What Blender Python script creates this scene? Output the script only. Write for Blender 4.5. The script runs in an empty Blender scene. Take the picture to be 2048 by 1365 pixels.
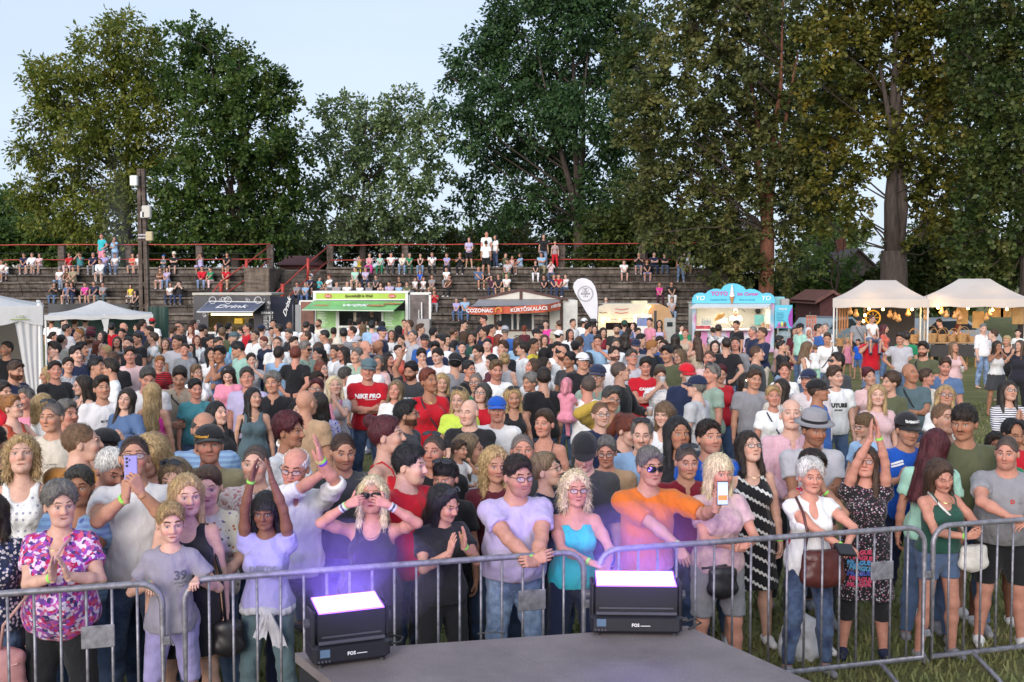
import bpy, math, random
import numpy as np
from mathutils import Vector, Matrix
from mathutils.bvhtree import BVHTree
R = math.radians
random.seed(7)
rng = np.random.default_rng(7)
SC = bpy.context.scene
COL = SC.collection
# ------------------------------------------------------------------ camera, sky, sun, exposure
F, CX, CY, ZC, PITCH = 2200.0,1024.0,682.5,2.82, R(3.0)
cam_d = bpy.data.cameras.new('camera')
cam = bpy.data.objects.new('camera', cam_d)
COL.objects.link(cam)
cam.location = (0,0, ZC)
cam.rotation_euler = (R(90) - PITCH, 0,0)
cam_d.sensor_width = 36.0
cam_d.lens = 36.0 * F / 2048.0
cam_d.clip_start = 0.05
cam_d.clip_end = 2000
SC.camera = cam
world = bpy.data.worlds.new('World')
SC.world = world
world.use_nodes = True
wn = world.node_tree
SUN_EL, SUN_AZ = R(17), R(200)
sky = wn.nodes.new('ShaderNodeTexSky')
sky.sky_type = 'NISHITA'
sky.sun_disc = False
sky.sun_elevation = SUN_EL
sky.sun_rotation = SUN_AZ
sky.altitude = 200
sky.air_density = 1.0
sky.dust_density = 2.2
sky.ozone_density = 2.0
_tc = wn.nodes.new('ShaderNodeTexCoord'); _mp = wn.nodes.new('ShaderNodeMapping'); _mp.inputs[3].default_value = (1.2,1.2,5)
_nz = wn.nodes.new('ShaderNodeTexNoise'); _nz.inputs['Scale'].default_value = 1.6; _nz.inputs['Detail'].default_value = 5
wn.links.new(_tc.outputs['Generated'], _mp.inputs[0]); wn.links.new(_mp.outputs[0], _nz.inputs['Vector'])
_rp = wn.nodes.new('ShaderNodeValToRGB'); _rp.color_ramp.elements[0].position = .35; _rp.color_ramp.elements[0].color = (.70,.70,.70,1); _rp.color_ramp.elements[1].position = .75; _rp.color_ramp.elements[1].color = (.92,.92,.92,1)
wn.links.new(_nz.outputs[0], _rp.inputs[0])
_mx = wn.nodes.new('ShaderNodeMix'); _mx.data_type = 'RGBA'
wn.links.new(_rp.outputs[0], _mx.inputs[0]); wn.links.new(sky.outputs[0], _mx.inputs[6]); _mx.inputs[7].default_value = (4.6,5.3,6.5,1)
wn.links.new(_mx.outputs[2], wn.nodes['Background'].inputs[0])
wn.nodes['Background'].inputs[1].default_value = 0.09
sun_d = bpy.data.lights.new('sun', 'SUN')
sun_d.energy = 1.6
sun_d.angle = R(40)
sun_d.color = (1.0,0.91,0.86)
sun = bpy.data.objects.new('sun', sun_d)
COL.objects.link(sun)
sun.rotation_euler = (R(90) - SUN_EL, 0, R(180) - SUN_AZ)
SC.view_settings.view_transform = 'Standard'
SC.view_settings.look = 'None'
SC.view_settings.gamma = 1
SC.view_settings.exposure = 0.96
SC.cycles.max_bounces = 6
SC.cycles.diffuse_bounces = 3
SC.cycles.glossy_bounces = 2
SC.cycles.transmission_bounces = 3
SC.cycles.transparent_max_bounces = 8
SC.cycles.volume_bounces = 3
SC.cycles.use_denoising = True
_cp, _sp = math.cos(PITCH), math.sin(PITCH)
def ray(px, py):
 u, v = (px - CX) / F, -(py - CY) / F
 return Vector((u, _cp + v * _sp, -_sp + v * _cp))
def at(px, py, Y):
 r = ray(px, py); t = Y / r.y
 return Vector((r.x * t, Y, ZC + r.z * t))
def onz(px, py, z):
 r = ray(px, py); t = (z - ZC) / r.z
 return Vector((r.x * t, r.y * t, z))
def srgb(r, g, b):
 f = lambda c: ((c / 255 + 0.055) / 1.055) ** 2.4 if c > 10 else c / 255 / 12.92
 return (f(r), f(g), f(b))
# ------------------------------------------------------------------ object helpers
def set_props(o, label=None, cat=None, group=None, kind=None):
 if label: o['label'] = label
 if cat: o['category'] = cat
 if group: o['group'] = group
 if kind: o['kind'] = kind
 return o
def mesh_np(name, V, Fq, smooth=True):
 V = np.asarray(V, np.float32).reshape(-1,3)
 me = bpy.data.meshes.new(name)
 Fq = np.asarray(Fq, np.int32)
 n, k = Fq.shape
 me.vertices.add(len(V)); me.vertices.foreach_set('co', V.ravel())
 me.loops.add(n * k); me.loops.foreach_set('vertex_index', Fq.ravel())
 me.polygons.add(n)
 me.polygons.foreach_set('loop_start', np.arange(0, n * k, k, dtype=np.int32))
 me.update(calc_edges=True)
 if smooth: me.polygons.foreach_set('use_smooth', np.ones(n, bool))
 return me
def link(name, data, parent=None, loc=None, mat=None, color=None):
 o = bpy.data.objects.new(name, data)
 COL.objects.link(o)
 if parent is not None: o.parent = parent
 if loc is not None: o.location = loc
 if mat is not None:
  if len(data.materials) == 0: data.materials.append(mat)
  elif data.materials[0] != mat:
   o.material_slots[0].link = 'OBJECT'; o.material_slots[0].material = mat
 if color is not None: o.color = (*color[:3],1.0)
 return o
def empty(name, loc=(0,0,0), rz=0):
 o = bpy.data.objects.new(name, None)
 COL.objects.link(o); o.location = loc; o.rotation_euler = (0,0, rz)
 o.empty_display_size = 0.2
 return o
class MB:
 def __init__(s): s.V = []; s.F = []
 def add(s, V, Fs):
  n = len(s.V); s.V += [tuple(v) for v in V]; s.F += [tuple(i + n for i in f) for f in Fs]; return s
 def box(s, lo, hi, M=None):
  (a, b, c),(d, e, f) = lo, hi
  V = [(a,b,c),(d,b,c),(d,e,c),(a,e,c),(a,b,f),(d,b,f),(d,e,f),(a,e,f)]
  if M is not None: V = [M @ Vector(v) for v in V]
  return s.add(V, [(0,3,2,1),(4,5,6,7),(0,1,5,4),(1,2,6,5),(2,3,7,6),(3,0,4,7)])
 def cbox(s, c, size, M=None):
  return s.box([c[i] - size[i] / 2 for i in range(3)],[c[i] + size[i] / 2 for i in range(3)], M)
 def bbox(s, lo, hi, b=.02, M=None):
  (a, c, e),(d, f, g) = lo, hi
  V = []
  for z, q in ((e, b),(e + b, 0),(g - b, 0),(g, b)):
   x0, x1, y0, y1 = a + q, d - q, c + q, f - q
   V += [(x0 + b, y0, z),(x1 - b, y0, z),(x1, y0 + b, z),(x1, y1 - b, z),(x1 - b, y1, z),(x0 + b, y1, z),(x0, y1 - b, z),(x0, y0 + b, z)]
  Fs = [tuple(range(7,-1,-1)), tuple(range(24,32))]
  for k in range(3):
   for i in range(8):
    j = (i + 1) % 8
    Fs.append((k * 8 + i, k * 8 + j, k * 8 + 8 + j, k * 8 + 8 + i))
  if M is not None: V = [M @ Vector(v) for v in V]
  return s.add(V, Fs)
 def tube(s, pts, r, n=8, cap=True, closed=False):
  pts = [Vector(p) for p in pts]
  rs = r if isinstance(r, (list, tuple)) else [r] * len(pts)
  V = []; m = len(pts); up = Vector((0,0,1)); prev = None
  for i, p in enumerate(pts):
   if closed: t = pts[(i + 1) % m] - pts[i - 1]
   else: t = pts[min(i + 1, m - 1)] - pts[max(i - 1,0)]
   t = t.normalized() if t.length > 1e-9 else Vector((0,0,1))
   if prev is None:
    a = t.cross(up)
    if a.length < 1e-3: a = t.cross(Vector((1,0,0)))
    a.normalize()
   else:
    a = prev - t * prev.dot(t); a.normalize()
   prev = a; b = t.cross(a)
   for k in range(n):
    q = 2 * math.pi * k / n
    V.append(p + (a * math.cos(q) + b * math.sin(q)) * rs[i])
  Fs = []
  for i in range(m if closed else m - 1):
   i2 = (i + 1) % m
   for k in range(n):
    k2 = (k + 1) % n
    Fs.append((i * n + k, i * n + k2, i2 * n + k2, i2 * n + k))
  if cap and not closed:
   Fs.append(tuple(range(n - 1,-1,-1))); Fs.append(tuple((m - 1) * n + k for k in range(n)))
  return s.add(V, Fs)
 def lathe(s, prof, c=(0,0,0), n=16):
  V = []; Fs = []
  for r, z in prof:
   for k in range(n):
    q = 2 * math.pi * k / n
    V.append((c[0] + r * math.cos(q), c[1] + r * math.sin(q), c[2] + z))
  for i in range(len(prof) - 1):
   for k in range(n):
    k2 = (k + 1) % n
    Fs.append((i * n + k, i * n + k2,(i + 1) * n + k2,(i + 1) * n + k))
  return s.add(V, Fs)
 def prism(s, poly, y0, y1, M=None):
  n = len(poly)
  V = [(x, y0, z) for x, z in poly] + [(x, y1, z) for x, z in poly]
  Fs = [tuple(range(n)), tuple(range(2 * n - 1, n - 1,-1))] + [(i, i + n, (i + 1) % n + n, (i + 1) % n) for i in range(n)]
  if M is not None: V = [M @ Vector(v) for v in V]
  return s.add(V, Fs)
 def sheet(s, P, thick=0.0):
  m, n = len(P), len(P[0])
  V = [p for r in P for p in r]
  return s.add(V, [(i*n+j, i*n+j+1,(i+1)*n+j+1,(i+1)*n+j) for i in range(m-1) for j in range(n-1)])
 def mesh(s, name, smooth=False):
  me = bpy.data.meshes.new(name)
  me.from_pydata([tuple(v) for v in s.V],[], s.F); me.update()
  if smooth: me.polygons.foreach_set('use_smooth', np.ones(len(me.polygons), bool))
  return me
 def build(s, name, mat=None, parent=None, loc=None, color=None, smooth=False):
  return link(name, s.mesh(name, smooth), parent, loc, mat, color)
# ------------------------------------------------------------------ materials
MATS = {}
def newmat(name):
 m = bpy.data.materials.new(name); m.use_nodes = True
 nt = m.node_tree; b = nt.nodes['Principled BSDF']
 return m, nt, b
def N(nt, typ, **kw):
 n = nt.nodes.new(typ)
 for k, v in kw.items():
  if k == 'inp':
   for i, val in v.items(): n.inputs[i].default_value = val
  else: setattr(n, k, v)
 return n
def ramp(nt, src, stops, interp='LINEAR'):
 r = nt.nodes.new('ShaderNodeValToRGB'); cr = r.color_ramp; cr.interpolation = interp
 while len(cr.elements) < len(stops): cr.elements.new(0.5)
 for e, (p, c) in zip(cr.elements, stops):
  e.position = p; e.color = (*c[:3],1) if len(c) >= 3 else (c[0], c[0], c[0],1)
 nt.links.new(src, r.inputs[0]); return r.outputs[0]
def mix(nt, fac, a, b, mode='MIX'):
 m = nt.nodes.new('ShaderNodeMix'); m.data_type = 'RGBA'; m.blend_type = mode
 for s, v in ((m.inputs[0], fac),(m.inputs[6], a),(m.inputs[7], b)):
  if hasattr(v, 'is_linked') or hasattr(v, 'links'): nt.links.new(v, s)
  elif isinstance(v, (int, float)): s.default_value = v
  else: s.default_value = (*v[:3],1)
 return m.outputs[2]
def texco(nt, kind='Object'):
 return nt.nodes.new('ShaderNodeTexCoord').outputs[kind]
def mapping(nt, src, scale=(1,1,1), rot=(0,0,0)):
 m = nt.nodes.new('ShaderNodeMapping'); m.inputs[3].default_value = scale; m.inputs[2].default_value = rot
 nt.links.new(src, m.inputs[0]); return m.outputs[0]
def noise(nt, vec, scale, detail=3, rough=.5, out=0):
 n = nt.nodes.new('ShaderNodeTexNoise'); n.inputs['Scale'].default_value = scale
 n.inputs['Detail'].default_value = detail; n.inputs['Roughness'].default_value = rough
 if vec is not None: nt.links.new(vec, n.inputs['Vector'])
 return n.outputs[out]
def bump(nt, b, h, strength=.3, dist=.01):
 n = nt.nodes.new('ShaderNodeBump'); n.inputs[0].default_value = strength; n.inputs[1].default_value = dist
 nt.links.new(h, n.inputs['Height']); nt.links.new(n.outputs[0], b.inputs['Normal'])
def plain(name, col, rough=.6, metal=0., var=.12, scale=6., bmp=.0, spec=.5, var2=None):
 if name in MATS: return MATS[name]
 m, nt, b = newmat(name)
 tc = texco(nt)
 n = noise(nt, tc, scale, 5,.6)
 c0 = tuple(c * (1 - var) for c in col); c1 = tuple(min(1, c * (1 + var)) for c in col)
 nt.links.new(ramp(nt, n, [(.3, c0),(.7, c1)]), b.inputs['Base Color'])
 b.inputs['Roughness'].default_value = rough; b.inputs['Metallic'].default_value = metal
 b.inputs['Specular IOR Level'].default_value = spec
 if bmp: bump(nt, b, n, bmp, .01)
 MATS[name] = m; return m
def emit(name, col, strength):
 if name in MATS: return MATS[name]
 m, nt, b = newmat(name)
 b.inputs['Base Color'].default_value = (*col, 1)
 b.inputs['Emission Color'].default_value = (*col, 1); b.inputs['Emission Strength'].default_value = strength
 MATS[name] = m; return m
def text_mesh(s, size=1.0, extrude=.004, align='CENTER', shear=0., bold=0., space=1.0):
 cu = bpy.data.curves.new('t', 'FONT'); cu.body = s; cu.size = size; cu.extrude = extrude
 cu.align_x = align; cu.align_y = 'CENTER'; cu.shear = shear; cu.offset = bold; cu.resolution_u = 2; cu.space_character = space
 o = bpy.data.objects.new('t', cu); COL.objects.link(o)
 dg = bpy.context.evaluated_depsgraph_get(); dg.update()
 me = bpy.data.meshes.new_from_object(o.evaluated_get(dg), depsgraph=dg)
 bpy.data.objects.remove(o); bpy.data.curves.remove(cu)
 return me
def text_on(name, s, parent, loc, size, mat, rz=0., rx=R(90), extrude=.003, shear=0., bold=0., align='CENTER', ry=0., space=1.):
 me = text_mesh(s, size, extrude, align, shear, bold, space); me.materials.clear(); me.name = name
 o = link(name, me, parent, loc, mat); o.rotation_euler = (rx, ry, rz)
 return o
# ------------------------------------------------------------------ signed-distance modelling of bodies and clothes
def A3(*v): return np.array(v, np.float32)
class Field:
 def __init__(s, lo, hi, h):
  s.h = h; s.lo = np.asarray(lo, np.float32)
  s.n = np.maximum(np.ceil((np.asarray(hi, np.float32) - s.lo) / h).astype(int) + 1,4)
  s.ax = [s.lo[i] + h * np.arange(s.n[i], dtype=np.float32) for i in range(3)]
  s.D = np.full(tuple(s.n),.12, np.float32)
 def sl(s, lo, hi):
  r = []
  for i in range(3):
   a = int(max(0, math.floor((lo[i] - s.lo[i]) / s.h))); b = int(min(s.n[i], math.ceil((hi[i] - s.lo[i]) / s.h) + 1))
   if b <= a: return None
   r.append(slice(a, b))
  return tuple(r)
 def grid(s, q):
  return s.ax[0][q[0]][:, None, None], s.ax[1][q[1]][None, :, None], s.ax[2][q[2]][None, None, :]
 def dist(s, p, pad, infl=0.):
  if p[0] == 'c':
   a, b, ra, rb = p[1:5]
   ra += infl; rb += infl
   m = max(ra, rb) + pad
   q = s.sl(np.minimum(a, b) - m, np.maximum(a, b) + m)
   if q is None: return None, None
   x, y, z = s.grid(q)
   d = [float(b[i] - a[i]) for i in range(3)]; L = d[0] ** 2 + d[1] ** 2 + d[2] ** 2 + 1e-9
   X, Y, Z = x - a[0], y - a[1], z - a[2]
   t = np.clip((X * d[0] + Y * d[1] + Z * d[2]) / L, 0,1)
   D = np.sqrt((X - t * d[0]) ** 2 + (Y - t * d[1]) ** 2 + (Z - t * d[2]) ** 2) - (ra + t * (rb - ra))
   return q, D
  c, r = p[1], np.asarray(p[2], np.float32) + infl
  M = p[3] if len(p) > 3 else None
  m = (r if M is None else np.full(3, r.max())) + pad
  q = s.sl(c - m, c + m)
  if q is None: return None, None
  x, y, z = s.grid(q)
  X, Y, Z = x - c[0], y - c[1], z - c[2]
  if M is not None:
   X, Y, Z = (M[0][0]*X + M[1][0]*Y + M[2][0]*Z, M[0][1]*X + M[1][1]*Y + M[2][1]*Z, M[0][2]*X + M[1][2]*Y + M[2][2]*Z)
  k0 = np.sqrt((X / r[0]) ** 2 + (Y / r[1]) ** 2 + (Z / r[2]) ** 2)
  k1 = np.sqrt((X / r[0] ** 2) ** 2 + (Y / r[1] ** 2) ** 2 + (Z / r[2] ** 2) ** 2) + 1e-6
  return q, k0 * (k0 - 1) / k1
 def add(s, p, k=.02, infl=0.):
  q, d = s.dist(p, k + 3 * s.h + .015, infl)
  if q is None: return
  a = s.D[q]
  h = np.maximum(k - np.abs(a - d),0) / k
  s.D[q] = np.minimum(a, d) - h * h * k * .25
 def sub(s, p, k=.01, infl=0.):
  q, d = s.dist(p, k + 3 * s.h + .03, infl)
  if q is None: return
  a = -s.D[q]
  h = np.maximum(k - np.abs(a - d),0) / k
  s.D[q] = -(np.minimum(a, d) - h * h * k * .25)
 def cut(s, point, nrm):
  x, y, z = s.ax[0][:, None, None], s.ax[1][None, :, None], s.ax[2][None, None, :]
  d = (x - point[0]) * nrm[0] + (y - point[1]) * nrm[1] + (z - point[2]) * nrm[2]
  s.D = np.maximum(s.D, d)
 def union(s, o):
  s.D = np.minimum(s.D, o.D)
 def wob(s, amp, fx, fy, fz, ph=0.):
  x, y, z = s.ax[0][:, None, None], s.ax[1][None, :, None], s.ax[2][None, None, :]
  s.D = s.D + amp * (np.sin(fx * x + 1.7 * np.sin(fz * .4 * z + ph) + ph) * np.sin(fy * y + ph * 2.1 + 1.3 * np.sin(fx * .5 * x)) * np.sin(fz * z + 2.3 * np.sin(fx * .37 * x + ph)))
 def mesh(s):
  return surface_nets(s.D, s.lo, s.h)
def surface_nets(D, lo, h):
 D = D.copy()
 D[0], D[-1], D[:, 0], D[:, -1], D[:, :, 0], D[:, :, -1] = [.05] * 6
 I = D < 0
 c = I[:-1, :-1, :-1].astype(np.int8)
 for dx, dy, dz in ((1,0,0),(0,1,0),(1,1,0),(0,0,1),(1,0,1),(0,1,1),(1,1,1)):
  c = c + I[dx:D.shape[0]-1+dx, dy:D.shape[1]-1+dy, dz:D.shape[2]-1+dz]
 act = (c > 0) & (c < 8)
 ijk = np.argwhere(act)
 if len(ijk) == 0: return np.zeros((0,3), np.float32), np.zeros((0,4), np.int32)
 idx = -np.ones(act.shape, np.int32); idx[act] = np.arange(len(ijk), dtype=np.int32)
 S = np.zeros((len(ijk),3), np.float32); W = np.zeros(len(ijk), np.float32)
 cor = [(0,0,0),(1,0,0),(0,1,0),(1,1,0),(0,0,1),(1,0,1),(0,1,1),(1,1,1)]
 vals = [D[ijk[:,0]+a, ijk[:,1]+b, ijk[:,2]+e] for a, b, e in cor]
 for p in range(8):
  for q in range(p + 1,8):
   df = [cor[q][i] - cor[p][i] for i in range(3)]
   if sum(abs(v) for v in df) != 1: continue
   a, b = vals[p], vals[q]
   m = (a < 0) != (b < 0)
   t = np.where(m, a / (a - b + 1e-12),0)
   for i in range(3):
    S[:, i] += np.where(m, cor[p][i] + t * df[i],0)
   W += m
 V = lo + h * (ijk + S / W[:, None])
 Fs = []
 for ax in range(3):
  sh = [slice(0, None)] * 3
  a = [slice(None)] * 3; b = [slice(None)] * 3
  a[ax] = slice(0,-1); b[ax] = slice(1, None)
  A, B = I[tuple(a)], I[tuple(b)]
  u, v = (ax + 1) % 3,(ax + 2) % 3
  e = np.argwhere(A != B)
  e = e[(e[:, u] > 0) & (e[:, v] > 0)]
  flip = A[e[:, 0], e[:, 1], e[:, 2]]
  def g(du, dv):
   k = e.copy(); k[:, u] -= du; k[:, v] -= dv
   return idx[k[:, 0], k[:, 1], k[:, 2]]
  q = np.stack([g(1,1), g(0,1), g(0,0), g(1,0)],1)
  q[~flip] = q[~flip][:, ::-1]
  Fs.append(q)
 Fq = np.concatenate(Fs)
 Fq = Fq[(Fq >= 0).all(1)]
 return V.astype(np.float32), Fq.astype(np.int32)
def bounds(prims, pad):
 lo = np.full(3,9e9); hi = -lo
 for p in prims:
  if p[0] == 'c':
   m = max(p[3], p[4]); lo = np.minimum(lo, np.minimum(p[1], p[2]) - m); hi = np.maximum(hi, np.maximum(p[1], p[2]) + m)
  else:
   r = np.asarray(p[2]); r = r if len(p) < 4 else np.full(3, r.max())
   lo = np.minimum(lo, p[1] - r); hi = np.maximum(hi, p[1] + r)
 return lo - pad, hi + pad
def cone(a, b, ra, rb): return ('c', np.asarray(a, np.float32), np.asarray(b, np.float32), ra, rb)
def ell(c, r, M=None): return ('e', np.asarray(c, np.float32), r) if M is None else ('e', np.asarray(c, np.float32), r, M)
def rotm(yaw=0, pitch=0, roll=0):
 return np.array(Matrix.Rotation(yaw, 3, 'Z') @ Matrix.Rotation(pitch, 3, 'X') @ Matrix.Rotation(roll, 3, 'Y'))
# ------------------------------------------------------------------ people: bodies, heads, hands, hair, clothes
HN = A3(0,.012,1.535)          # the head turns about this point
def v3(*a): return np.array(a, np.float64)
def nrm(a):
 a = np.asarray(a, np.float64); return a / (np.linalg.norm(a) + 1e-9)
def arm(w, pole, fd, pn, hs='relax'): return (w, pole, fd, pn, hs)
DOWN = arm((.25,-.05,.84),(.25,.35,0),(0,-.12,-1),(-1,-.2,0), 'relax')
POSES = {
 'down': (DOWN, DOWN),
 'cross': (arm((-.045,-.19,1.13),(.9,.25,-.5),(-.92,.38,.10),(.3,.9,0), 'relax'), arm((-.045,-.225,1.165),(.9,.25,-.5),(-.95,.28,.05),(.25,.9,.1), 'relax')),
 'clap': (arm((.045,-.30,1.20),(.8,.2,-.8),(-.25,-.45,.9),(-1,-.1,0), 'flat'), arm((.045,-.27,1.17),(.8,.2,-.8),(-.25,-.6,.75),(-1,0,.1), 'flat')),
 'pray': (arm((.03,-.26,1.30),(.9,.1,-.7),(-.08,-.2,1),(-1,0,0), 'flat'),) * 2,
 'clasp': (arm((.07,-.29,1.04),(.8,.3,-.5),(-.85,-.4,.1),(-.3,.9,.1), 'curl'), arm((.07,-.31,1.06),(.8,.3,-.5),(-.85,-.3,-.05),(-.2,.9,0), 'relax')),
 'belly': (arm((.08,-.24,1.00),(.8,.35,-.3),(-.9,-.2,-.1),(0,1,.1), 'curl'),) * 2,
 'hip': (arm((.19,-.05,1.02),(.9,.35,.1),(-.5,-.7,-.35),(-.8,.6,0), 'relax'), DOWN),
 'hip2': (DOWN, arm((.19,-.05,1.02),(.9,.35,.1),(-.5,-.7,-.35),(-.8,.6,0), 'relax')),
 'phone': (arm((.06,-.33,1.48),(.7,.2,-.9),(-.30,-.1,.95),(-.75,.6,0), 'grip'),) * 2,
 'phone1': (arm((.10,-.34,1.50),(.7,.2,-.9),(-.15,-.1,1),(-.6,.8,0), 'grip'), DOWN),
 'phone1l': (DOWN, arm((.10,-.34,1.50),(.7,.2,-.9),(-.15,-.1,1),(-.6,.8,0), 'grip')),
 'drink': (arm((.07,-.20,1.47),(.8,-.2,-.6),(-.5,-.15,.75),(-.6,.75,.1), 'grip'), DOWN),
 'drinkl': (DOWN, arm((.07,-.20,1.47),(.8,-.2,-.6),(-.5,-.15,.75),(-.6,.75,.1), 'grip')),
 'drink2': (arm((.06,-.21,1.49),(.8,-.2,-.7),(-.45,-.1,.85),(-.7,.6,.1), 'grip'),) * 2,
 'cup': (arm((.12,-.30,1.12),(.7,.3,-.6),(-.45,-.85,.15),(-.85,.5,0), 'grip'), DOWN),
 'cupl': (DOWN, arm((.12,-.30,1.12),(.7,.3,-.6),(-.45,-.85,.15),(-.85,.5,0), 'grip')),
 'up': (arm((.10,-.12,1.86),(.9,.1,0),(-.25,0,.95),(-.95,-.2,0), 'relax'), DOWN),
 'upl': (DOWN, arm((.10,-.12,1.86),(.9,.1,0),(-.25,0,.95),(-.95,-.2,0), 'relax')),
 'clapup': (arm((.07,-.20,1.90),(1,-.2,0),(-.2,-.05,.97),(-1,0,0), 'flat'),) * 2,
 'shade': (arm((.14,-.16,1.62),(1,-.3,-.3),(-.96,-.1,.15),(-.1,-.1,-1), 'flat'), DOWN),
 'shadel': (DOWN, arm((.14,-.16,1.62),(1,-.3,-.3),(-.96,-.1,.15),(-.1,-.1,-1), 'flat')),
 'hold': (arm((-.02,-.26,1.18),(.9,.1,-.6),(-.85,.25,.2),(0,.9,.3), 'relax'), arm((.10,-.28,1.02),(.8,.3,-.6),(-.9,.1,.15),(0,.6,.8), 'relax')),
 'talk': (arm((.16,-.32,1.22),(.7,.3,-.7),(-.2,-.7,.6),(-.8,-.1,.5), 'relax'), DOWN),
 'chin': (arm((.04,-.17,1.46),(.7,-.3,-.8),(-.35,0,.9),(-.5,.8,0), 'curl'), arm((-.03,-.24,1.14),(.9,0,-.5),(-.95,.1,.1),(0,1,0), 'relax')),
 'back': (arm((.12,.17,.98),(.9,.3,0),(-.9,.1,-.3),(0,-1,0), 'curl'),) * 2,
 'shoulderkid': (arm((.13,-.17,1.46),(.9,-.2,-.8),(-.1,.3,.95),(-.8,.1,0), 'grip'),) * 2,
 'sitknee': (arm((.10,-.40,.62),(.8,.2,.1),(-.6,-.6,-.5),(-.2,0,-1), 'relax'),) * 2,
 'sitlean': (arm((.02,-.46,.58),(.9,.1,.2),(-.75,-.3,-.5),(-.3,.6,-.6), 'curl'),) * 2,
 'sitcross': (arm((-.06,-.24,.80),(.9,-.1,-.5),(-.96,.1,.12),(0,1,0), 'relax'), arm((-.09,-.27,.76),(.9,-.1,-.5),(-.96,.05,.18),(0,1,.1), 'relax')),
 'sitface': (arm((.06,-.24,1.13),(.7,-.3,-.9),(-.25,0,.95),(-.6,.6,0), 'relax'),) * 2,
 'sitshade': (arm((.10,-.40,.62),(.8,.2,.1),(-.6,-.6,-.5),(-.2,0,-1), 'relax'), arm((.13,-.16,1.22),(1,-.3,-.3),(-.96,-.1,.15),(-.1,-.1,-1), 'flat')),
 'sitphone': (arm((.05,-.33,.95),(.8,.2,-.8),(-.35,-.3,.9),(-.7,.6,0), 'grip'),) * 2,
 'kid': (arm((.10,-.16,.78),(.8,.3,-.3),(-.3,-.6,-.6),(-.3,-.1,-.9), 'relax'),) * 2,
}
FLEN = {'flat': (.10,.10), 'relax': (.38,.42), 'curl': (.95,1.0), 'grip': (.70,.75), 'heart': (.62,.55), 'rail': (1.0,.95), 'open': (.16,.18)}
def hand_prims(shape, sc=1.0):
 P = []
 c0, c1 = FLEN[shape]
 kn = [(.031,.088,.070,.0088),(.011,.094,.079,.0090),(-.010,.091,.073,.0086),(-.029,.083,.057,.0076)]
 P.append((cone((0,.002,-.03),(0,.002,.012),.026,.023),.012))
 for x, z, L, r in kn:
  P.append((cone((x * .62,.002,.012),(x, .002, z - .004),.0145,.0125),.014))
 P.append((cone((.016,-.008,.018),(.028,-.010,.045),.016,.013),.012))
 for i, (x, z, L, r) in enumerate(kn):
  ang = c0 + .10 * i * (c0 > .2); p = v3(x, .001, z); sx = x * (1.7 if shape in ('open', 'flat', 'heart') else .5)
  for k, fr in enumerate((.45,.31,.24)):
   d = v3(sx * .9,-math.sin(ang), math.cos(ang)); d /= np.linalg.norm(d)
   q = p + d * L * fr
   P.append((cone(p, q, r * (1 - .09 * k), r * (.92 - .10 * k)),.004))
   p = q; ang += c1
 tx = {'flat': .55, 'open': 1.0, 'heart': 1.35, 'relax': .55, 'grip': .75, 'curl': .2, 'rail': .5}[shape]
 ty = {'flat': -.25, 'open': -.3, 'heart': -.25, 'relax': -.55, 'grip': -.9, 'curl': -.9, 'rail': -.9}[shape]
 b = v3(.027,-.010,.040); d = nrm((tx, ty, 1.0)); q = b + d * .036; d2 = nrm((tx * (.35 if shape != 'heart' else 1.0), ty * .9,1.0)); e = q + d2 * .031
 P.append((cone(b, q, .0118,.0100),.010)); P.append((cone(q, e, .0098,.0080),.004))
 return P
_HC = {}
def hand_mesh(shape, h):
 key = (shape, h)
 if key not in _HC:
  P = hand_prims(shape)
  lo, hi = bounds([p for p, k in P],.015)
  f = Field(lo, hi, h)
  for p, k in P: f.add(p, max(k, .5 * h))
  f.cut((0,0,-.032),(0,0,-1))
  _HC[key] = f.mesh()
 return _HC[key]
def ik(S, W, pole, L1, L2):
 S, W = v3(*S), v3(*W); d = W - S; L = np.linalg.norm(d)
 if L > (L1 + L2) * .995:
  W = S + d / L * (L1 + L2) * .995; d = W - S; L = np.linalg.norm(d)
 a = (L1 * L1 - L2 * L2 + L * L) / (2 * L); hh = math.sqrt(max(0, L1 * L1 - a * a))
 u = d / L; p = v3(*pole); p = p - u * p.dot(u); p = nrm(p)
 return S + u * a + p * hh, W
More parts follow.
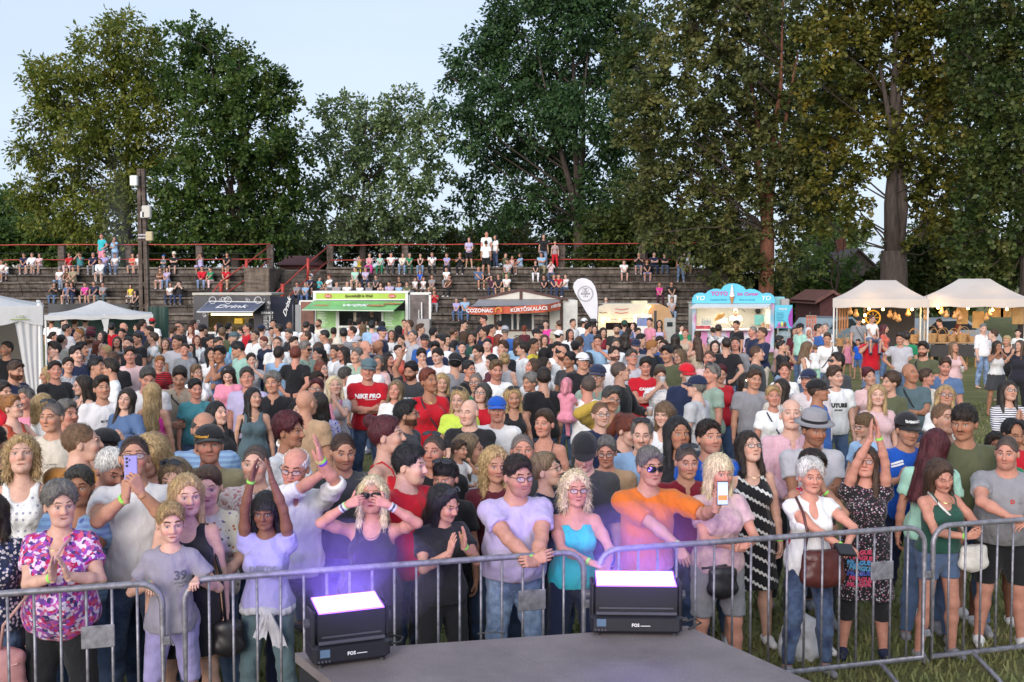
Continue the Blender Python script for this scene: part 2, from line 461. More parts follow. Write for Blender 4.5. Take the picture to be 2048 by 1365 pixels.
class Body:
 def __init__(s, sex='m', fat=0.3, pose='down', sit=False, lean=0., arms=None, spread=.10, twist=0., step=0.):
  s.sex, s.fat, s.sit = sex, fat, sit
  fem = sex == 'f'; kid = sex == 'c'
  s.kid = kid
  A = arms if arms else POSES[pose]
  zo = -.43 if sit else 0.0
  s.zo = zo
  s.sw = .162 if fem else (.142 if kid else .194)
  s.S = {e: v3(e * s.sw, .012,1.395 + zo) for e in (1,-1)}
  hx = .088 if fem else .085
  s.hip = {e: v3(e * hx, .01,.93 + zo) for e in (1,-1)}
  if sit:
   s.knee = {e: v3(e * (.12 + spread * .5),-.43,.50) for e in (1,-1)}
   s.ank = {e: v3(e * (.11 + spread * .4),-.40 - step * .1,.085) for e in (1,-1)}
  else:
   s.knee = {e: v3(e * (.092 + spread * .4),-.02 - .03 * (e == 1) * step, .50) for e in (1,-1)}
   s.ank = {e: v3(e * (.085 + spread * .8),.025,.085) for e in (1,-1)}
  s.lean = lean
  if lean:
   c, q = math.cos(lean), math.sin(lean); pv = v3(0,0,1.0 + zo)
   s.lm = lambda p: v3(p[0],(p[1]) * c - (p[2] - pv[2]) * q, pv[2] + p[1] * q + (p[2] - pv[2]) * c)
  else: s.lm = lambda p: v3(*p)
  s.arms = {}
  for e, a in ((1, A[0]),(-1, A[1])):
   w, pole, fd, pn, hs = a
   w = v3(w[0] * e, w[1] - (.11 * max(0, fat - .2) if w[1] < -.12 and w[2] - zo < 1.28 + .0 else 0) , w[2]) if arms is None else v3(w[0] * e, w[1], w[2]); pole = v3(pole[0] * e, pole[1], pole[2])
   S = s.lm(s.S[e])
   E, W = ik(S, w, pole, .285,.250)
   s.arms[e] = (S, E, W, nrm((fd[0] * e, fd[1], fd[2])), nrm((pn[0] * e, pn[1], pn[2])), hs)
  L = s.lm; f = fat
  T = []
  z = zo
  def te(c, r): T.append((ell(L((c[0], c[1], c[2] + z)), r),.06))
  if fem:
   te((0,.015,.95),(.148 + .06 * f, .112 + .06 * f, .125)); te((0,0,1.10),(.116 + .09 * f, .090 + .09 * f, .15))
   te((0,.0,1.27),(.140 + .05 * f, .098 + .05 * f, .17))
   for e in (1,-1): T.append((ell(L((e * .072,-.085 - .03 * f, 1.265 + z)),(.066 + .02 * f, .062 + .025 * f, .066 + .015 * f)),.05))
  elif kid:
   te((0,.01,.96),(.130,.10,.13)); te((0,-.01,1.12),(.125,.10,.16)); te((0,0,1.29),(.135,.095,.17))
  else:
   te((0,.01,.96),(.148 + .055 * f, .110 + .04 * f, .13)); te((0,-.005,1.12),(.142 + .085 * f, .098 + .075 * f, .17))
   te((0,.0,1.27),(.168 + .03 * f, .110 + .04 * f, .18))
  if f > .5: T.append((ell(L((0,-.07 - .05 * f, 1.07 + z)),(.13 + .04 * f, .11 + .05 * f, .14)),.07))
  sw = s.sw
  for e in (1,-1):
   T.append((cone(L((0,.022,1.435 + z)), L((e * (sw - .03),.014,1.395 + z)),.052,.046 if fem else .054),.05))
   T.append((ell(L((e * .085,.06,.94 + z)),(.085,.08 + .02 * f, .09)),.05))
  s.torso = T
  nk = .047 if fem else (.044 if kid else .055 + .014 * f)
  s.neck = [(cone(L((0,.025,1.42 + z)), L((0,.012,1.56 + z)), nk + .012, nk),.05)]
  s.headM = rotm(0,0,0); s.headO = L((HN[0], HN[1], HN[2] + z))
  ar = 1.0 if not fem else .84
  if kid: ar = .78
  ar *= 1 + .22 * f
  s.upper, s.fore = {}, {}
  for e in (1,-1):
   S, E, W = s.arms[e][:3]
   s.upper[e] = [(cone(S, S + (E - S) * .5,.050 * ar, .045 * ar),.04),(cone(S + (E - S) * .5, E, .047 * ar, .039 * ar),.03)]
   s.fore[e] = [(cone(E, E + (W - E) * .35,.038 * ar, .040 * ar),.02),(cone(E + (W - E) * .35, W, .040 * ar, .026 * (.6 + .4 * ar)),.02)]
  lr = (1.05 if fem else 1.0) * (1 + .25 * f) * (.8 if kid else 1)
  s.legs = {}
  for e in (1,-1):
   H, K, N_ = s.hip[e], s.knee[e], s.ank[e]
   s.legs[e] = [(cone(H, K, .080 * lr, .050 * lr),.05),(cone(K, K + (N_ - K) * .35 + v3(0,.012,0),.048 * lr, .050 * lr),.03),
       (cone(K + (N_ - K) * .35 + v3(0,.012,0), N_, .050 * lr, .034 * (.5 + .5 * lr)),.03),
       (cone(N_ + v3(0,.01,-.03), N_ + v3(e * .02,-.13,-.052),.035,.026),.02)]
  s.lr = lr
def frame_mesh(Vh, e, W, fd, pn):
 z = nrm(fd); y = -(pn - z * pn.dot(z)); y = nrm(y); x = np.cross(y, z)
 V = Vh.copy()
 V[:, 0] *= -e
 return (W + V[:, :1] * x + V[:, 1:2] * y + V[:, 2:] * z).astype(np.float32)
def head_prims(sex, fat=.3, age=0):
 fem = sex == 'f'; kid = sex == 'c'
 w = .93 if fem else (.93 if kid else 1.0)
 j = .0 if not kid else .012
 P = [(ell((0,.018,1.662),(.077,.095,.093)),.02),
   (ell((0,-.028,1.617),(.061 * w + .010 * fat, .066,.080 - j)),.035),
   (cone((-.022 * w, -.056,1.560 + j),(.022 * w, -.056,1.560 + j),.026 + .014 * fat, .026 + .014 * fat),.035),
   (ell((0,-.082,1.545 + j),(.018,.016,.016)),.022)]
 for e in (1,-1):
  P.append((ell((e * .034,-.070,1.612),(.026,.022,.022 + .006 * fat)),.025))
  P.append((ell((e * (.078 + .004 * fat),.010,1.628),(.010,.020,.032)),.008))
  P.append((cone((e * .012,-.093,1.664),(e * .048,-.082,1.664),.008,.007),.015))
 P.append((cone((0,-.092,1.652),(0,-.112,1.616),.0085,.0135),.014))
 for e in (1,-1): P.append((ell((e * .0125,-.100,1.611),(.0085,.010,.008)),.006))
 return P
def head_sub():
 S = []
 for e in (1,-1): S.append((ell((e * .032,-.104,1.643),(.019,.016,.0115)),.012))
 return S
def head_post():
 P = []
 for e in (1,-1): P.append((ell((e * .032,-.0765,1.643),(.0135,.0135,.0125)),.003))
 P.append((cone((-.017,-.0885,1.5835),(.017,-.0885,1.5835),.0062,.0062),.006)); P.append((cone((-.013,-.0880,1.5745),(.013,-.0880,1.5745),.0075,.0075),.006))
 return P
_HDC = {}
def head_mesh(sex, fat, h, beard=0, lips=0, smile=0, shut=0, age=0, scalp=None):
 key = (sex, round(fat, 1), h, beard, lips, smile, shut, age, scalp)
 if key in _HDC: return _HDC[key]
 f = Field((-.11,-.145,1.47),(.11,.135,1.775), h)
 for p, k in head_prims(sex, fat): f.add(p, max(k, h))
 f.add(cone((0,.03,1.47),(0,.015,1.57),.046 if sex == 'f' else .053,.045 if sex == 'f' else .052),.03)
 for p, k in head_sub(): f.sub(p, k)
 for p, k in head_post(): f.add(p, k)
 if h < .0055: f.sub(cone((-.018,-.0985,1.5795),(.018,-.0985,1.5795),.0016,.0016),.004)
 V, Q = f.mesh()
 x, y, z = V.T
 n = len(V); C = np.ones((n, 4), np.float32); C[:, 3] = 0
 front = y < -.055
 ax = np.abs(x)
 def paint(m, col, a=1.0):
  m = np.clip(m, 0,1) * a
  w0 = np.where((m > .02) & (C[:, 3] < .02),1.0, m)
  for i in range(3): C[:, i] = C[:, i] * (1 - w0) + col[i] * w0
  C[:, 3] = np.maximum(C[:, 3], m)
 soft = lambda d, w: np.clip(.5 - d / w, 0,1)
 w = max(.004, h)
 def tint(m, c):
  m = np.clip(m, 0,1)
  for i in range(3): C[:, i] *= 1 - m * (1 - c[i])
 tint(front * soft(np.hypot((ax - .042) / 1.2, z - 1.606) - .018,.02),(1.0,.80,.78))
 tint(front * soft(np.hypot(x, z - 1.613) - .012,.015),(1.0,.84,.82))
 lz = 1.5785 + (smile * 9. + 2.) * x * x
 lc = {0: (.80,.50,.48),1: (.75,.22,.25),2: (.75,.55,.52)}[lips]
 tint((y < -.075) * soft(np.hypot(x / 2.5,(z - lz)) - .0075, w * .8), lc)
 paint((y < -.075) * soft(np.abs(z - lz) - .0006, w * .8) * soft(ax - .021,.006),(.16,.06,.05),.65)
 bz = 1.6700 + .003 * np.clip((ax - .012) / .024,0,1) - .011 * np.clip((ax - .036) / .02,0,1)
 tint((y < -.05) * soft(np.abs(z - bz) - (.0022 if sex == 'f' else .0032), w * .7) * soft(ax - .051,.008) * soft(.012 - ax, .006),(.13,.11,.10))
 ex, ez = ax - .032, z - 1.643
 eye = front * soft(np.hypot(ex / 2.2, ez) - .0050, w * .7) * (0 if shut else 1)
 paint(eye, (.50,.46,.44))
 if shut: tint(front * soft(np.abs(ez + .002) - .001, w) * soft(np.abs(ex) - .014,.006),(.25,.2,.2))
 else:
  paint(front * soft(np.hypot(ex, ez) - .0056, w * .6),(.035,.028,.022))
  tint(front * soft(np.abs(ez - .0066) - .0014, w * .8) * soft(np.abs(ex) - .016,.006),(.15,.11,.10))
  if sex == 'f': tint(front * soft(np.abs(ez + .0065) - .0006, w) * soft(np.abs(ex) - .013,.006),(.55,.45,.45))
 bm = soft(z - 1.60 + .35 * np.maximum(0,.05 - ax) * 0,.02) * soft(y - .02,.03) * soft(1.535 - z, .02)
 mst = (y < -.07) * soft(np.abs(z - 1.5945) - .006,.006) * soft(ax - .028,.01)
 mouth_free = 1 - soft(np.hypot(x / 1.9, z - 1.578) - .011,.008)
 if beard == 1: tint(np.maximum(bm * mouth_free, mst) * .55,(.55,.52,.52))
 if beard == 2: tint(np.maximum(bm * mouth_free, mst),(.16,.13,.12))
 if beard == 3: tint(mst, (.3,.28,.27))
 if beard == 4: paint(np.maximum(bm * mouth_free, mst),(.45,.43,.42),.5)
 if scalp:
  kind, hc = scalp; fr = kind in ('lfringe', 'fringe', 'bobf', 'mop')
  q = np.sqrt((x / .074) ** 2 + ((y + .108) / .089) ** 2 + ((z - (1.576 if fr else 1.622)) / (.084 if fr else .102)) ** 2) - 1
  side = np.sqrt((ax - .092) ** 2 / .03 ** 2 + (y + .012) ** 2 / .040 ** 2 + (z - 1.603) ** 2 / .050 ** 2) - 1
  m = np.minimum(q * 4.5 + .15, side * 3.0 + .1); m = np.minimum(m, (z - 1.585 - .65 * (.06 - y)) * 30)
  if kind == 'ring': m = np.minimum(m, (np.sqrt((x / .080) ** 2 + ((y + .01) / .105) ** 2 + ((z - 1.735) / .065) ** 2) - 1) * 5)
  if kind == 'reced': m = np.minimum(m, (np.sqrt((x / .062) ** 2 + ((y + .085) / .075) ** 2 + ((z - 1.70) / .075) ** 2) - 1) * 5)
  jit = .25 * np.sin(410 * x + 3 * np.sin(230 * z)) * np.sin(370 * z + 2 * np.sin(310 * y))
  paint(np.clip(m + jit, 0,1) * np.clip(m * 3,0,1),[c * (.9 if kind != 'buzz' else 1.0) + (.06 if kind == 'buzz' else .0) * k for c, k in zip(HAIRC[hc],(1,.62,.5))],.88 if kind != 'buzz' else .80)
 if age:
  for zz, ww in ((1.693,.03),(1.703,.034),(1.713,.03)):
   tint(front * soft(np.abs(z - zz - .003 * np.sin(60 * x)) - .0006,.005) * soft(ax - ww, .01) * .5,(.62,.52,.5))
  nl = ax - (.016 + .55 * (1.612 - z))
  tint(front * soft(np.abs(nl) - .001,.006) * soft(z - 1.612,.01) * soft(1.575 - z, .01) * .6,(.6,.5,.48))
 _HDC[key] = (V, Q, C)
 return _HDC[key]
def turned(V, M, O):
 return ((V - HN) @ M.T + O).astype(np.float32)
# ---------------- hair and headgear, in head space
_HRC = {}
def hair_mesh(kind, h, fem=False):
 key = (kind, h)
 if key in _HRC: return _HRC[key]
 f = Field((-.17,-.17,1.20),(.17,.24,1.84), h)
 th = {'buzz': .004, 'bald': .004, 'ring': .006, 'short': .011, 'quiff': .012, 'grey': .012}.get(kind, .013)
 if kind in ('short', 'quiff', 'grey', 'reced', 'slick', 'pony', 'bun', 'lowbun', 'mop'):
  f.add(ell((0,.020,1.666),(.082,.101,.098)),.01); f.add(ell((0,.0,1.712),(.070,.094,.058)),.03)
 else: f.add(ell((0,.020,1.666),(.077 + th, .096 + th, .092 + th)),.01)
 if kind == 'quiff': f.add(ell((0,-.03,1.748),(.062,.062,.030)),.03)
 if kind in ('pony', 'bun', 'slick'): pass
 if kind == 'vol': f.add(ell((0,.02,1.695),(.098,.112,.095)),.03)
 low = {'bob': 1.50, 'fringe': 1.36, 'long': 1.33, 'lfringe': 1.35, 'curly': 1.38, 'half': 1.42, 'vlong': 1.22, 'curlyb': 1.52, 'bobf': 1.505}.get(kind)
 if low:
  for e in (1,-1):
   f.add(cone((e * .050,.045,1.66),(e * .070,.055, low + .02),.046,.032),.04)
   f.add(cone((e * .066,.004,1.675),(e * .084,-.004 - .03 * (low < 1.45), low + (.0 if low > 1.45 else .03)),.026,.021),.03)
  f.add(cone((0,.085,1.66),(0,.105, low),.060,.048),.04)
  if low < 1.45:
   for e in (1,-1): f.add(cone((e * .03,.10,1.5),(e * .05,.115, low - .02),.04,.03),.03)
 if kind == 'pony':
  f.add(ell((0,.125,1.70),(.03,.03,.03)),.02); f.add(cone((0,.14,1.69),(0,.165,1.55),.032,.036),.02); f.add(cone((0,.165,1.55),(0,.15,1.40),.036,.014),.02)
 if kind == 'bun': f.add(ell((0,.105,1.735),(.045,.042,.040)),.012)
 if kind == 'lowbun': f.add(ell((0,.125,1.64),(.045,.04,.045)),.012)
 fz = 1.624 if kind not in ('lfringe', 'fringe', 'bobf', 'mop') else 1.578
 fringe = kind in ('lfringe', 'fringe', 'bobf', 'mop')
 f.sub(ell((0,-.108, fz),(.064 if low else .072,.087,.100 if not fringe else .082)),.022 if fringe else .040)
 f.sub(ell((0,-.12,1.50),(.060,.13,.10)),.02)
 if not low:
  for e in (1,-1): f.sub(ell((e * .092,-.012,1.605),(.030,.042,.050)),.012)
  f.cut((0,.06,1.585),(0,-.55,-.84)) if kind not in ('lowbun', 'pony') else f.cut((0,.06,1.575),(0,-.6,-.8))
 if kind == 'ring':   # bald crown with a ring of hair
  f.sub(ell((0,-.01,1.735),(.080,.105,.065)),.01)
 if kind == 'reced': f.sub(ell((0,-.085,1.70),(.062,.075,.075)),.02)
 if kind in ('curly', 'curlyb'): f.wob(.011,150,140,120)
 elif kind in ('vol', 'mop', 'grey'): f.wob(.004,120,90,60)
 elif low: f.wob(.0035,150,120,14)
 elif kind not in ('buzz', 'bald', 'slick', 'bun', 'lowbun', 'pony'): f.wob(.0035,190,120,150,.6); f.wob(.002,380,240,260)
 if h < .012 and kind not in ('buzz', 'ring'): f.wob(.0028,300,60,34,1.1)
 V, Q = f.mesh()
 _HRC[key] = (V, Q); return V, Q
def hair_cards(V, Q, kind, lod):
 rg = np.random.default_rng(len(V)); n = 2600 if lod == 0 else 900
 a, b, c, d = (V[Q[:, i]] for i in range(4))
 N_ = np.cross(c - a, d - b); L = np.linalg.norm(N_, axis=1) + 1e-12; N_ = N_ / L[:, None]
 f = rg.choice(len(Q), n, p=L / L.sum()); u = rg.random((n, 2))[:, :, None]
 p = a[f] * (1 - u[:, 0]) * (1 - u[:, 1]) + b[f] * u[:, 0] * (1 - u[:, 1]) + c[f] * u[:, 0] * u[:, 1] + d[f] * (1 - u[:, 0]) * u[:, 1]; nn = N_[f]
 long_ = kind in ('bob', 'fringe', 'long', 'lfringe', 'half', 'vlong', 'bobf', 'curly', 'curlyb', 'pony')
 flow = np.tile(np.array([0,.25,-1.0]),(n, 1)) if long_ else p - np.array([0,.05,1.80])
 if kind in ('quiff', 'short', 'grey', 'vol', 'mop'): flow = flow + np.array([0,.02 if kind == 'quiff' else -.02,.03])
 flow = flow / (np.linalg.norm(flow, axis=1)[:, None] + 1e-9) + rg.normal(size=(n, 3)) * (.22 if long_ else .45) * (2.2 if 'curl' in kind else 1)
 flow -= nn * (flow * nn).sum(1)[:, None]; flow /= np.linalg.norm(flow, axis=1)[:, None] + 1e-9
 side = np.cross(nn, flow); ln = rg.uniform(.5,1.3, n)[:, None] * (.055 if long_ else (.007 if kind in ('buzz', 'ring') else .024)); w = (.0016 if lod == 0 else .0028)
 lift = rg.uniform(.0,.007, n)[:, None] * (.3 if kind in ('buzz', 'ring', 'slick', 'bun', 'lowbun') else 1)
 e = p + flow * ln + nn * lift - np.array([0,0,.006]) * (ln / .05)
 o = p - nn * .001
 W = np.stack([o - side * w, o + side * w, e + side * w * .4, e - side * w * .4],1).reshape(-1,3)
 return np.concatenate([V, W]).astype(np.float32), np.concatenate([Q, len(V) + np.arange(4 * n, dtype=np.int32).reshape(-1,4)])
def gear_mesh(kind, h):
 key = ('gear', kind, h)
 if key in _HRC: return _HRC[key]
 if kind in ('cap', 'capb'):
  s = 1 if kind == 'cap' else -1
  f = Field((-.13,-.24,1.63),(.13,.27,1.83), min(h, .012))
  f.add(ell((0,.016,1.678),(.098,.118,.098)),.01); f.cut((0,0,1.683),(0,-.06,-1))
  f.sub(ell((0,.016,1.676),(.088,.107,.089)),.003)
  out = [('cap', *f.mesh())]
  m = MB(); P = []
  for i in range(7):
   r = []
   for j in range(9):
    t = -1.15 + 2.3 * j / 8; d = i / 6
    x = math.sin(t) * (.093 + .0 * d); y = -math.cos(t) * .112 - d * .070 * max(0, math.cos(t * 1.15)) + .016
    z = 1.690 - .010 * d - .020 * (math.sin(t) ** 2) * (1 + d * .3)
    r.append((x, y * s + (.03 if s < 0 else 0), z))
   P.append(r)
  m.sheet(P); Pb = [[(x, y, z - .006) for x, y, z in r] for r in P]; m.sheet([list(reversed(r)) for r in Pb])
  for j in range(8):
   m.add([P[6][j], P[6][j + 1], Pb[6][j + 1], Pb[6][j]],[(0,1,2,3)])
  out.append(('brim', m, None))
 elif kind in ('hat', 'sunhat', 'bucket'):
  m = MB()
  if kind == 'hat': prof = [(.150,1.692),(.152,1.686),(.10,1.697),(.098,1.700),(.094,1.735),(.086,1.775),(.06,1.790),(.0,1.782)]
  else: prof = [(.135,1.655),(.137,1.652),(.098,1.69),(.096,1.70),(.092,1.75),(.075,1.782),(.04,1.795),(.0,1.798)]
  m.lathe(prof, (0,.012,0),20); out = [('hat', m, None)]
  if kind == 'hat':
   b = MB(); b.lathe([(.1005,1.700),(.0995,1.722)],(0,.012,0),20); out.append(('hat_band', b, None))
 _HRC[key] = out; return out
def glasses_mb(style):
 fr, ln = MB(), MB()
 z0 = 1.644
 if style == 'shadeup': zs, tilt = 1.730,.5
 for e in (1,-1):
  pts = []
  rx, rz = (.023,.0155) if style == 'glasses' else (.030,.019)
  for k in range(14):
   q = 2 * math.pi * k / 14
   cx = math.copysign(abs(math.cos(q)) ** .75, math.cos(q)); cz = math.copysign(abs(math.sin(q)) ** .75, math.sin(q))
   X = e * .034 + rx * cx;
   pts.append((X, -.112 + .9 * X * X * 6, z0 + rz * cz))
  fr.tube(pts, .0022 if style == 'glasses' else .003,5, closed=True)
  ln.add(pts + [(e * .034,-.114 + .9 * .034 ** 2 * 6, z0)],[(k, (k + 1) % 14,14) for k in range(14)])
  fr.tube([(e * (.034 + rx),-.104, z0 + .008),(e * .082,-.06, z0 + .008),(e * .083,.02, z0 + .004)],.002,5)
 fr.tube([(-.009,-.112, z0 + .006),(0,-.116, z0 + .009),(.009,-.112, z0 + .006)],.002,5)
 if style == 'up':
  M = Matrix.Translation((0,.012,1.70)) @ Matrix.Rotation(R(-52),4, 'X') @ Matrix.Translation((0,.0,-1.655))
  for b in (fr, ln): b.V = [tuple(M @ Vector(v)) for v in b.V]
 return fr, ln
# ---------------- clothes
def shirt_field(B, kind, h, infl=.014, hem=.90, sleeve=.58, neck=None, wr=1.0):
 g = max(infl, .62 * h)
 z = B.zo
 prims = [p for p, k in B.torso] + [p for e in (1,-1) for p, k in B.upper[e] + B.fore[e]]
 skirt = None
 lo, hi = bounds(prims, g + 3 * h)
 if kind in ('dress', 'tdress'): lo[2] = min(lo[2],.40)
 f = Field(lo, hi, h)
 for p, k in B.torso: f.add(p, k, g * (1.15 if B.fat > .5 else 1))
 if not B.sit:   # hang straight over the hips
  wx = .165 + .06 * B.fat if B.sex == 'f' else .160 + .055 * B.fat
  f.add(ell((0,.0,.96),(wx, .128 + .055 * B.fat, .17)),.06, g)
 if kind in ('dress', 'tdress') and not B.sit:
  for e in (1,-1): f.add(cone((e * .05,0,.98),(e * .095,-.01, hem),.125,.135),.06, g)
 f.wob(.0070 * wr, 34,30,22, B.fat * 9 + .7); f.wob(.0045 * wr, 64,58,40, B.fat * 5 + B.sw * 40)
 for s in (1,-1):
  if B.fat > .9: pass
 f.cut((0,0, hem + z),(0,0,-1))
 L = B.lm
 if kind not in ('tank', 'cami', 'strapless', 'dress'):
  for e in (1,-1):
   S, E, W = B.arms[e][:3]
   a = Field(lo, hi, h)
   for p, k in B.upper[e]: a.add(p, min(k, .03), g + .006)
   u = nrm(E - S)
   if sleeve <= 1.0: a.cut(S + (E - S) * sleeve, u)
   else:
    for p, k in B.fore[e]: a.add(p, k, g + .004)
    w = nrm(W - E); a.cut(E + (W - E) * (sleeve - 1.0), w)
   a.wob(.006 * wr, 60,55,66,1.0 + e)
   d = f.D; o = a.D; hh = np.maximum(.04 - np.abs(d - o),0) / .04
   f.D = np.minimum(d, o) - hh * hh * .01
 nc = lambda c: L((c[0], c[1], c[2] + z))
 if kind in ('tee', 'polo', 'shirt', 'long', 'tdress', 'jacket'):
  f.sub(ell(nc((0,-.005,1.505)),(.078 + .012 * B.fat, .092,.075)),.006)
  if neck == 'v': f.sub(ell(nc((0,-.12,1.42)),(.048,.08,.105)),.006)
  if neck == 'scoop': f.sub(ell(nc((0,-.07,1.47)),(.098,.10,.085)),.006)
 else:
  f.sub(ell(nc((0,-.01,1.53)),(.105,.13,.125)),.006)
  f.sub(ell(nc((0,-.11,1.45)),(.085,.10,.10 if kind != 'cami' else .115)),.006)
  for e in (1,-1):
   f.sub(ell(nc((e * (B.sw + .012),.0,1.40)),(.062 if kind != 'cami' else .085,.13,.105)),.008)
   f.sub(ell(nc((e * (B.sw + .05),.0,1.36)),(.062,.12,.11)),.008)
  if kind in ('cami', 'strapless'):
   f.cut(nc((0,0,1.365)),(0,.25,1))
   if kind == 'cami':
    for e in (1,-1):
     pts = [(e * .088,-.125,1.33),(e * .092,-.085,1.43),(e * .094,-.01,1.477),(e * .085,.075,1.44),(e * .075,.105,1.35)]
     for a, b in zip(pts, pts[1:]): f.add(cone(nc(a), nc(b), max(.008,.5 * h), max(.008,.5 * h)),.004)
 return f
def cull(V, Q, keep):
 k = keep[Q].all(1); Q = Q[k]
 u = np.zeros(len(V), bool); u[Q.ravel()] = True
 m = -np.ones(len(V), np.int32); m[u] = np.arange(u.sum())
 return V[u], m[Q], u
def bottom_field(B, kind, h, infl=.009, wr=1.0):
 g = max(infl, .5 * h)
 z = B.zo
 prims = [p for e in (1,-1) for p, k in B.legs[e][:3]] + [p for p, k in B.torso[:2]]
 lo, hi = bounds(prims, g + .05)
 hi[2] = min(hi[2],1.08 + z)
 f = Field(lo, hi, h)
 waist = 1.02 + z
 for p, k in B.torso[:1] + [t for t in B.torso if t[0][1][2] < 1.0 + z][1:]: f.add(p, k, g)
 f.add(ell((0,.0,1.02 + z),(.135 + .075 * B.fat, .10 + .07 * B.fat, .10)),.05, g)
 if kind == 'skirt':
  if not B.sit:
   for e in (1,-1): f.add(cone((e * .05,0,.95),(e * .10,-.01,.62),.12,.155),.06, g)
  else:
   for e in (1,-1): f.add(cone(B.hip[e], B.knee[e],.115,.10),.08, g)
  f.wob(.010,60,60,5)
  f.cut((0,0,.62 if not B.sit else .44),(0,0,-1))
 else:
  loose = {'jeans': .004, 'slim': -.003, 'trousers': .012, 'shorts': .018, 'hot': .006, 'capri': .002}[kind]
  for e in (1,-1):
   for p, k in B.legs[e][:3]: f.add(p, k, g + loose)
  f.wob(.006 * wr, 30,30,40,2.0); f.wob(.004 * wr, 60,60,76,.4)
  frac = {'jeans': .99, 'slim': .97, 'trousers': .98, 'shorts': .46, 'hot': .24, 'capri': .72}[kind]
  H, K, N_ = B.hip[1], B.knee[1], B.ank[1]
  if not B.sit: f.cut((0,0, H[2] + (N_[2] - H[2]) * frac),(0,0,-1))
  elif frac < .9:
   if frac <= .5: f.cut((0, H[1] + (K[1] - H[1]) * min(1.0, frac * 2.0),0),(0,-1,.0))
   else: f.cut((0,0, K[2] + (N_[2] - K[2]) * (frac * 2 - 1)),(0,0,-1))
  else: f.cut((0,0,.09),(0,0,-1))
 f.cut((0,0, waist),(0,0,1))
 return f
def shoe_mesh(B, e, h):
 N_ = B.ank[e]
 P = [cone(N_ + v3(0,.03,-.035), N_ + v3(e * .005,-.04,-.040),.043,.042), cone(N_ + v3(e * .005,-.04,-.045), N_ + v3(e * .02,-.135,-.055),.041,.031)]
 lo, hi = bounds(P, .03); f = Field(lo, hi, max(h, .009))
 for p in P: f.add(p, .03)
 f.cut((0,0, N_[2] - .083),(0,0,-1)); f.cut((0,0, N_[2] + .01),(0,0,1))
 return f.mesh()
def body_mesh(B, h, hh, headkey, hidden_top=True, hm=None):
 prims = [p for p, k in B.torso + B.neck] + [p for e in (1,-1) for p, k in B.upper[e] + B.fore[e] + B.legs[e]]
 lo, hi = bounds(prims, .03 + 2 * h)
 f = Field(lo, hi, h)
 for p, k in B.torso + B.neck: f.add(p, k)
 for e in (1,-1):
  for p, k in B.legs[e]: f.add(p, k)
 for e in (1,-1):
  for p, k in B.upper[e]: f.add(p, k)
  g = Field(lo, hi, h)
  for p, k in B.fore[e]: g.add(p, k)
  d, o = f.D, g.D; q = np.maximum(.018 - np.abs(d - o),0) / .018
  f.D = np.minimum(d, o) - q * q * .0045
 parts = [f.mesh()]
 Cs = [np.concatenate([np.ones((len(parts[0][0]),3)), np.zeros((len(parts[0][0]),1))],1)]
 hs = max(hh, .0035)
 for e in (1,-1):
  S, E, W, fd, pn, shape = B.arms[e]
  Vh, Qh = hand_mesh(shape, hs)
  sc = (.90 if B.sex == 'f' else (.82 if B.kid else 1.0))
  V = frame_mesh(Vh * sc, e, W, fd, pn)
  Q = Qh if e == -1 else Qh[:, ::-1]
  parts.append((V, Q)); Cs.append(np.concatenate([np.ones((len(V),3)), np.zeros((len(V),1))],1))
 V, Q, C = headkey
 parts.append((turned(V, B.headM, B.headO), Q)); Cs.append(C)
 n = 0; VV, QQ = [],[]
 for V, Q in parts: VV.append(V); QQ.append(Q + n); n += len(V)
 return np.concatenate(VV), np.concatenate(QQ), np.concatenate(Cs)
def body_data(name, V, Q, C):
 me = mesh_np(name, V, Q)
 a = me.color_attributes.new('paint', 'FLOAT_COLOR', 'POINT')
 a.data.foreach_set('color', np.ascontiguousarray(C, np.float32).ravel())
 return me
def skin_mat():
 m, nt, b = newmat('skin')
 oi = nt.nodes.new('ShaderNodeObjectInfo')
 at_ = N(nt, 'ShaderNodeAttribute', attribute_name='paint')
 tc = texco(nt)
 n = noise(nt, tc, 28,4,.6)
 mott = ramp(nt, n, [(.3,(.90,.82,.82)),(.7,(1.10,1.08,1.08))])
 tinted = mix(nt, 1.0, oi.outputs['Color'], at_.outputs['Color'], 'MULTIPLY')
 tinted = mix(nt, 1.0, tinted, mott, 'MULTIPLY')
 nt.links.new(mix(nt, at_.outputs['Alpha'], tinted, at_.outputs['Color']), b.inputs['Base Color'])
 b.inputs['Roughness'].default_value = .58; b.inputs['Specular IOR Level'].default_value = .25
 bump(nt, b, noise(nt, tc, 160,2),.12,.004)
 return m
def cloth_mat(name, pattern=None, rough=.9):
 m, nt, b = newmat(name)
 oi = nt.nodes.new('ShaderNodeObjectInfo')
 tc = texco(nt)
 n = noise(nt, tc, 9,4,.55)
 shade = ramp(nt, n, [(.3,(.92,.92,.92)),(.7,(1.06,1.06,1.06))])
 col = oi.outputs['Color']
 if pattern: col = pattern(nt, tc, col)
 nt.links.new(mix(nt, 1.0, col, shade, 'MULTIPLY'), b.inputs['Base Color'])
 b.inputs['Roughness'].default_value = rough; b.inputs['Specular IOR Level'].default_value = .2
 b.inputs['Sheen Weight'].default_value = .15
 fold = noise(nt, mapping(nt, tc, (1,1,.55),(0,.5,0)),11,3,.5)
 w = noise(nt, tc, 420,1)
 h = N(nt, 'ShaderNodeMath', operation='MULTIPLY_ADD'); nt.links.new(w, h.inputs[0]); h.inputs[1].default_value = .06; nt.links.new(fold, h.inputs[2])
 bump(nt, b, h.outputs[0],.65,.035)
 return m
def sep(nt, v):
 s = nt.nodes.new('ShaderNodeSeparateXYZ'); nt.links.new(v, s.inputs[0]); return s.outputs
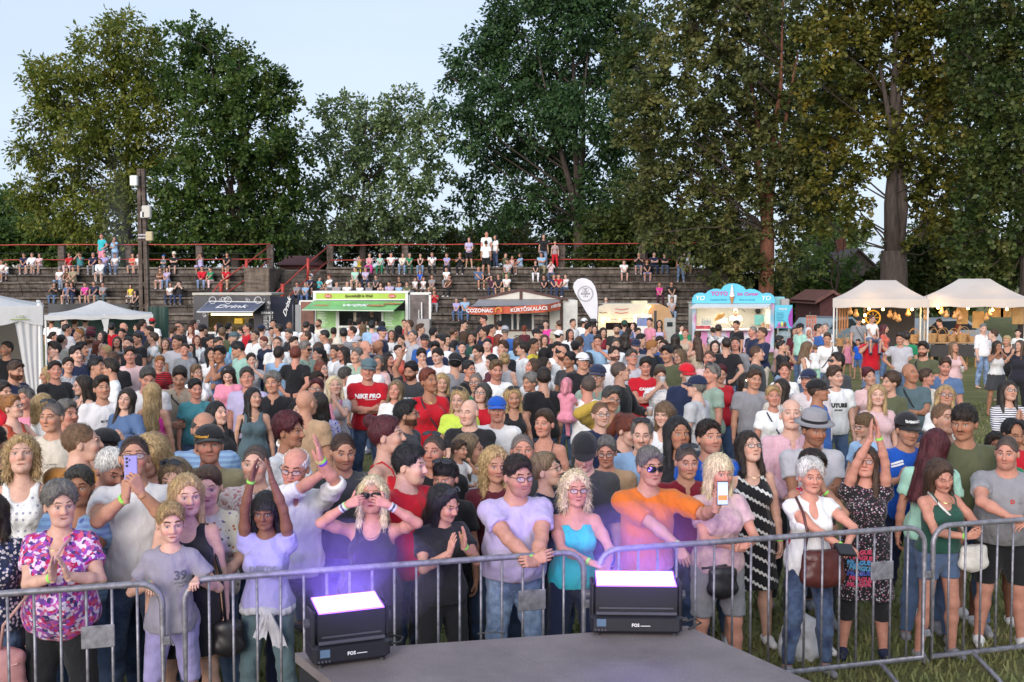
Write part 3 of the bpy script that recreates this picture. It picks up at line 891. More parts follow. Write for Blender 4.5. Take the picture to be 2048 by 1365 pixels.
def stepper(nt, val, mul, duty, ph=0.):
 a = N(nt, 'ShaderNodeMath', operation='MULTIPLY_ADD'); nt.links.new(val, a.inputs[0]); a.inputs[1].default_value = mul; a.inputs[2].default_value = ph
 f = N(nt, 'ShaderNodeMath', operation='FRACT'); nt.links.new(a.outputs[0], f.inputs[0])
 g = N(nt, 'ShaderNodeMath', operation='LESS_THAN'); nt.links.new(f.outputs[0], g.inputs[0]); g.inputs[1].default_value = duty
 return g.outputs[0]
def vor(nt, vec, scale, feature='F1', out='Distance', rnd=1.0):
 n = nt.nodes.new('ShaderNodeTexVoronoi'); n.feature = feature; n.inputs['Scale'].default_value = scale; n.inputs['Randomness'].default_value = rnd
 nt.links.new(vec, n.inputs['Vector']); return n.outputs[out]
def pat_stripes(c2, freq=36, duty=.45):
 return lambda nt, tc, col: mix(nt, stepper(nt, sep(nt, tc)[2], freq, duty), col, c2)
def pat_check(c2, freq=60):
 def f(nt, tc, col):
  s = sep(nt, tc); a = stepper(nt, s[2], freq, .35); c = mix(nt, a, col, c2)
  b_ = stepper(nt, s[0], freq, .35); return mix(nt, b_, c, c2)
 return f
def pat_spots(cols, scale=30, thr=.35, rnd=1.0):
 def f(nt, tc, col):
  w = mix(nt, .04, tc, noise(nt, tc, 20,2, out=1), 'ADD')
  d = vor(nt, tc, scale, rnd=rnd); c = vor(nt, tc, scale, out='Color', rnd=rnd)
  sc = sep(nt, c)[0]
  pc = ramp(nt, sc, [(i / len(cols), k) for i, k in enumerate(cols)], 'CONSTANT')
  g = N(nt, 'ShaderNodeMath', operation='LESS_THAN'); nt.links.new(d, g.inputs[0]); g.inputs[1].default_value = thr
  return mix(nt, g.outputs[0], col, pc)
 return f
def pat_floral(cols, scale=34):
 def f(nt, tc, col):
  w = noise(nt, tc, 26,3,.6, out=1)
  v = nt.nodes.new('ShaderNodeVectorMath'); v.operation = 'MULTIPLY_ADD'
  nt.links.new(w, v.inputs[0]); v.inputs[1].default_value = (.05,.05,.05); nt.links.new(tc, v.inputs[2])
  c = vor(nt, v.outputs[0], scale, out='Color'); sc = sep(nt, c)[0]
  return ramp(nt, sc, [(i / len(cols), k) for i, k in enumerate(cols)], 'CONSTANT')
 return f
def pat_wave(c2, freq=9):
 def f(nt, tc, col):
  s = sep(nt, tc)
  wv = N(nt, 'ShaderNodeMath', operation='SINE'); a = N(nt, 'ShaderNodeMath', operation='MULTIPLY'); nt.links.new(s[0], a.inputs[0]); a.inputs[1].default_value = 190
  nt.links.new(a.outputs[0], wv.inputs[0])
  e = N(nt, 'ShaderNodeMath', operation='MULTIPLY_ADD'); nt.links.new(s[0], e.inputs[0]); e.inputs[1].default_value = .55; nt.links.new(s[2], e.inputs[2])
  g = N(nt, 'ShaderNodeMath', operation='MULTIPLY_ADD'); nt.links.new(wv.outputs[0], g.inputs[0]); g.inputs[1].default_value = .006; nt.links.new(e.outputs[0], g.inputs[2])
  return mix(nt, stepper(nt, g.outputs[0], freq, .22), col, c2)
 return f
def pat_tie(c2, scale=7):
 return lambda nt, tc, col: mix(nt, ramp(nt, noise(nt, tc, scale, 5,.65),[(.40,(0,0,0)),(.62,(1,1,1))]), col, c2)
def hair_mat():
 m, nt, b = newmat('hair')
 oi = nt.nodes.new('ShaderNodeObjectInfo'); tc = texco(nt)
 n = noise(nt, mapping(nt, tc, (1,1,.12)),120,4,.7)
 n2 = noise(nt, mapping(nt, tc, (1,1,.3)),22,3,.6)
 a = mix(nt, 1.0, oi.outputs['Color'], ramp(nt, n, [(.32,(.30,.30,.30)),(.68,(1.75,1.7,1.62))]), 'MULTIPLY')
 a = mix(nt, 1.0, a, ramp(nt, n2,[(.3,(.7,.7,.7)),(.7,(1.2,1.2,1.2))]), 'MULTIPLY')
 nt.links.new(a, b.inputs['Base Color'])
 b.inputs['Roughness'].default_value = .42; b.inputs['Specular IOR Level'].default_value = .45
 bump(nt, b, n, .8,.012)
 return m
M_SKIN, M_HAIR = skin_mat(), hair_mat()
M_CLOTH = cloth_mat('cloth')
M_LEATHER = plain('shiny_lens', (.012,.012,.016),.08,0,0, spec=.8)
M_FRAME = plain('glasses_frame', (.03,.025,.025),.35,0,0)
M_GLASS = None
def clear_lens():
 m, nt, b = newmat('clear_lens')
 b.inputs['Base Color'].default_value = (.9,.9,.95,1); b.inputs['Roughness'].default_value = .05
 b.inputs['Alpha'].default_value = .16
 return m
M_LENS = clear_lens()
def obj_color_mat(name, rough=.5, metal=0., spec=.5):
 m, nt, b = newmat(name)
 oi = nt.nodes.new('ShaderNodeObjectInfo'); n = noise(nt, texco(nt),14,4)
 nt.links.new(mix(nt, 1.0, oi.outputs['Color'], ramp(nt, n, [(.3,(.85,) * 3),(.7,(1.1,) * 3)]), 'MULTIPLY'), b.inputs['Base Color'])
 b.inputs['Roughness'].default_value = rough; b.inputs['Metallic'].default_value = metal; b.inputs['Specular IOR Level'].default_value = spec
 return m
M_SHOE = obj_color_mat('shoe', .55); M_BAND = obj_color_mat('wristband', .5)
W_, K_ = (.74,.74,.75),(.02,.02,.024)
PATS = {
 'stripe': cloth_mat('cloth_stripes', pat_stripes((.03,.03,.05),40,.45)),
 'bstripe': cloth_mat('cloth_blue_stripes', pat_stripes((.22,.33,.55),26,.5)),
 'check': cloth_mat('cloth_check', pat_check((.66,.55,.58),95)),
 'floral': cloth_mat('cloth_floral', pat_floral([(.50,.02,.10),(.32,.06,.42),(.75,.55,.72),(.05,.04,.16),(.55,.12,.40),(.62,.10,.20),(.20,.08,.38),(.70,.62,.75)],42)),
 'blouse': cloth_mat('cloth_blouse', pat_spots([(.45,.16,.08),(.20,.12,.30),(.10,.18,.10),(.74,.72,.68)],22,.22)),
 'dots': cloth_mat('cloth_dots', pat_spots([(.30,.30,.40),(.35,.35,.42)],24,.25,.0)),
 'spots': cloth_mat('cloth_spots', pat_spots([(.10,.03,.03),(.16,.05,.04)],60,.40)),
 'darkfloral': cloth_mat('cloth_dark_floral', pat_spots([(.35,.22,.30),(.30,.12,.16),(.45,.42,.45)],52,.34)),
 'navyfloral': cloth_mat('cloth_navy_floral', pat_spots([(.6,.58,.6),(.05,.06,.2),(.55,.5,.55)],40,.42)),
 'pinkleaf': cloth_mat('cloth_pink_leaf', pat_floral([(.66,.52,.50),(.72,.66,.66),(.50,.24,.24),(.70,.62,.61)],55)),
 'wave': cloth_mat('cloth_wave', pat_wave((.70,.70,.68),9)),
 'tie': cloth_mat('cloth_tie_dye', pat_tie((.42,.25,.34))),
 'bwtie': cloth_mat('cloth_tie_dye_dark', pat_tie((.03,.03,.06),9)),
 'leopard': cloth_mat('cloth_leopard', pat_spots([(.08,.05,.03),(.12,.08,.05)],48,.32)),
 'jeans': cloth_mat('denim', pat_tie((.10,.15,.26),6)),
 'redmaze': cloth_mat('cloth_maze', pat_stripes((.03,.02,.02),30,.5)),
}
# ------------------------------------------------------------------ building one person from a short description
C_ = {
 'white': (.80,.80,.80), 'cream': (.66,.60,.50), 'beige': (.52,.42,.32), 'tan': (.45,.30,.18), 'brown': (.14,.075,.045), 'rust': (.36,.06,.03),
 'black': (.018,.018,.021), 'charcoal': (.055,.058,.065), 'grey': (.25,.25,.27), 'ltgrey': (.46,.46,.49), 'navy': (.018,.026,.065), 'blue': (.04,.13,.42),
 'royal': (.015,.10,.50), 'ltblue': (.30,.47,.68), 'denim': (.09,.15,.28), 'ltdenim': (.28,.38,.55), 'dkdenim': (.03,.045,.10), 'teal': (.06,.24,.27), 'turq': (.03,.42,.48),
 'mint': (.36,.62,.52), 'green': (.02,.22,.10), 'lime': (.22,.68,.06), 'yellow': (.70,.52,.05), 'lemon': (.62,.76,.10), 'olive': (.10,.11,.06), 'khaki': (.28,.25,.15), 'dkgreen': (.02,.07,.05),
 'red': (.52,.012,.025), 'dkred': (.20,.012,.025), 'maroon': (.11,.018,.03), 'coral': (.62,.13,.09), 'orange': (.60,.15,.02), 'pink': (.70,.26,.36), 'hotpink': (.70,.05,.32), 'ltpink': (.70,.48,.48),
 'lilac': (.34,.32,.58), 'mauve': (.29,.27,.34), 'lavender': (.48,.42,.62), 'purple': (.10,.05,.16), 'slate': (.09,.14,.16), 'plum': (.07,.02,.04), 'sage': (.30,.40,.32), 'mustard': (.50,.34,.06), 'bronze': (.38,.17,.04),
}
CW = {'ltgrey': 'pale grey', 'ltblue': 'light blue', 'ltdenim': 'faded blue', 'dkdenim': 'dark blue', 'denim': 'blue denim', 'turq': 'turquoise', 'lime': 'lime green', 'lemon': 'lemon yellow', 'dkgreen': 'dark green', 'dkred': 'dark red',
   'hotpink': 'hot pink', 'ltpink': 'pale pink', 'royal': 'royal blue', 'slate': 'slate green', 'navy': 'navy blue'}
HAIRC = {'black': (.010,.009,.010), 'dark': (.022,.014,.010), 'brown': (.060,.032,.018), 'ltbrown': (.14,.085,.045), 'blond': (.42,.29,.14), 'pale': (.66,.55,.36), 'grey': (.17,.16,.15), 'white': (.66,.65,.64), 'hood': (.70,.28,.36), 'salt': (.060,.055,.050), 'red': (.15,.035,.018), 'wine': (.075,.010,.016), 'ginger': (.30,.13,.04), 'streak': (.20,.14,.08)}
HW = {'black': 'black', 'dark': 'dark', 'brown': 'brown', 'ltbrown': 'light brown', 'blond': 'blond', 'pale': 'platinum blond', 'grey': 'grey', 'white': 'white', 'hood': 'pink', 'salt': 'greying', 'red': 'auburn', 'wine': 'wine red', 'ginger': 'ginger', 'streak': 'streaked'}
SKINC = {'a': (.54,.32,.23), 'b': (.48,.26,.175), 'c': (.36,.18,.11), 'd': (.21,.10,.062), 'p': (.62,.39,.30), 'r': (.54,.27,.195)}
HK = {'buzz': 'cropped {} hair', 'bald': 'bald head', 'ring': 'balding {} hair', 'short': 'short {} hair', 'quiff': '{} quiff', 'grey': 'short {} hair', 'vol': 'full {} hair', 'bob': '{} bob', 'bobf': 'fringed {} bob', 'long': 'long {} hair', 'lfringe': 'long fringed {} hair',
   'vlong': 'very long {} hair', 'half': 'shoulder-length {} hair', 'curly': 'curly {} hair', 'curlyb': 'short curly {} hair', 'pony': '{} ponytail', 'bun': '{} topknot', 'lowbun': '{} bun', 'slick': 'tied-back {} hair', 'reced': 'receding {} hair', 'mop': '{} fringe', 'fringe': 'long fringed {} hair'}
PW = {'cross': 'with crossed arms', 'clap': 'clapping', 'pray': 'pressing both palms together', 'clasp': 'with clasped hands', 'belly': 'with folded hands', 'hip': 'with one hand on hip', 'hip2': 'with one hand on hip', 'phone': 'filming with a phone', 'phone1': 'holding up a phone', 'phone1l': 'holding up a phone',
   'drink': 'drinking', 'drinkl': 'drinking', 'drink2': 'drinking with both hands', 'cup': 'holding a cup', 'cupl': 'holding a cup', 'up': 'with one arm raised', 'upl': 'with one arm raised', 'clapup': 'clapping overhead', 'shade': 'shading the eyes', 'shadel': 'shading the eyes', 'hold': 'hugging something to the chest',
   'talk': 'gesturing', 'chin': 'with hand at mouth', 'back': 'with hands behind back', 'sitlean': 'leaning on the knees', 'sitcross': 'with arms crossed', 'sitface': 'with hands at the face', 'sitshade': 'shading the eyes', 'sitphone': 'looking at a phone'}
TW = {'tee': 't-shirt', 'polo': 'polo shirt', 'shirt': 'shirt', 'long': 'long-sleeved top', 'jacket': 'jacket', 'tank': 'tank top', 'cami': 'strappy top', 'dress': 'sleeveless dress', 'tdress': 'dress', 'vtee': 'v-neck top', 'strapless': 'strapless top'}
PATW = {'stripe': 'striped', 'bstripe': 'blue striped', 'check': 'checked', 'floral': 'floral', 'blouse': 'floral', 'dots': 'dotted', 'spots': 'speckled', 'darkfloral': 'dark floral', 'navyfloral': 'navy floral', 'pinkleaf': 'leaf-patterned', 'wave': 'wavy striped', 'tie': 'tie-dyed', 'bwtie': 'tie-dyed', 'leopard': 'leopard print', 'redmaze': 'maze-patterned'}
PEOPLE = []
_MC = {}
def cached(key, fn):
 if key not in _MC: _MC[key] = fn()
 return _MC[key]
FX0, FY0, FSL = -2.81,6.03,.292      # line of the crowd barrier
def fence_y(X): return FY0 + (X - FX0) * FSL
def parse(line):
 lab = None
 if '|' in line: line, lab = line.split('|'); lab = lab.strip()
 t = line.split()
 d = dict(x=float(t[0]), y=float(t[1]), sex=t[2][0], fat=(int(t[2][1:]) / 10 if len(t[2]) > 1 else {'m': .3, 'f': .2, 'c': 0}[t[2][0]]), label=lab)
 h = t[3].split('.'); d['hair'] = h[0]; d['hc'] = h[1] if len(h) > 1 else 'dark'
 p = t[4].split('.'); d['top'] = p[0]; d['tc'] = p[1] if len(p) > 1 else 'white'; d['pat'] = p[2] if len(p) > 2 else None
 p = t[5].split('.'); d['bot'] = p[0]; d['bc'] = p[1] if len(p) > 1 else 'denim'
 d['pose'] = t[6]; d['yaw'] = float(t[7]); d['ex'] = t[8:]
 return d
def opt(d, pre, dflt=None, typ=float):
 for e in d['ex']:
  if e.startswith(pre) and e[len(pre):].lstrip('-').replace('.', '').isdigit(): return typ(e[len(pre):])
 return dflt
def sub_opt(d, pre):
 for e in d['ex']:
  if e.startswith(pre + '.'): return e.split('.')[1]
 return None
NCOUNT = [0]
def make_person(d, base=None, scale=None, sit=False, group='people in the festival crowd', lod=None, arms=None):
 NCOUNT[0] += 1
 r = random.Random(int(d['x'] * 31 + d['y'] * 7))
 dist = math.hypot(base[0], base[1])
 lod = lod if lod is not None else (0 if dist < 11.5 else 1 if dist < 21 else 2)
 h, hh, hd, hr = [(.011,.004,.0038,.0055),(.016,.0065,.0065,.008),(.022,.011,.011,.013)][lod]
 sex, fat, pose = d['sex'], d['fat'], d['pose']
 hy, hp, hroll = opt(d, 'hy'), opt(d, 'hp'), opt(d, 'hl', 0)
 if hy is None: hy = r.choice((-30,-15,0,0,15,30)) if lod == 2 else r.uniform(-28,28)
 if hp is None: hp = r.choice((-6,0,8)) if lod == 2 else r.uniform(-8,12)
 if lod == 1: hroll = hroll or r.uniform(-7,7)
 lean = opt(d, 'ln', 0)
 step = 2 if lod == 2 else 1
 akey = (sex, fat, pose, sit, lean, arms is not None and d['x'])
 B = cached(('B',) + akey, lambda: Body(sex, fat, pose, sit, R(lean), arms=arms))
 B.headM = rotm(R(hy), R(hp), R(hroll)) * (1.085 if sex != 'c' else 1.14)
 if lod < 2: B.headM = B.headM @ np.diag([1 + r.uniform(-.055,.055),1 + r.uniform(-.03,.03),1 + r.uniform(-.01,.03)])
 beard = opt(d, 'beard', 0, int); lips = opt(d, 'lips', 0, int); smile = opt(d, 'smile', r.choice((0,0,1)), int); age = 1 if ('age' in d['ex'] or (d['hc'] in ('grey', 'white') and lod < 2)) else 0
 shut = 1 if 'shut' in d['ex'] else 0
 sk = (d['x'] if lod < 2 else 0, hy, hp, hroll, beard, lips, smile if lod < 2 else 0, age, shut, lod)
 def mk_body():
  hk = head_mesh(sex, fat, hd, beard, lips, smile if lod < 2 else 0, shut, age, (d['hair'], d['hc']) if lod < 2 and d['hair'] != 'bald' else None)
  return body_data('person', *body_mesh(B, h, hh, hk))
 me = cached(('body',) + akey + sk, mk_body)
 skin = SKINC[sub_opt(d, 'skin') or r.choice('aabbpar')]
 j = 1 + r.uniform(-.08,.08)
 root = link('person', me, None, base, M_SKIN, tuple(c * j for c in skin))
 root.rotation_euler = (0,0, R(d['yaw'])); root.scale = (scale,) * 3
 root['category'] = 'person'; root['group'] = group
 def col(c):
  k = 1 + r.uniform(-.12,.10)
  return tuple(min(.85, v * k * (1 + r.uniform(-.02,.02))) for v in C_[c])
 head = lambda V: turned(V, B.headM, B.headO)
 hk_ = (d['x'] if lod < 2 else 0, hy, hp, hroll, sit, lean, sex if sex != 'm' else 'm', fat if lean else 0)
 def headpart(name, V, Q, mat, color, smooth=True, key=None):
  me = cached(('hp', key, hk_, lod, round(float(B.headO[2]),3), round(float(B.headO[1]),3)), lambda: mesh_np(name, head(V), Q, smooth))
  return link(name, me, root, None, mat, color)
 cap = next((e for e in d['ex'] if e.split('.')[0] in ('cap', 'capb', 'hat', 'sunhat')), None)
 if d['hair'] != 'bald':
  kind = d['hair']
  V, Q = hair_mesh(kind, hr)
  if cap:
   keep = (V[:, 2] < 1.695)
   V, Q, _ = cull(V, Q, keep)
  if lod < 2:
   nv, nq = len(V), len(Q)
   V, Q = cached(('cards', kind, bool(cap), lod), lambda: hair_cards(V, Q, kind, lod))
   if kind == 'buzz': V, Q = V[nv:], Q[nq:] - nv      # only stubble: the scalp itself carries the colour
  headpart('hair', V, Q, M_HAIR, HAIRC[d['hc']], key=('hair', kind, bool(cap)))
 if cap:
  ck, cc = cap.split('.')[:2]
  parts = gear_mesh(ck, hr)
  for nm, V, Q in parts:
   if isinstance(V, MB):
    VV = np.array(V.V, np.float32)
    me = cached(('gear', ck, nm, hk_, round(float(B.headO[2]),3), round(float(B.headO[1]),3)), lambda: (lambda m: m)(_gear_me(nm, head(VV), V.F)))
    o = link(nm, me, root, None, M_CLOTH, col(cc) if nm != 'hat_band' else C_['black'])
   else: headpart(nm, V, Q, M_CLOTH, col(cc), key=('cap', ck, nm))
 for g in ('glasses', 'shades', 'up'):
  if g in d['ex'] and (lod < 2 or g != 'glasses'):
   fr, ln = glasses_mb(g)
   for nm, b, mt in ((('glasses' if g == 'glasses' else 'sunglasses'), fr, M_FRAME),('lens', ln, M_LENS if g == 'glasses' else M_LEATHER)):
    VV = np.array([tuple(v) for v in b.V], np.float32)
    me = _gear_me(nm, head(VV), b.F)
    if nm == 'lens': link(nm, me, gl, None, mt)
    else: gl = link(nm, me, root, None, mt)
 # ---- clothes
 top = d['top']; mat = PATS.get(d['pat'], M_CLOTH)
 if top != 'none':
  base_top = 'tee' if top == 'vtee' else top
  sleeve = {'long': 1.96, 'shirt': 1.96 if 'roll' not in d['ex'] else 1.1, 'jacket': 1.96}.get(top, .58)
  if 'ss' in d['ex']: sleeve = .30
  if 'els' in d['ex']: sleeve = .85
  neck = 'v' if top == 'vtee' else ('scoop' if 'scoop' in d['ex'] else None)
  hem = {'dress': .60, 'tdress': .55}.get(top, .88 if d['bot'] not in ('hot', 'skirt') or top not in ('cami', 'tank') else .97)
  hem = opt(d, 'hem', hem * 100) / 100
  if sit: hem = max(hem, .90)
  def mk_top():
   f = shirt_field(B, base_top, h, hem=hem, sleeve=sleeve, neck=neck)
   if top == 'polo' or 'collar' in d['ex'] or top == 'shirt':
    for e in (1,-1):
     f.add(cone(B.lm((e * .066,.0,1.475 + B.zo)), B.lm((e * .03,-.088,1.425 + B.zo)),.013,.013),.004)
     f.add(cone(B.lm((e * .066,.0,1.475 + B.zo)), B.lm((e * .04,.07,1.475 + B.zo)),.014,.014),.004)
    f.sub(ell(B.lm((0,-.11,1.43 + B.zo)),(.022,.07,.055)),.006)
   return mesh_np('shirt', *f.mesh())
  nm = {'dress': 'dress', 'tdress': 'dress', 'jacket': 'jacket', 'tank': 'tank_top', 'cami': 'top', 'strapless': 'top', 'shirt': 'shirt', 'polo': 'polo_shirt', 'long': 'top'}.get(top, 't_shirt')
  me = cached(('top', akey, top, sleeve, neck, hem, 'collar' in d['ex'], lod), mk_top)
  link(nm, me, root, None, mat, col(d['tc']))
 bot = d['bot']
 if bot != 'none':
  me = cached(('bot', akey, bot, lod), lambda: mesh_np('trousers', *bottom_field(B, bot, max(h, .015)).mesh()))
  link({'shorts': 'shorts', 'hot': 'shorts', 'skirt': 'skirt', 'jeans': 'jeans', 'capri': 'leggings', 'slim': 'jeans'}.get(bot, 'trousers'), me, root, None,
    PATS['jeans'] if 'denim' in d['bc'] else PATS.get(sub_opt(d, 'bp'), M_CLOTH), col(d['bc']))
 if base[2] > 1 or lod < 2 or 'shoes' in d['ex']:
  sc = r.choice(('white', 'white', 'black', 'grey', 'navy'))
  for e in (1,-1):
   me = cached(('shoe', sex, fat, pose, sit, lean, e, lod), lambda: mesh_np('shoe', *shoe_mesh(B, e, .012 if lod < 2 else .02)))
   link('shoe', me, root, None, M_SHOE, C_[sc])
 bd = [e for e in d['ex'] if e.startswith('band')]
 if bd or (lod == 0 and r.random() < .35):
  e = -1 if 'bandl' in bd else 1
  S, E, W, fd, pn, hs = B.arms[e]
  wristband(root, E, W, (.30,.80,.12) if r.random() < .8 or bd else (.75,.75,.75),.030 if sex == 'f' else .034)
 d['root'] = root; d['B'] = B; d['lod'] = lod; d['scale'] = scale; d['dist'] = dist; d['sit'] = sit
 PEOPLE.append(d)
 return root, B
def _gear_me(nm, V, Fs):
 me = bpy.data.meshes.new(nm); me.from_pydata([tuple(map(float, v)) for v in V],[],[tuple(f) for f in Fs]); me.update()
 me.polygons.foreach_set('use_smooth', np.ones(len(me.polygons), bool)); return me
def wristband(root, E, W, c, r=.033, t=.93):
 p = E + (W - E) * t; u = Vector(nrm(W - E)); a = u.orthogonal().normalized(); b = u.cross(a)
 m = MB(); n = 14; V = []
 for k in range(n):
  q = 2 * math.pi * k / n; d = a * math.cos(q) + b * math.sin(q)
  for rr, zz in ((r, -.009),(r, .009),(r - .004,.009),(r - .004,-.009)): V.append(Vector(p) + d * rr + u * zz)
 Fs = [(k * 4 + i, ((k + 1) % n) * 4 + i, ((k + 1) % n) * 4 + (i + 1) % 4, k * 4 + (i + 1) % 4) for k in range(n) for i in range(4)]
 m.add(V, Fs); return m.build('wristband', M_BAND, root, color=c)
def world_hand(d, e):
 S, E, W, fd, pn, hs = d['B'].arms[e]
 M = Matrix.LocRotScale(d['root'].location, d['root'].rotation_euler, d['root'].scale)
 p = M @ Vector(W + fd * .08 + pn * .028); Rm = M.to_3x3().normalized()
 return p, (Rm @ Vector(fd)).normalized(),(Rm @ Vector(pn)).normalized()
HEIGHT = {'m': 1.77, 'f': 1.65, 'c': 1.2}
def stand(line, **kw):
 d = parse(line)
 r = random.Random(int(d['x'] * 13 + d['y'] * 5))
 hat = .02 if any(e.startswith(('cap', 'hat', 'sunhat')) for e in d['ex']) else .012
 off = opt(d, 'F')
 if off is not None:
  X = (d['x'] - CX) / F * 7
  for _ in range(6): X = at(d['x'], d['y'], fence_y(X) + off).x
  p = at(d['x'], d['y'], fence_y(X) + off); H = p.z
 else:
  H = opt(d, 'H') or HEIGHT[d['sex']] * r.uniform(.97,1.03)
  Y = opt(d, 'Y')
  if Y: p = at(d['x'], d['y'], Y); H = p.z
  else:
   p = onz(d['x'], d['y'], H)
 return d, p, H, hat, kw
QUEUE = []
def add(line, **kw): QUEUE.append(stand(line, **kw))
def settle():
 P = [[q[1].x, q[1].y, q[2], opt(q[0], 'F') is not None or opt(q[0], 'Y') is not None] for q in QUEUE]
 nomH = lambda q: opt(q[0], 'H') or HEIGHT[q[0]['sex']]
 key = [math.hypot(q[1].x, q[1].y) if (opt(q[0], 'F') is not None or opt(q[0], 'Y')) else 2200 * (ZC - nomH(q)) / (q[0]['y'] - 567) for q in QUEUE]
 for it in range(90):
  moved = False
  for i in range(len(P)):
   for k in range(i + 1, len(P)):
    far, nea = (k, i) if key[k] >= key[i] else (i, k)
    df, dn = math.hypot(*P[far][:2]), math.hypot(*P[nea][:2])
    lat = abs(P[far][0] / P[far][1] - P[nea][0] / P[nea][1]) * dn
    need = .42 if not ('near' in QUEUE[i][0]['ex'] or 'near' in QUEUE[k][0]['ex']) else .28
    if lat < need and df - dn < math.sqrt(need * need - lat * lat) and abs(df - dn) < 2.5:
     if P[i][3] and P[k][3]: continue
     for j, sgn in ((far, 1),(nea, -1)):
      if P[j][3]: continue
      L = math.hypot(*P[j][:2]); t = (L + sgn * .07) / L
      P[j][2] = ZC + (P[j][2] - ZC) * t; P[j][0] *= t; P[j][1] *= t; moved = True
  if not moved: break
 for (d, p, H, hat, kw),(x, y, h, fx) in zip(QUEUE, P):
  B0 = 1.757 if True else 0
  lean = opt(d, 'ln', 0); hp = opt(d, 'hp', 3)
  htop = 1.535 + .222 * (1.085 if d['sex'] != 'c' else 1.14) * math.cos(R(hp)) - (.0 if not lean else (.75 * (1 - math.cos(R(lean)))))
  make_person(d, (x, y, 0), h / (htop + hat), **kw)
  root = d['root']; B = d['B']
  hc = Vector(B.headO) * root.scale[0]; o = Matrix.Rotation(R(d['yaw']),3, 'Z') @ Vector((hc.x, hc.y, 0))
  root.location = (x - o.x, y - o.y, 0)
# ------------------------------------------------------------------ ground, terraces, rails
def grass_mat():
 m, nt, b = newmat('ground_grass')
 tc = texco(nt)
 a = noise(nt, tc, 1.2,5,.6); d = noise(nt, mapping(nt, tc, (1,1,1)),40,4,.7)
 c1 = ramp(nt, a, [(.35,(.13,.15,.06)),(.52,(.19,.19,.085)),(.68,(.26,.22,.12))])
 c2 = ramp(nt, d, [(.3,(.5,.5,.45)),(.7,(1.35,1.35,1.3))])
 nt.links.new(mix(nt, 1.0, c1, c2, 'MULTIPLY'), b.inputs['Base Color'])
 b.inputs['Roughness'].default_value = .95; b.inputs['Specular IOR Level'].default_value = .1
 bump(nt, b, d, .8,.05)
 return m
P = [[(x, y, 0 if y < 100 else 0) for x in (-400,-60,-15,15,60,400)] for y in (-30,2,12,30,60,120,900)]
ground = MB().sheet(P).build('ground', grass_mat()); ground['kind'] = 'structure'
def tufts():
 V, Fq = [],[]
 for i in range(26000):
  y = random.uniform(6.2,26) if i % 3 else random.uniform(6.2,11); x = random.uniform(-.50,.50) * y * (1 if i % 2 else 1)
  if i % 4 == 0: x = random.uniform(.12,.48) * y
  a = random.uniform(0,6.28); w = .006 + .0008 * y; h = random.uniform(.03,.075); dx, dy = math.cos(a), math.sin(a)
  bx, by = random.uniform(-.03,.03), random.uniform(-.03,.03)
  n = len(V); V += [(x - dx * w, y - dy * w, 0),(x + dx * w, y + dy * w, 0),(x + bx + dx * w * .3, y + by + dy * w * .3, h),(x + bx - dx * w * .3, y + by - dy * w * .3, h)]
  Fq.append((n, n + 1, n + 2, n + 3))
 m, nt, b = newmat('grass_blades')
 n = noise(nt, texco(nt),2.0,3)
 nt.links.new(ramp(nt, n, [(.3,(.11,.14,.045)),(.55,(.18,.19,.07)),(.75,(.30,.26,.13))]), b.inputs['Base Color']); b.inputs['Roughness'].default_value = .8
 o = link('grass', mesh_np('grass', V, Fq, False), None, None, m)
 set_props(o, 'short dry trampled grass on the festival ground', 'grass', None, 'stuff')
tufts()
def concrete_mat(name, c, dark=.35):
 m, nt, b = newmat(name)
 tc = texco(nt)
 a = noise(nt, mapping(nt, tc, (.5,1,2.5)),2.2,6,.65); s = noise(nt, mapping(nt, tc, (3,1,.5)),1.4,5,.7); f = noise(nt, tc, 30,4)
 c1 = ramp(nt, a, [(.30, tuple(v * dark for v in c)),(.5, c),(.75, tuple(v * 1.5 for v in c))])
 c1 = mix(nt, 1.0, c1, ramp(nt, s, [(.35,(.45,.42,.38)),(.6,(1,1,1))]), 'MULTIPLY')
 c1 = mix(nt, 1.0, c1, ramp(nt, f, [(.3,(.7,.7,.7)),(.7,(1.2,1.2,1.2))]), 'MULTIPLY')
 nt.links.new(c1, b.inputs['Base Color']); b.inputs['Roughness'].default_value = .95; b.inputs['Specular IOR Level'].default_value = .15
 bump(nt, b, f, .5,.03)
 return m
M_CONC = concrete_mat('old_concrete', (.125,.108,.097),.28); M_CONC2 = concrete_mat('weathered_boards', (.20,.172,.15),.4); M_POST = concrete_mat('concrete_post', (.15,.12,.105))
M_RED = plain('red_pipe', (.40,.045,.03),.5,0,.25,3); M_STEEL = plain('galvanised_steel', (.25,.245,.275),.48,.5,.40,22); M_DARK = plain('dark_metal', (.03,.03,.034),.5)
ROWS_PX = [536.4,551.5,566.6,581.7,596.8,611.9,627.0,642.0]
ROW_Y = [65.0 - .80 * k for k in range(8)]
ROW_Z = [at(300, p, y).z for p, y in zip(ROWS_PX, ROW_Y)]
ROW_Z = [ROW_Z[0] - (ROW_Z[0] - ROW_Z[5]) / 5 * k for k in range(8)]
STEP = ROW_Z[0] - ROW_Z[1]
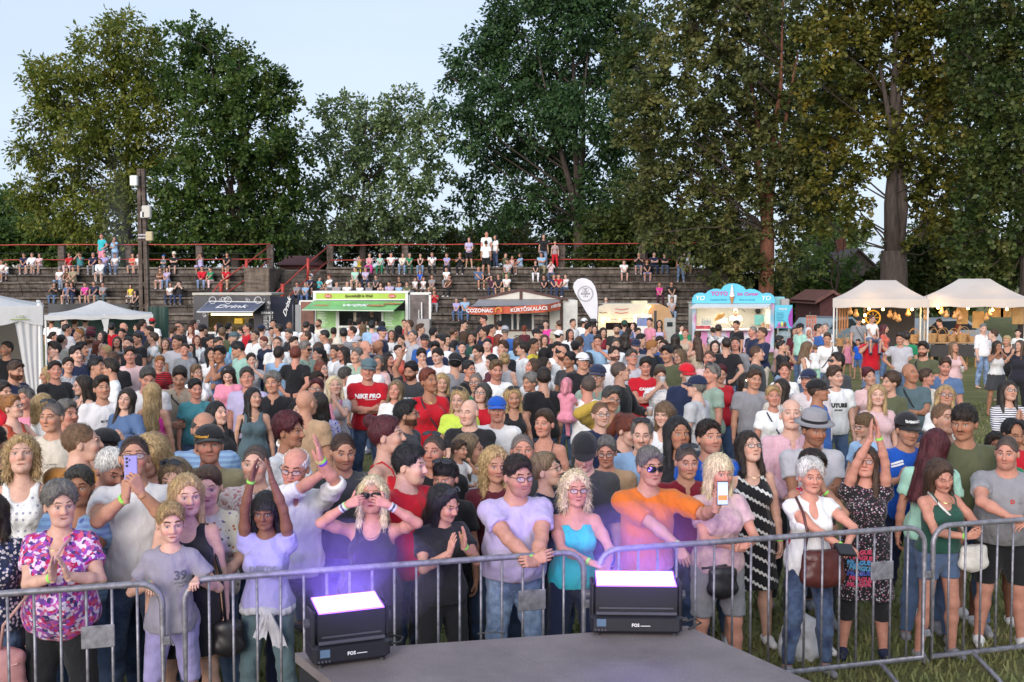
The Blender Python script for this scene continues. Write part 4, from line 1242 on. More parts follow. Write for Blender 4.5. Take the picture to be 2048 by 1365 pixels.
def terrace(x0, x1, name, label):
 root = empty(name, ((x0 + x1) / 2, ROW_Y[-1],0)); set_props(root, label, 'terrace'); cx = (x0 + x1) / 2
 n = 9
 prof = []
 for k in range(n):
  y = 65.0 - .8 * k; z = max(ROW_Z[0] - STEP * k, 0)
  prof += [(y + .8 if k else 72, z),(y, z)]
 prof.append((prof[-1][0],0)); prof.append((72,0))
 oy = ROW_Y[-1]
 V = [(x0 - cx, y - oy, z) for y, z in prof] + [(x1 - cx, y - oy, z) for y, z in prof]; m = len(prof)
 b = MB(); b.add(V, [(i, (i + 1) % m, (i + 1) % m + m, i + m) for i in range(m)] + [tuple(range(m - 1,-1,-1)), tuple(range(m, 2 * m))])
 b.build('steps', M_CONC, root)
 rr = random.Random(int(x0 * 7))
 for k in range(n - 1):
  y = 65.0 - .8 * k; z = ROW_Z[0] - STEP * k
  b = MB(); x = x0 + .05
  while x < x1 - .3:
   L = min(rr.uniform(2.6,4.2), x1 - .05 - x); t = rr.uniform(-.012,.012)
   b.box((x - cx, y - .20 - oy, z - .06 + t),(x + L - .03 - cx, y + .42 - oy, z + .04 + t))
   if k < n - 1: b.box((x - cx, y + .02 - oy - .06, z - .33 + t),(x + L - .05 - cx, y + .003 - oy, z - .12 + t))
   x += L
  b.build('bench_boards', M_CONC2 if k % 2 == 0 else M_CONC, root)
 return root
xa = lambda px, y=65.0: at(px, 536, y).x
TX0, TX1, TX2, TX3 = xa(-160), xa(546), xa(652), xa(1452)
terrace(TX0, TX1, 'terrace', 'old stepped concrete terrace with plank seats behind the black drinks trailer')
terrace(TX2, TX3, 'terrace', 'long stepped concrete terrace with plank seats behind the pastry cabin')
def railing(px0, px1, posts, zt, label, end=None):
 root = empty('railing', (xa(px0),65.9, ROW_Z[0])); set_props(root, label, 'railing')
 ox, oy, oz = root.location
 for y_, nm in ((0,1),(1,1)):
  zz = at(px0,(491,520.5)[y_],65.9).z - oz; z2 = at(px1,(489 if px1 < 900 else 486,519)[y_],65.9).z - oz
  b = MB(); n = 14
  b.tube([(at(px0 + (px1 - px0) * i / n, 500,65.9).x - ox, 0, zz + (z2 - zz) * i / n + random.uniform(-.02,.02)) for i in range(n + 1)],.033,6); b.build('red_pipe', M_RED, root, smooth=True)
 for p in posts:
  b = MB(); x = at(p, 500,66).x - ox; b.bbox((x - .19,-.10 + .15,-.02),(x + .19,.20 + .15, zt),.02); b.build('post', M_POST, root)
 zz = at(500,507,65.9).z - oz
 MB().tube([(0,.12, zz),(xa(px1) - ox, .12, zz)],.012,5).build('wire', M_DARK, root)
 return root
railing(-150,541,[-60,122,257,398,540],1.42, 'red pipe railing with concrete posts atop the shorter terrace')
railing(660,1440,[660,810,1124,1284],1.42, 'red pipe railing with concrete posts atop the long terrace')
def stair_rail(pts, posts, label):
 root = empty('stair_railing', at(*pts[0])); set_props(root, label, 'railing'); o = root.location
 q = [at(*p) - o for p in pts]
 for dz in (0,-.85):
  MB().tube([v + Vector((0,0, dz)) for v in q],.04,6).build('handrail', M_RED, root, smooth=True)
 for (a, b_, Y, r) in posts:
  p0, p1 = at(*a, Y) - o, at(*b_, Y) - o
  MB().tube([p0, p1], r, 10).build('post', M_RED, root, smooth=True)
stair_rail([(537,494,65.6),(493,528,63.4),(440,566,61.4),(425,586,60.2)],[((493,520),(493,580),63.2,.09),((442,566),(442,592),60.9,.10)], 'sloping red handrail beside the stairs at the end of the shorter terrace')
stair_rail([(656,494,65.6),(615,528,63.4),(565,574,60.6),(548,590,59.6)],[((616,517),(616,560),63.2,.085),((565,568),(565,605),60.4,.10)], 'sloping red handrail beside the stairs at the start of the long terrace')
b = MB(); bx0, bx1 = at(500,560,63.2).x, at(549,560,63.2).x
b.bbox((bx0,61.8,0),(bx1,66.4, ROW_Z[0] - .02),.04)
set_props(b.build('retaining_wall', concrete_mat('stained_wall', (.20,.16,.13))), 'stained concrete wall block at the end of the shorter terrace', 'wall')
b = MB(); sx0, sx1 = bx1 + .05, TX2 - .05
for k in range(18): b.box((sx0,65.5 - .36 * (k + 1),0),(sx1,65.5 - .36 * k, ROW_Z[0] - .2 * (k + 1)))
b.box((sx0,65.5,0),(sx1,70, ROW_Z[0] - .1))
set_props(b.build('stairs', M_CONC), 'worn concrete stairs between the two terraces', 'stairs')
P = [[(x, y, z + .25 * math.sin(x * .7 + y)) for x in np.linspace(-60,24,22)] for y, z in ((66.6, ROW_Z[0] - .35),(70, ROW_Z[0] - .5),(76, ROW_Z[0] - 1.2),(84,1.0),(92,0.3))]
bank = MB().sheet(P).build('earth_bank', plain('dark_earth_grass', (.04,.05,.025),.95,0,.4,1.5), smooth=True); bank['kind'] = 'structure'
# ------------------------------------------------------------------ crowd barriers
def barrier_line(X): return Vector((X, fence_y(X),0))
def fence_y(X): return 6.03 + (X + 2.81) * .292
def barrier(x0, label):
 a = math.atan(.292); root = empty('crowd_barrier', barrier_line(x0), a); set_props(root, label, 'barrier', 'steel crowd barriers in front of the audience')
 L, H, r, c = 2.46,1.10,.0195,.13
 z0 = .16
 loop = [(0,0, z0)]
 for k in range(7):
  q = math.pi - k * math.pi / 12; loop.append((c + c * math.cos(q),0, H - c + c * math.sin(q)))
 for k in range(7):
  q = math.pi / 2 - k * math.pi / 12; loop.append((L - c + c * math.cos(q),0, H - c + c * math.sin(q)))
 loop.append((L, 0, z0))
 MB().tube(loop, r, 10, closed=True).build('frame', M_STEEL, root, smooth=True)
 n = 18
 for k in range(1, n):
  x = L * k / n; MB().tube([(x, 0, z0),(x, 0, H - .01)],.0085,7).build('bar', M_STEEL, root, smooth=True)
 for x in (.35, L - .35):
  MB().tube([(x, -.33,.012),(x, -.28,.05),(x, 0, z0),(x, .28,.05),(x, .33,.012)],.017,8).build('foot', M_STEEL, root, smooth=True)
 for zz in (.78,.36):
  m = MB(); m.tube([(L, 0, zz),(L + .035,-.02, zz),(L + .06,-.02, zz - .05)],.007,6); m.bbox((L - .0,-.028, zz - .045),(L + .045,.012, zz + .005),.006); m.build('hook', M_STEEL, root)
 m = MB(); m.bbox((L - .44,-.016,.75),(L - .26,.0,.88),.004); m.build('plate', M_STEEL, root)
 return root
for x0, l in ((-4.38, 'galvanised steel crowd barrier below the purple floral blouse'),(-1.90, 'galvanised steel crowd barrier between the fair-haired boy and the turquoise top'),
     (.56, 'galvanised steel crowd barrier between the orange sweater and the green top'),(2.99, 'galvanised steel crowd barrier beside the white shoulder bag, nearest the grey t-shirt')):
 barrier(x0, l)
# ------------------------------------------------------------------ stage deck and its two lights
ZD = .90
def deck():
 A, B_, = onz(590,1306, ZD), onz(1374,1252, ZD)
 r1 = onz(1625,1365, ZD); l1 = onz(665,1365, ZD)
 def ext(p, q, y): t = (y - p.y) / (q.y - p.y); return p + (q - p) * t
 C, D = ext(B_, r1,2.2), ext(A, l1,2.2)
 root = empty('stage_deck', ((A + B_) / 2 * 1.0).to_tuple()[:2] + (0,)); set_props(root, 'grey stage deck platform jutting towards the barrier', 'stage'); o = root.location
 def slab(poly, z0, z1, name, mat):
  P_ = [Vector(p) - o for p in poly]; n = len(P_)
  V = [(p.x, p.y, z1) for p in P_] + [(p.x, p.y, z0) for p in P_]
  MB().add(V, [tuple(range(n - 1,-1,-1)) if False else tuple(range(n)), tuple(range(2 * n - 1, n - 1,-1))] + [(i, i + n, (i + 1) % n + n, (i + 1) % n) for i in range(n)]).build(name, mat, root)
 m, nt, bb = newmat('deck_board'); tc = texco(nt)
 n1 = noise(nt, tc, 3.0,6,.6); n2 = noise(nt, tc, 90,3)
 nt.links.new(mix(nt, 1.0, ramp(nt, n1,[(.3,(.15,.125,.128)),(.7,(.225,.192,.19))]), ramp(nt, n2,[(.3,(.85,.85,.85)),(.7,(1.1,1.1,1.1))]), 'MULTIPLY'), bb.inputs['Base Color'])
 sc = noise(nt, mapping(nt, tc, (1.5,14,1),(0,0,.6)),2.2,5,.75); st = noise(nt, tc, 1.1,6,.75); src = bb.inputs['Base Color'].links[0].from_socket
 o1 = mix(nt, ramp(nt, sc, [(.60,(0,0,0)),(.72,(.45,.45,.45))]), src, (.34,.31,.32)); nt.links.new(mix(nt, ramp(nt, st, [(.58,(0,0,0)),(.66,(.55,.55,.55))]), o1,(.10,.08,.085)), bb.inputs['Base Color'])
 bb.inputs['Roughness'].default_value = .62; bump(nt, bb, n2,.25,.004)
 S0, S1 = onz(966,1270, ZD), ext(onz(966,1270, ZD), onz(1165,1365, ZD),2.2)
 tS = (S0 - A).dot((B_ - A).normalized()); S0 = A + (B_ - A).normalized() * tS
 g = (B_ - A).normalized() * .004
 slab([D, A, S0 - g, S1 - g], ZD - .05, ZD, 'deck_panel', m); slab([S1 + g, S0 + g, B_, C], ZD - .05, ZD, 'deck_panel', m)
 slab([S1 - g, S0 - g, S0 + g, S1 + g], ZD - .02, ZD - .003, 'seam', plain('seam_metal', (.55,.55,.6),.4,.5))
 ins = lambda p, q, d: p + (q - p).normalized() * d
 cen = (A + B_ + C + D) / 4
 sk = [ins(p, cen, .03) for p in (D, A, B_, C)]
 m2, nt, bb = newmat('black_skirt'); bb.inputs['Base Color'].default_value = (.012,.012,.016,1); bb.inputs['Roughness'].default_value = .9
 MBs = MB()
 for p, q in ((sk[0], sk[1]),(sk[1], sk[2]),(sk[2], sk[3])):
  d = q - p; nseg = int(d.length / .05); nn = Vector((d.y, -d.x, 0)).normalized() * .012
  r0 = [p + d * (i / nseg) + nn * (1 if i % 2 else -1) - o for i in range(nseg + 1)]
  MBs.sheet([[(v.x, v.y, ZD - .052) for v in r0],[(v.x, v.y, .0) for v in r0]])
 MBs.build('skirt', m2, root)
deck()
M_LBODY = plain('lamp_housing', (.012,.012,.02),.42,0,.1); M_LBODY2 = plain('lamp_grey_band', (.06,.06,.085),.5)
def strobe(px, py, w, rz, label):
 p = onz(px, py, ZD); root = empty('strobe_light', p, rz); set_props(root, label, 'stage light', 'purple strobe lights on the stage deck')
 d, h = .20,.30
 b = MB(); b.bbox((-w / 2,-d / 2,.012),(w / 2, d / 2,.115),.018); b.build('base_box', M_LBODY, root)
 b = MB(); b.bbox((-w / 2 + .03,-d / 2 - .006,.118),(w / 2 - .03,-d / 2 + .015,.135),.004); b.build('front_lip', M_LBODY2, root)
 b = MB(); hw = w / 2 - .028
 prof = [(-.085,.125),(.085,.125),(.098,.305),(-.092,.272)]   # y,z
 V = [(-hw, y, z) for y, z in prof] + [(hw, y, z) for y, z in prof]
 b.add(V, [(0,1,2,3),(7,6,5,4),(0,4,5,1),(1,5,6,2),(2,6,7,3),(3,7,4,0)]); b.build('lamp_head', M_LBODY, root)
 a = Vector((0,.098 + .092,.305 - .272)).normalized(); nn = Vector((0,-a.z, a.y))
 q0 = Vector((0,-.092,.272)) + nn * .004 + a * .012; q1 = Vector((0,.098,.305)) + nn * .004 - a * .012
 b = MB(); b.add([(-hw + .012, q0.y, q0.z),(hw - .012, q0.y, q0.z),(hw - .012, q1.y, q1.z),(-hw + .012, q1.y, q1.z)],[(0,1,2,3)])
 b.build('led_face', emit('strobe_glow', (.66,.46,1.0),6.0), root)
 RIM = emit('strobe_halo', (.30,.10,1.0),2.2); b = MB()  # glowing strip added for the purple halo round the white face
 q = [(-hw + .006, q0.y - .006, q0.z - .001),(hw - .006, q0.y - .006, q0.z - .001),(hw - .006, q1.y + .006, q1.z - .001),(-hw + .006, q1.y + .006, q1.z - .001)]
 b.tube(q, .006,5, closed=True); b.build('halo_strip', RIM, root)
 for e in (1,-1):
  b = MB(); b.bbox((e * (w / 2 - .012) - .012,-.07,.10),(e * (w / 2 - .012) + .012,.07,.285),.008); b.build('yoke_arm', M_LBODY, root)
  b = MB(); b.tube([(e * w / 2,0,.205),(e * (w / 2 + .022),0,.205)],.026,12); b.build('tilt_knob', M_LBODY2, root)
 b = MB(); b.box((-hw + .02,-.0935,.150),(hw - .02,-.088,.158)); b.build('cooling_slot', M_LBODY2, root)
 b = MB(); b.box((-w / 2 + .035,-d / 2 - .0035,.055),(-w / 2 + .085,-d / 2 + .01,.095)); b.build('display', plain('lcd', (.10,.16,.26),.2), root)
 for k in range(4): MB().tube([(-w / 2 + .028 + k * .018,-d / 2 + .002,.036),(-w / 2 + .028 + k * .018,-d / 2 - .008,.036)],.006,8).build('button', M_LBODY2, root)
 wm = plain('white_print', (.7,.7,.75),.6)
 text_on('logo', 'FOS', root, (-.005,-d / 2 - .002,.062),.024, wm, extrude=.001, bold=.0008)
 b = MB(); b.box((.022,-d / 2 - .0022,.057),(.075,-d / 2 - .0005,.060)); b.build('logo_line', wm, root)
 for e in (1,-1):
  for f in (1,-1): MB().lathe([(.0,0),(.016,0),(.016,.013),(.0,.013)],(e * (w / 2 - .04), f * .07,0),8).build('rubber_foot', M_DARK, root)
 b = MB(); b.tube([(w / 2,.02,.06),(w / 2 + .04,.02,.058)],.014,10); b.build('plug', plain('blue_plug', (.02,.06,.45) if px > 1000 else (.03,.03,.035),.4), root)
 L = bpy.data.lights.new('strobe_lamp', 'AREA'); L.shape = 'RECTANGLE'; L.size = 2 * hw - .03; L.size_y = .12; L.energy = 11; L.color = (.28,.15,1.0)
 lo = link('strobe_lamp', L, root); lo.location = (0,.05,.335); lo.rotation_euler = (R(180 - 28),0,0)
 L = bpy.data.lights.new('strobe_spill', 'AREA'); L.shape = 'RECTANGLE'; L.size = 2 * hw - .03; L.size_y = .06; L.energy = 2.5; L.color = (.28,.15,1.0)
 lo = link('strobe_spill', L, root); lo.location = (0,-.07,.318); lo.rotation_euler = (R(180 + 40),0,0)
 return root
s1 = strobe(696,1318,.40, R(22), 'black strobe light glowing purple at the corner of the deck before the black tank top')
s2 = strobe(1270,1262,.50, R(-2), 'black strobe light glowing purple on the deck before the orange sweater')
def cable(pts, label, r=.006):
 q = [onz(x, y, z) for x, y, z in pts]; root = link('power_cable', None)
 bpy.data.objects.remove(root)
 o = MB().tube(q, r, 6).build('power_cable', M_DARK, smooth=True); set_props(o, label, 'cable')
cable([(782,1288, ZD + .06),(800,1284, ZD + .03),(806,1275, ZD + .01),(780,1270, ZD + .01)], 'short black cable plugged into the strobe light at the deck corner')
cable([(1372,1243, ZD + .06),(1390,1238, ZD + .04),(1402,1246, ZD + .008),(1378,1258, ZD + .008)], 'black cable with blue plug behind the strobe light near the orange sweater')
cable([(955,1268, ZD + .008),(990,1264, ZD + .01),(1010,1268, ZD + .008)], 'thin black cable lying at the back edge of the deck', .004)
def fog():  # fog volumes added to give the lamps their purple glow
 for p, k in ((onz(696,1318, ZD),0),(onz(1270,1262, ZD),1)):
  f = Field((-.9,-.8,-.02),(.9,.8,1.1),.07); f.add(ell((0,0,.42),(.50,.40,.30)),.1)
  m = bpy.data.materials.new('glow_fog'); m.use_nodes = True; nt = m.node_tree; nt.nodes.remove(nt.nodes['Principled BSDF'])
  v = nt.nodes.new('ShaderNodeVolumePrincipled'); v.inputs['Color'].default_value = (.75,.72,.95,1); v.inputs['Density'].default_value = .10; v.inputs['Anisotropy'].default_value = .1
  nt.links.new(v.outputs[0], nt.nodes['Material Output'].inputs['Volume'])
  o = link('glow_fog', mesh_np('glow_fog', *f.mesh()), None, p, m); set_props(o, 'thin fog added for the purple glow around the strobe light ' + ('at the deck corner', 'before the orange sweater')[k], 'fog', None, 'stuff')
fog()
# ------------------------------------------------------------------ food stalls and tents
M_WHITE = plain('white_paint', (.70,.70,.68),.5,0,.06,2); M_WARMWALL = plain('warm_wall', (.62,.58,.50),.6,0,.06)
M_TXT = plain('white_lettering', (.78,.78,.78),.6,0,0)
def rectat(b, p0, p1, Y, t, o=(0,0,0), bev=.0):
 a, c = at(p0[0], p1[1], Y), at(p1[0], p0[1], Y)
 if bev: b.bbox((a.x - o[0], Y - o[1], a.z - o[2]),(c.x - o[0], Y + t - o[1], c.z - o[2]), bev)
 else: b.box((a.x - o[0], Y - o[1], a.z - o[2]),(c.x - o[0], Y + t - o[1], c.z - o[2]))
 return b
def quad3(b, pts, o, t=.03):
 P = [at(*p) - Vector(o) for p in pts]; n = (P[1] - P[0]).cross(P[2] - P[0]).normalized() * t
 b.add(P + [p - n for p in P],[(0,1,2,3),(7,6,5,4),(0,4,5,1),(1,5,6,2),(2,6,7,3),(3,7,4,0)]); return b
def px_text(name, s, root, px, py, Y, hpx, mat, rz=0, shear=0., bold=0., tilt=R(90), space=1.):
 p = at(px, py, Y) - root.location; sz = hpx * Y / F / .72
 return text_on(name, s, root, p, sz, mat, rz, tilt, .006, shear, bold, space=space)
def stall_root(name, label, cat, px, Y):
 r = empty(name, (at(px, 600, Y).x, Y, 0)); set_props(r, label, cat); return r
def bulb_light(px, py, Y, e=1.2, col=(1.0,.60,.22)):
 L = bpy.data.lights.new('bulb_light', 'POINT'); L.energy = e; L.color = col; L.shadow_soft_size = .08
 o = link('bulb_light', L); o.location = at(px, py, Y); return o
def drinks():
 Y = 45.; r = stall_root('drinks_trailer', 'black drinks trailer with raised slanted awning lettered Drink', 'food trailer', 470, Y); o = r.location
 K = plain('black_vinyl', (.014,.016,.03),.4,0,.15,3)
 b = MB(); rectat(b, (388,592),(416,690), Y, .06, o); rectat(b, (416,592),(540,622), Y, .06, o); rectat(b, (508,622),(540,690), Y, .06, o); rectat(b, (416,668),(508,690), Y, .06, o)
 b.build('front_wall', K, r)
 b = MB(); rectat(b, (388,590),(392,700), Y + .07,2.1, o); rectat(b, (536,590),(540,700), Y + .07,2.1, o); rectat(b, (392,595),(536,690), Y + 2.1,.05, o); b.build('body', plain('warm_interior', (.50,.42,.26),.6,0,.3,3), r)
 b = MB(); rectat(b, (384,586),(543,591), Y - .08,2.4, o, .015); b.build('roof', plain('pale_roof_edge', (.45,.43,.38),.7), r)
 b = MB(); quad3(b, [(394,624, Y - 1.2),(506,624, Y - 1.2),(529,605, Y - .05),(418,603, Y - .05)], o, .03); b.build('awning', plain('slate_awning', (.085,.10,.16),.35,0,.1), r)
 b = MB(); q = [at(394,624.5, Y - 1.21) - o, at(506,624.5, Y - 1.21) - o, at(529.5,605, Y - .06) - o, at(418,603, Y - .06) - o]; b.tube(q, .025,6, closed=True); b.build('awning_frame', M_WHITE, r)
 tl = math.atan2(*(lambda a, c: (c.z - a.z, c.y - a.y))(at(450,624, Y - 1.2), at(472,604, Y - .05)))
 px_text('lettering', 'Drink', r, 462,613.5, Y - .68,19, M_TXT, 0,.35,.004, tl)
 b = MB(); rectat(b, (416,664),(508,668), Y - .35,.5, o); b.build('counter', plain('steel_counter', (.4,.4,.42),.35,.6), r)
 b = MB()
 for i in range(26):
  x = 420 + i * 3.4; c = at(x, 664, Y - .1) - o; b.lathe([(0,0),(.03,0),(.03,.12),(.012,.17),(.012,.22),(0,.22)],(c.x, c.y + (i % 3) * .08, c.z),7)
 b.build('bottles', plain('bottle_glass', (.10,.07,.02),.15,0,.5,20), r)['kind'] = 'stuff'
 b = MB(); rectat(b, (468,637),(486,649), Y + .9,.3, o, .03); b.build('juice_machine', plain('yellow_juice', (.75,.50,.02),.3), r)
 b = MB(); rectat(b, (422,628),(504,631), Y + .5,.08, o); b.build('strip_lamp', emit('warm_strip', (1.0,.80,.45),3.0), r)
 b = MB(); rr = random.Random(3)
 for i in range(26):
  px, py = rr.choice([(rr.uniform(391,414), rr.uniform(600,680)),(rr.uniform(418,536), rr.uniform(596,602)),(rr.uniform(533,539), rr.uniform(600,680))]); c = at(px, py, Y - .012) - o; q = rr.uniform(.02,.06)
  b.tube([(c.x + q * math.cos(t), c.y, c.z + q * math.sin(t)) for t in np.linspace(0,6.28,10)[:-1]],.008,4, closed=True)
 b.build('bubble_print', M_TXT, r)
 b = MB(); rectat(b, (524,622),(562,662), Y - .14,.03, o); b.build('menu_board', plain('menu_black', (.012,.012,.02),.5), r)
 px_text('menu_title', 'DRINK MANIA', r, 543,626.5, Y - .16,4.6, M_TXT, bold=.004)
 b = MB()
 for i in range(9):
  y = 632 + i * 3; rectat(b, (527, y),(536 + rr.uniform(-2,2), y + 1), Y - .15,.008, o); rectat(b, (538, y - .4),(541, y + 1.4), Y - .15,.008, o); rectat(b, (544, y),(553 + rr.uniform(-2,2), y + 1), Y - .15,.008, o); rectat(b, (556, y - .4),(559, y + 1.4), Y - .15,.008, o)
 b.build('menu_lines', M_TXT, r)
 b = MB(); quad3(b, [(541,690, Y - .03),(588,690, Y - 1.2),(588,594, Y - 1.2),(541,593, Y - .03)], o, .05); b.build('side_wing', K, r)
 px_text('side_lettering', 'Drink', r, 574,614, Y - .95,13, M_TXT, R(-48),.3,.004).rotation_euler = (R(90), R(-62), R(-45))
 b = MB(); rectat(b, (586,610),(600,700), Y - 1.15,.2, o); b.build('grey_door', plain('grey_panel', (.24,.25,.26),.5), r)
 for i in range(3):
  c = at((425,456,516)[i],601, Y - .3) - o; MB().tube([(c.x + .14 * math.cos(t), c.y, c.z + .14 * math.sin(t)) for t in np.linspace(0,6.28,12)[:-1]],.012,5, closed=True).build('wire_ornament', M_WHITE, r)
drinks()
def green():
 Y = 44.; r = stall_root('snack_trailer', 'white and lime green snack trailer with lifted green flap', 'food trailer', 720, Y); o = r.location
 LIME, GRN = plain('lime_vinyl', (.36,.52,.05),.45,0,.12,2), plain('green_flap', (.16,.45,.14),.4,0,.25,1.5)
 b = MB(); rectat(b, (627,585),(632,705), Y, .08, o); rectat(b, (811,585),(816,705), Y, .08, o); rectat(b, (627,583),(816,587), Y - .02,.1, o); rectat(b, (632,598.5),(811,601), Y - .01,.08, o); rectat(b, (672,622),(678,700), Y, .08, o); rectat(b, (763,622),(767,700), Y, .08, o); b.build('white_frame', M_WHITE, r)
 b = MB(); rectat(b, (632,587),(811,598.5), Y + .005,.08, o); b.build('fascia', LIME, r)
 b = MB(); quad3(b, [(604,620, Y - 1.3),(786,622, Y - 1.3),(808,603, Y - .05),(628,601.5, Y - .05)], o, .035); b.build('flap', GRN, r)
 b = MB(); quad3(b, [(603.5,621, Y - 1.31),(787,623, Y - 1.31),(787,621.6, Y - 1.31),(603.5,619.6, Y - 1.31)], o, .04); b.build('flap_edge', M_WHITE, r)
 a, c = at(700,621, Y - 1.3), at(718,603, Y - .05); tl = math.atan2(c.z - a.z, c.y - a.y)
 px_text('flap_lettering', 'WOK', r, 708,611, Y - .68,15, M_TXT, 0,.3,.012, tl)
 for px, py, sx in ((642,612,.34),(752,612,.40),(785,608.5,.36)):
  t_ = (py - 603) / 18; c = at(px, py, Y - .05 - 1.25 * t_) - o; b = MB(); V = [(c.x + sx * math.cos(t), c.y - .12 * math.sin(t) * math.cos(tl) - .02, c.z - .12 * math.sin(t) * math.sin(tl) * 1.0 + .02) for t in np.linspace(0,6.28,18)[:-1]]
  b.add(V, [tuple(range(17))]); b.add([(x, y, z - .015) for x, y, z in V],[tuple(range(16,-1,-1))]); b.build('dish_picture', plain('food_print', (.40,.20,.07),.5,0,.5,14), r)
 px_text('fascia_lettering', 'Specialități la Wok', r, 717,592.5, Y - .03,5.2, plain('brown_lettering', (.10,.06,.02),.6),0,.3,.003)
 for px in (656,784):
  c = at(px, 592.5, Y - .03) - o; b = MB(); b.prism([(c.x + .15 * math.cos(t), c.z + .085 * math.sin(t)) for t in np.linspace(0,6.28,16)[:-1]], c.y, c.y + .02); b.build('badge', plain('red_badge', (.55,.10,.05),.5), r)
  px_text('badge_lettering', 'wok', r, px, 592.5, Y - .045,4, M_TXT)
 GP = plain('menu_green', (.30,.55,.20),.5,0,.3,2.2)
 for x0, x1 in ((634,672),(767,809)):
  b = MB(); rectat(b, (x0,622),(x1,655), Y + .03,.03, o); b.build('menu_panel', GP, r)
  b = MB(); rr = random.Random(x0)
  for i in range(9): rectat(b, (x0 + 3,625 + i * 3.2),(x0 + 14 + rr.uniform(0,10),626.2 + i * 3.2), Y + .02,.01, o)
  b.build('menu_lines', M_TXT, r)
 b = MB(); rectat(b, (632,655),(811,705), Y + .03,.05, o); b.build('front_panel', plain('pale_green_panel', (.36,.50,.32),.5,0,.2,1.5), r)
 b = MB(); rectat(b, (676,652),(766,656), Y - .3,.5, o); b.build('counter', M_WHITE, r)
 b = MB(); rectat(b, (627,587),(816,705), Y + 2.2,.06, o); rectat(b, (629,587),(631,705), Y + .1,2.1, o); rectat(b, (812,587),(814,705), Y + .1,2.1, o); b.build('body', plain('dim_interior', (.20,.21,.22),.6), r)
 b = MB(); rectat(b, (625,582.5),(818,584.5), Y, 2.3, o); b.build('roof', M_WHITE, r)
 b = MB(); rectat(b, (706,624),(714,645), Y + .7,.3, o, .03); b.build('grill_spit', plain('steel_spit', (.4,.35,.28),.4,.4), r)
 b = MB(); rectat(b, (820,590),(858,705), Y + .2,.06, o); b.build('side_panel', plain('dull_foil', (.10,.085,.085),.35,.5,.5,3), r)
 b = MB(); rectat(b, (816,586),(820,705), Y + .15,.08, o); rectat(b, (858,588),(862,705), Y + .15,.08, o); rectat(b, (816,585),(862,590), Y + .15,.08, o); b.build('side_frame', M_WHITE, r)
 b = MB(); rectat(b, (842,605),(844.5,652), Y + .05,.1, o); rectat(b, (837,620),(838.5,650), Y + .05,.1, o); b.build('flue_pipe', plain('pale_pipe', (.5,.5,.5),.4,.4), r)
 b = MB(); rectat(b, (834,639),(860,700), Y - .6,.6, o, .03); b.build('cabinet', plain('grey_cabinet', (.33,.31,.31),.5), r)
 b = MB(); rectat(b, (601,604),(627,700), Y - .1,.06, o); b.build('brown_sign', plain('brown_print', (.16,.05,.03),.45,0,.5,2), r)
 b = MB(); rectat(b, (599,601),(628,604), Y - .12,.1, o); rectat(b, (599,604),(601.5,700), Y - .12,.1, o); b.build('sign_frame', M_WHITE, r)
green()
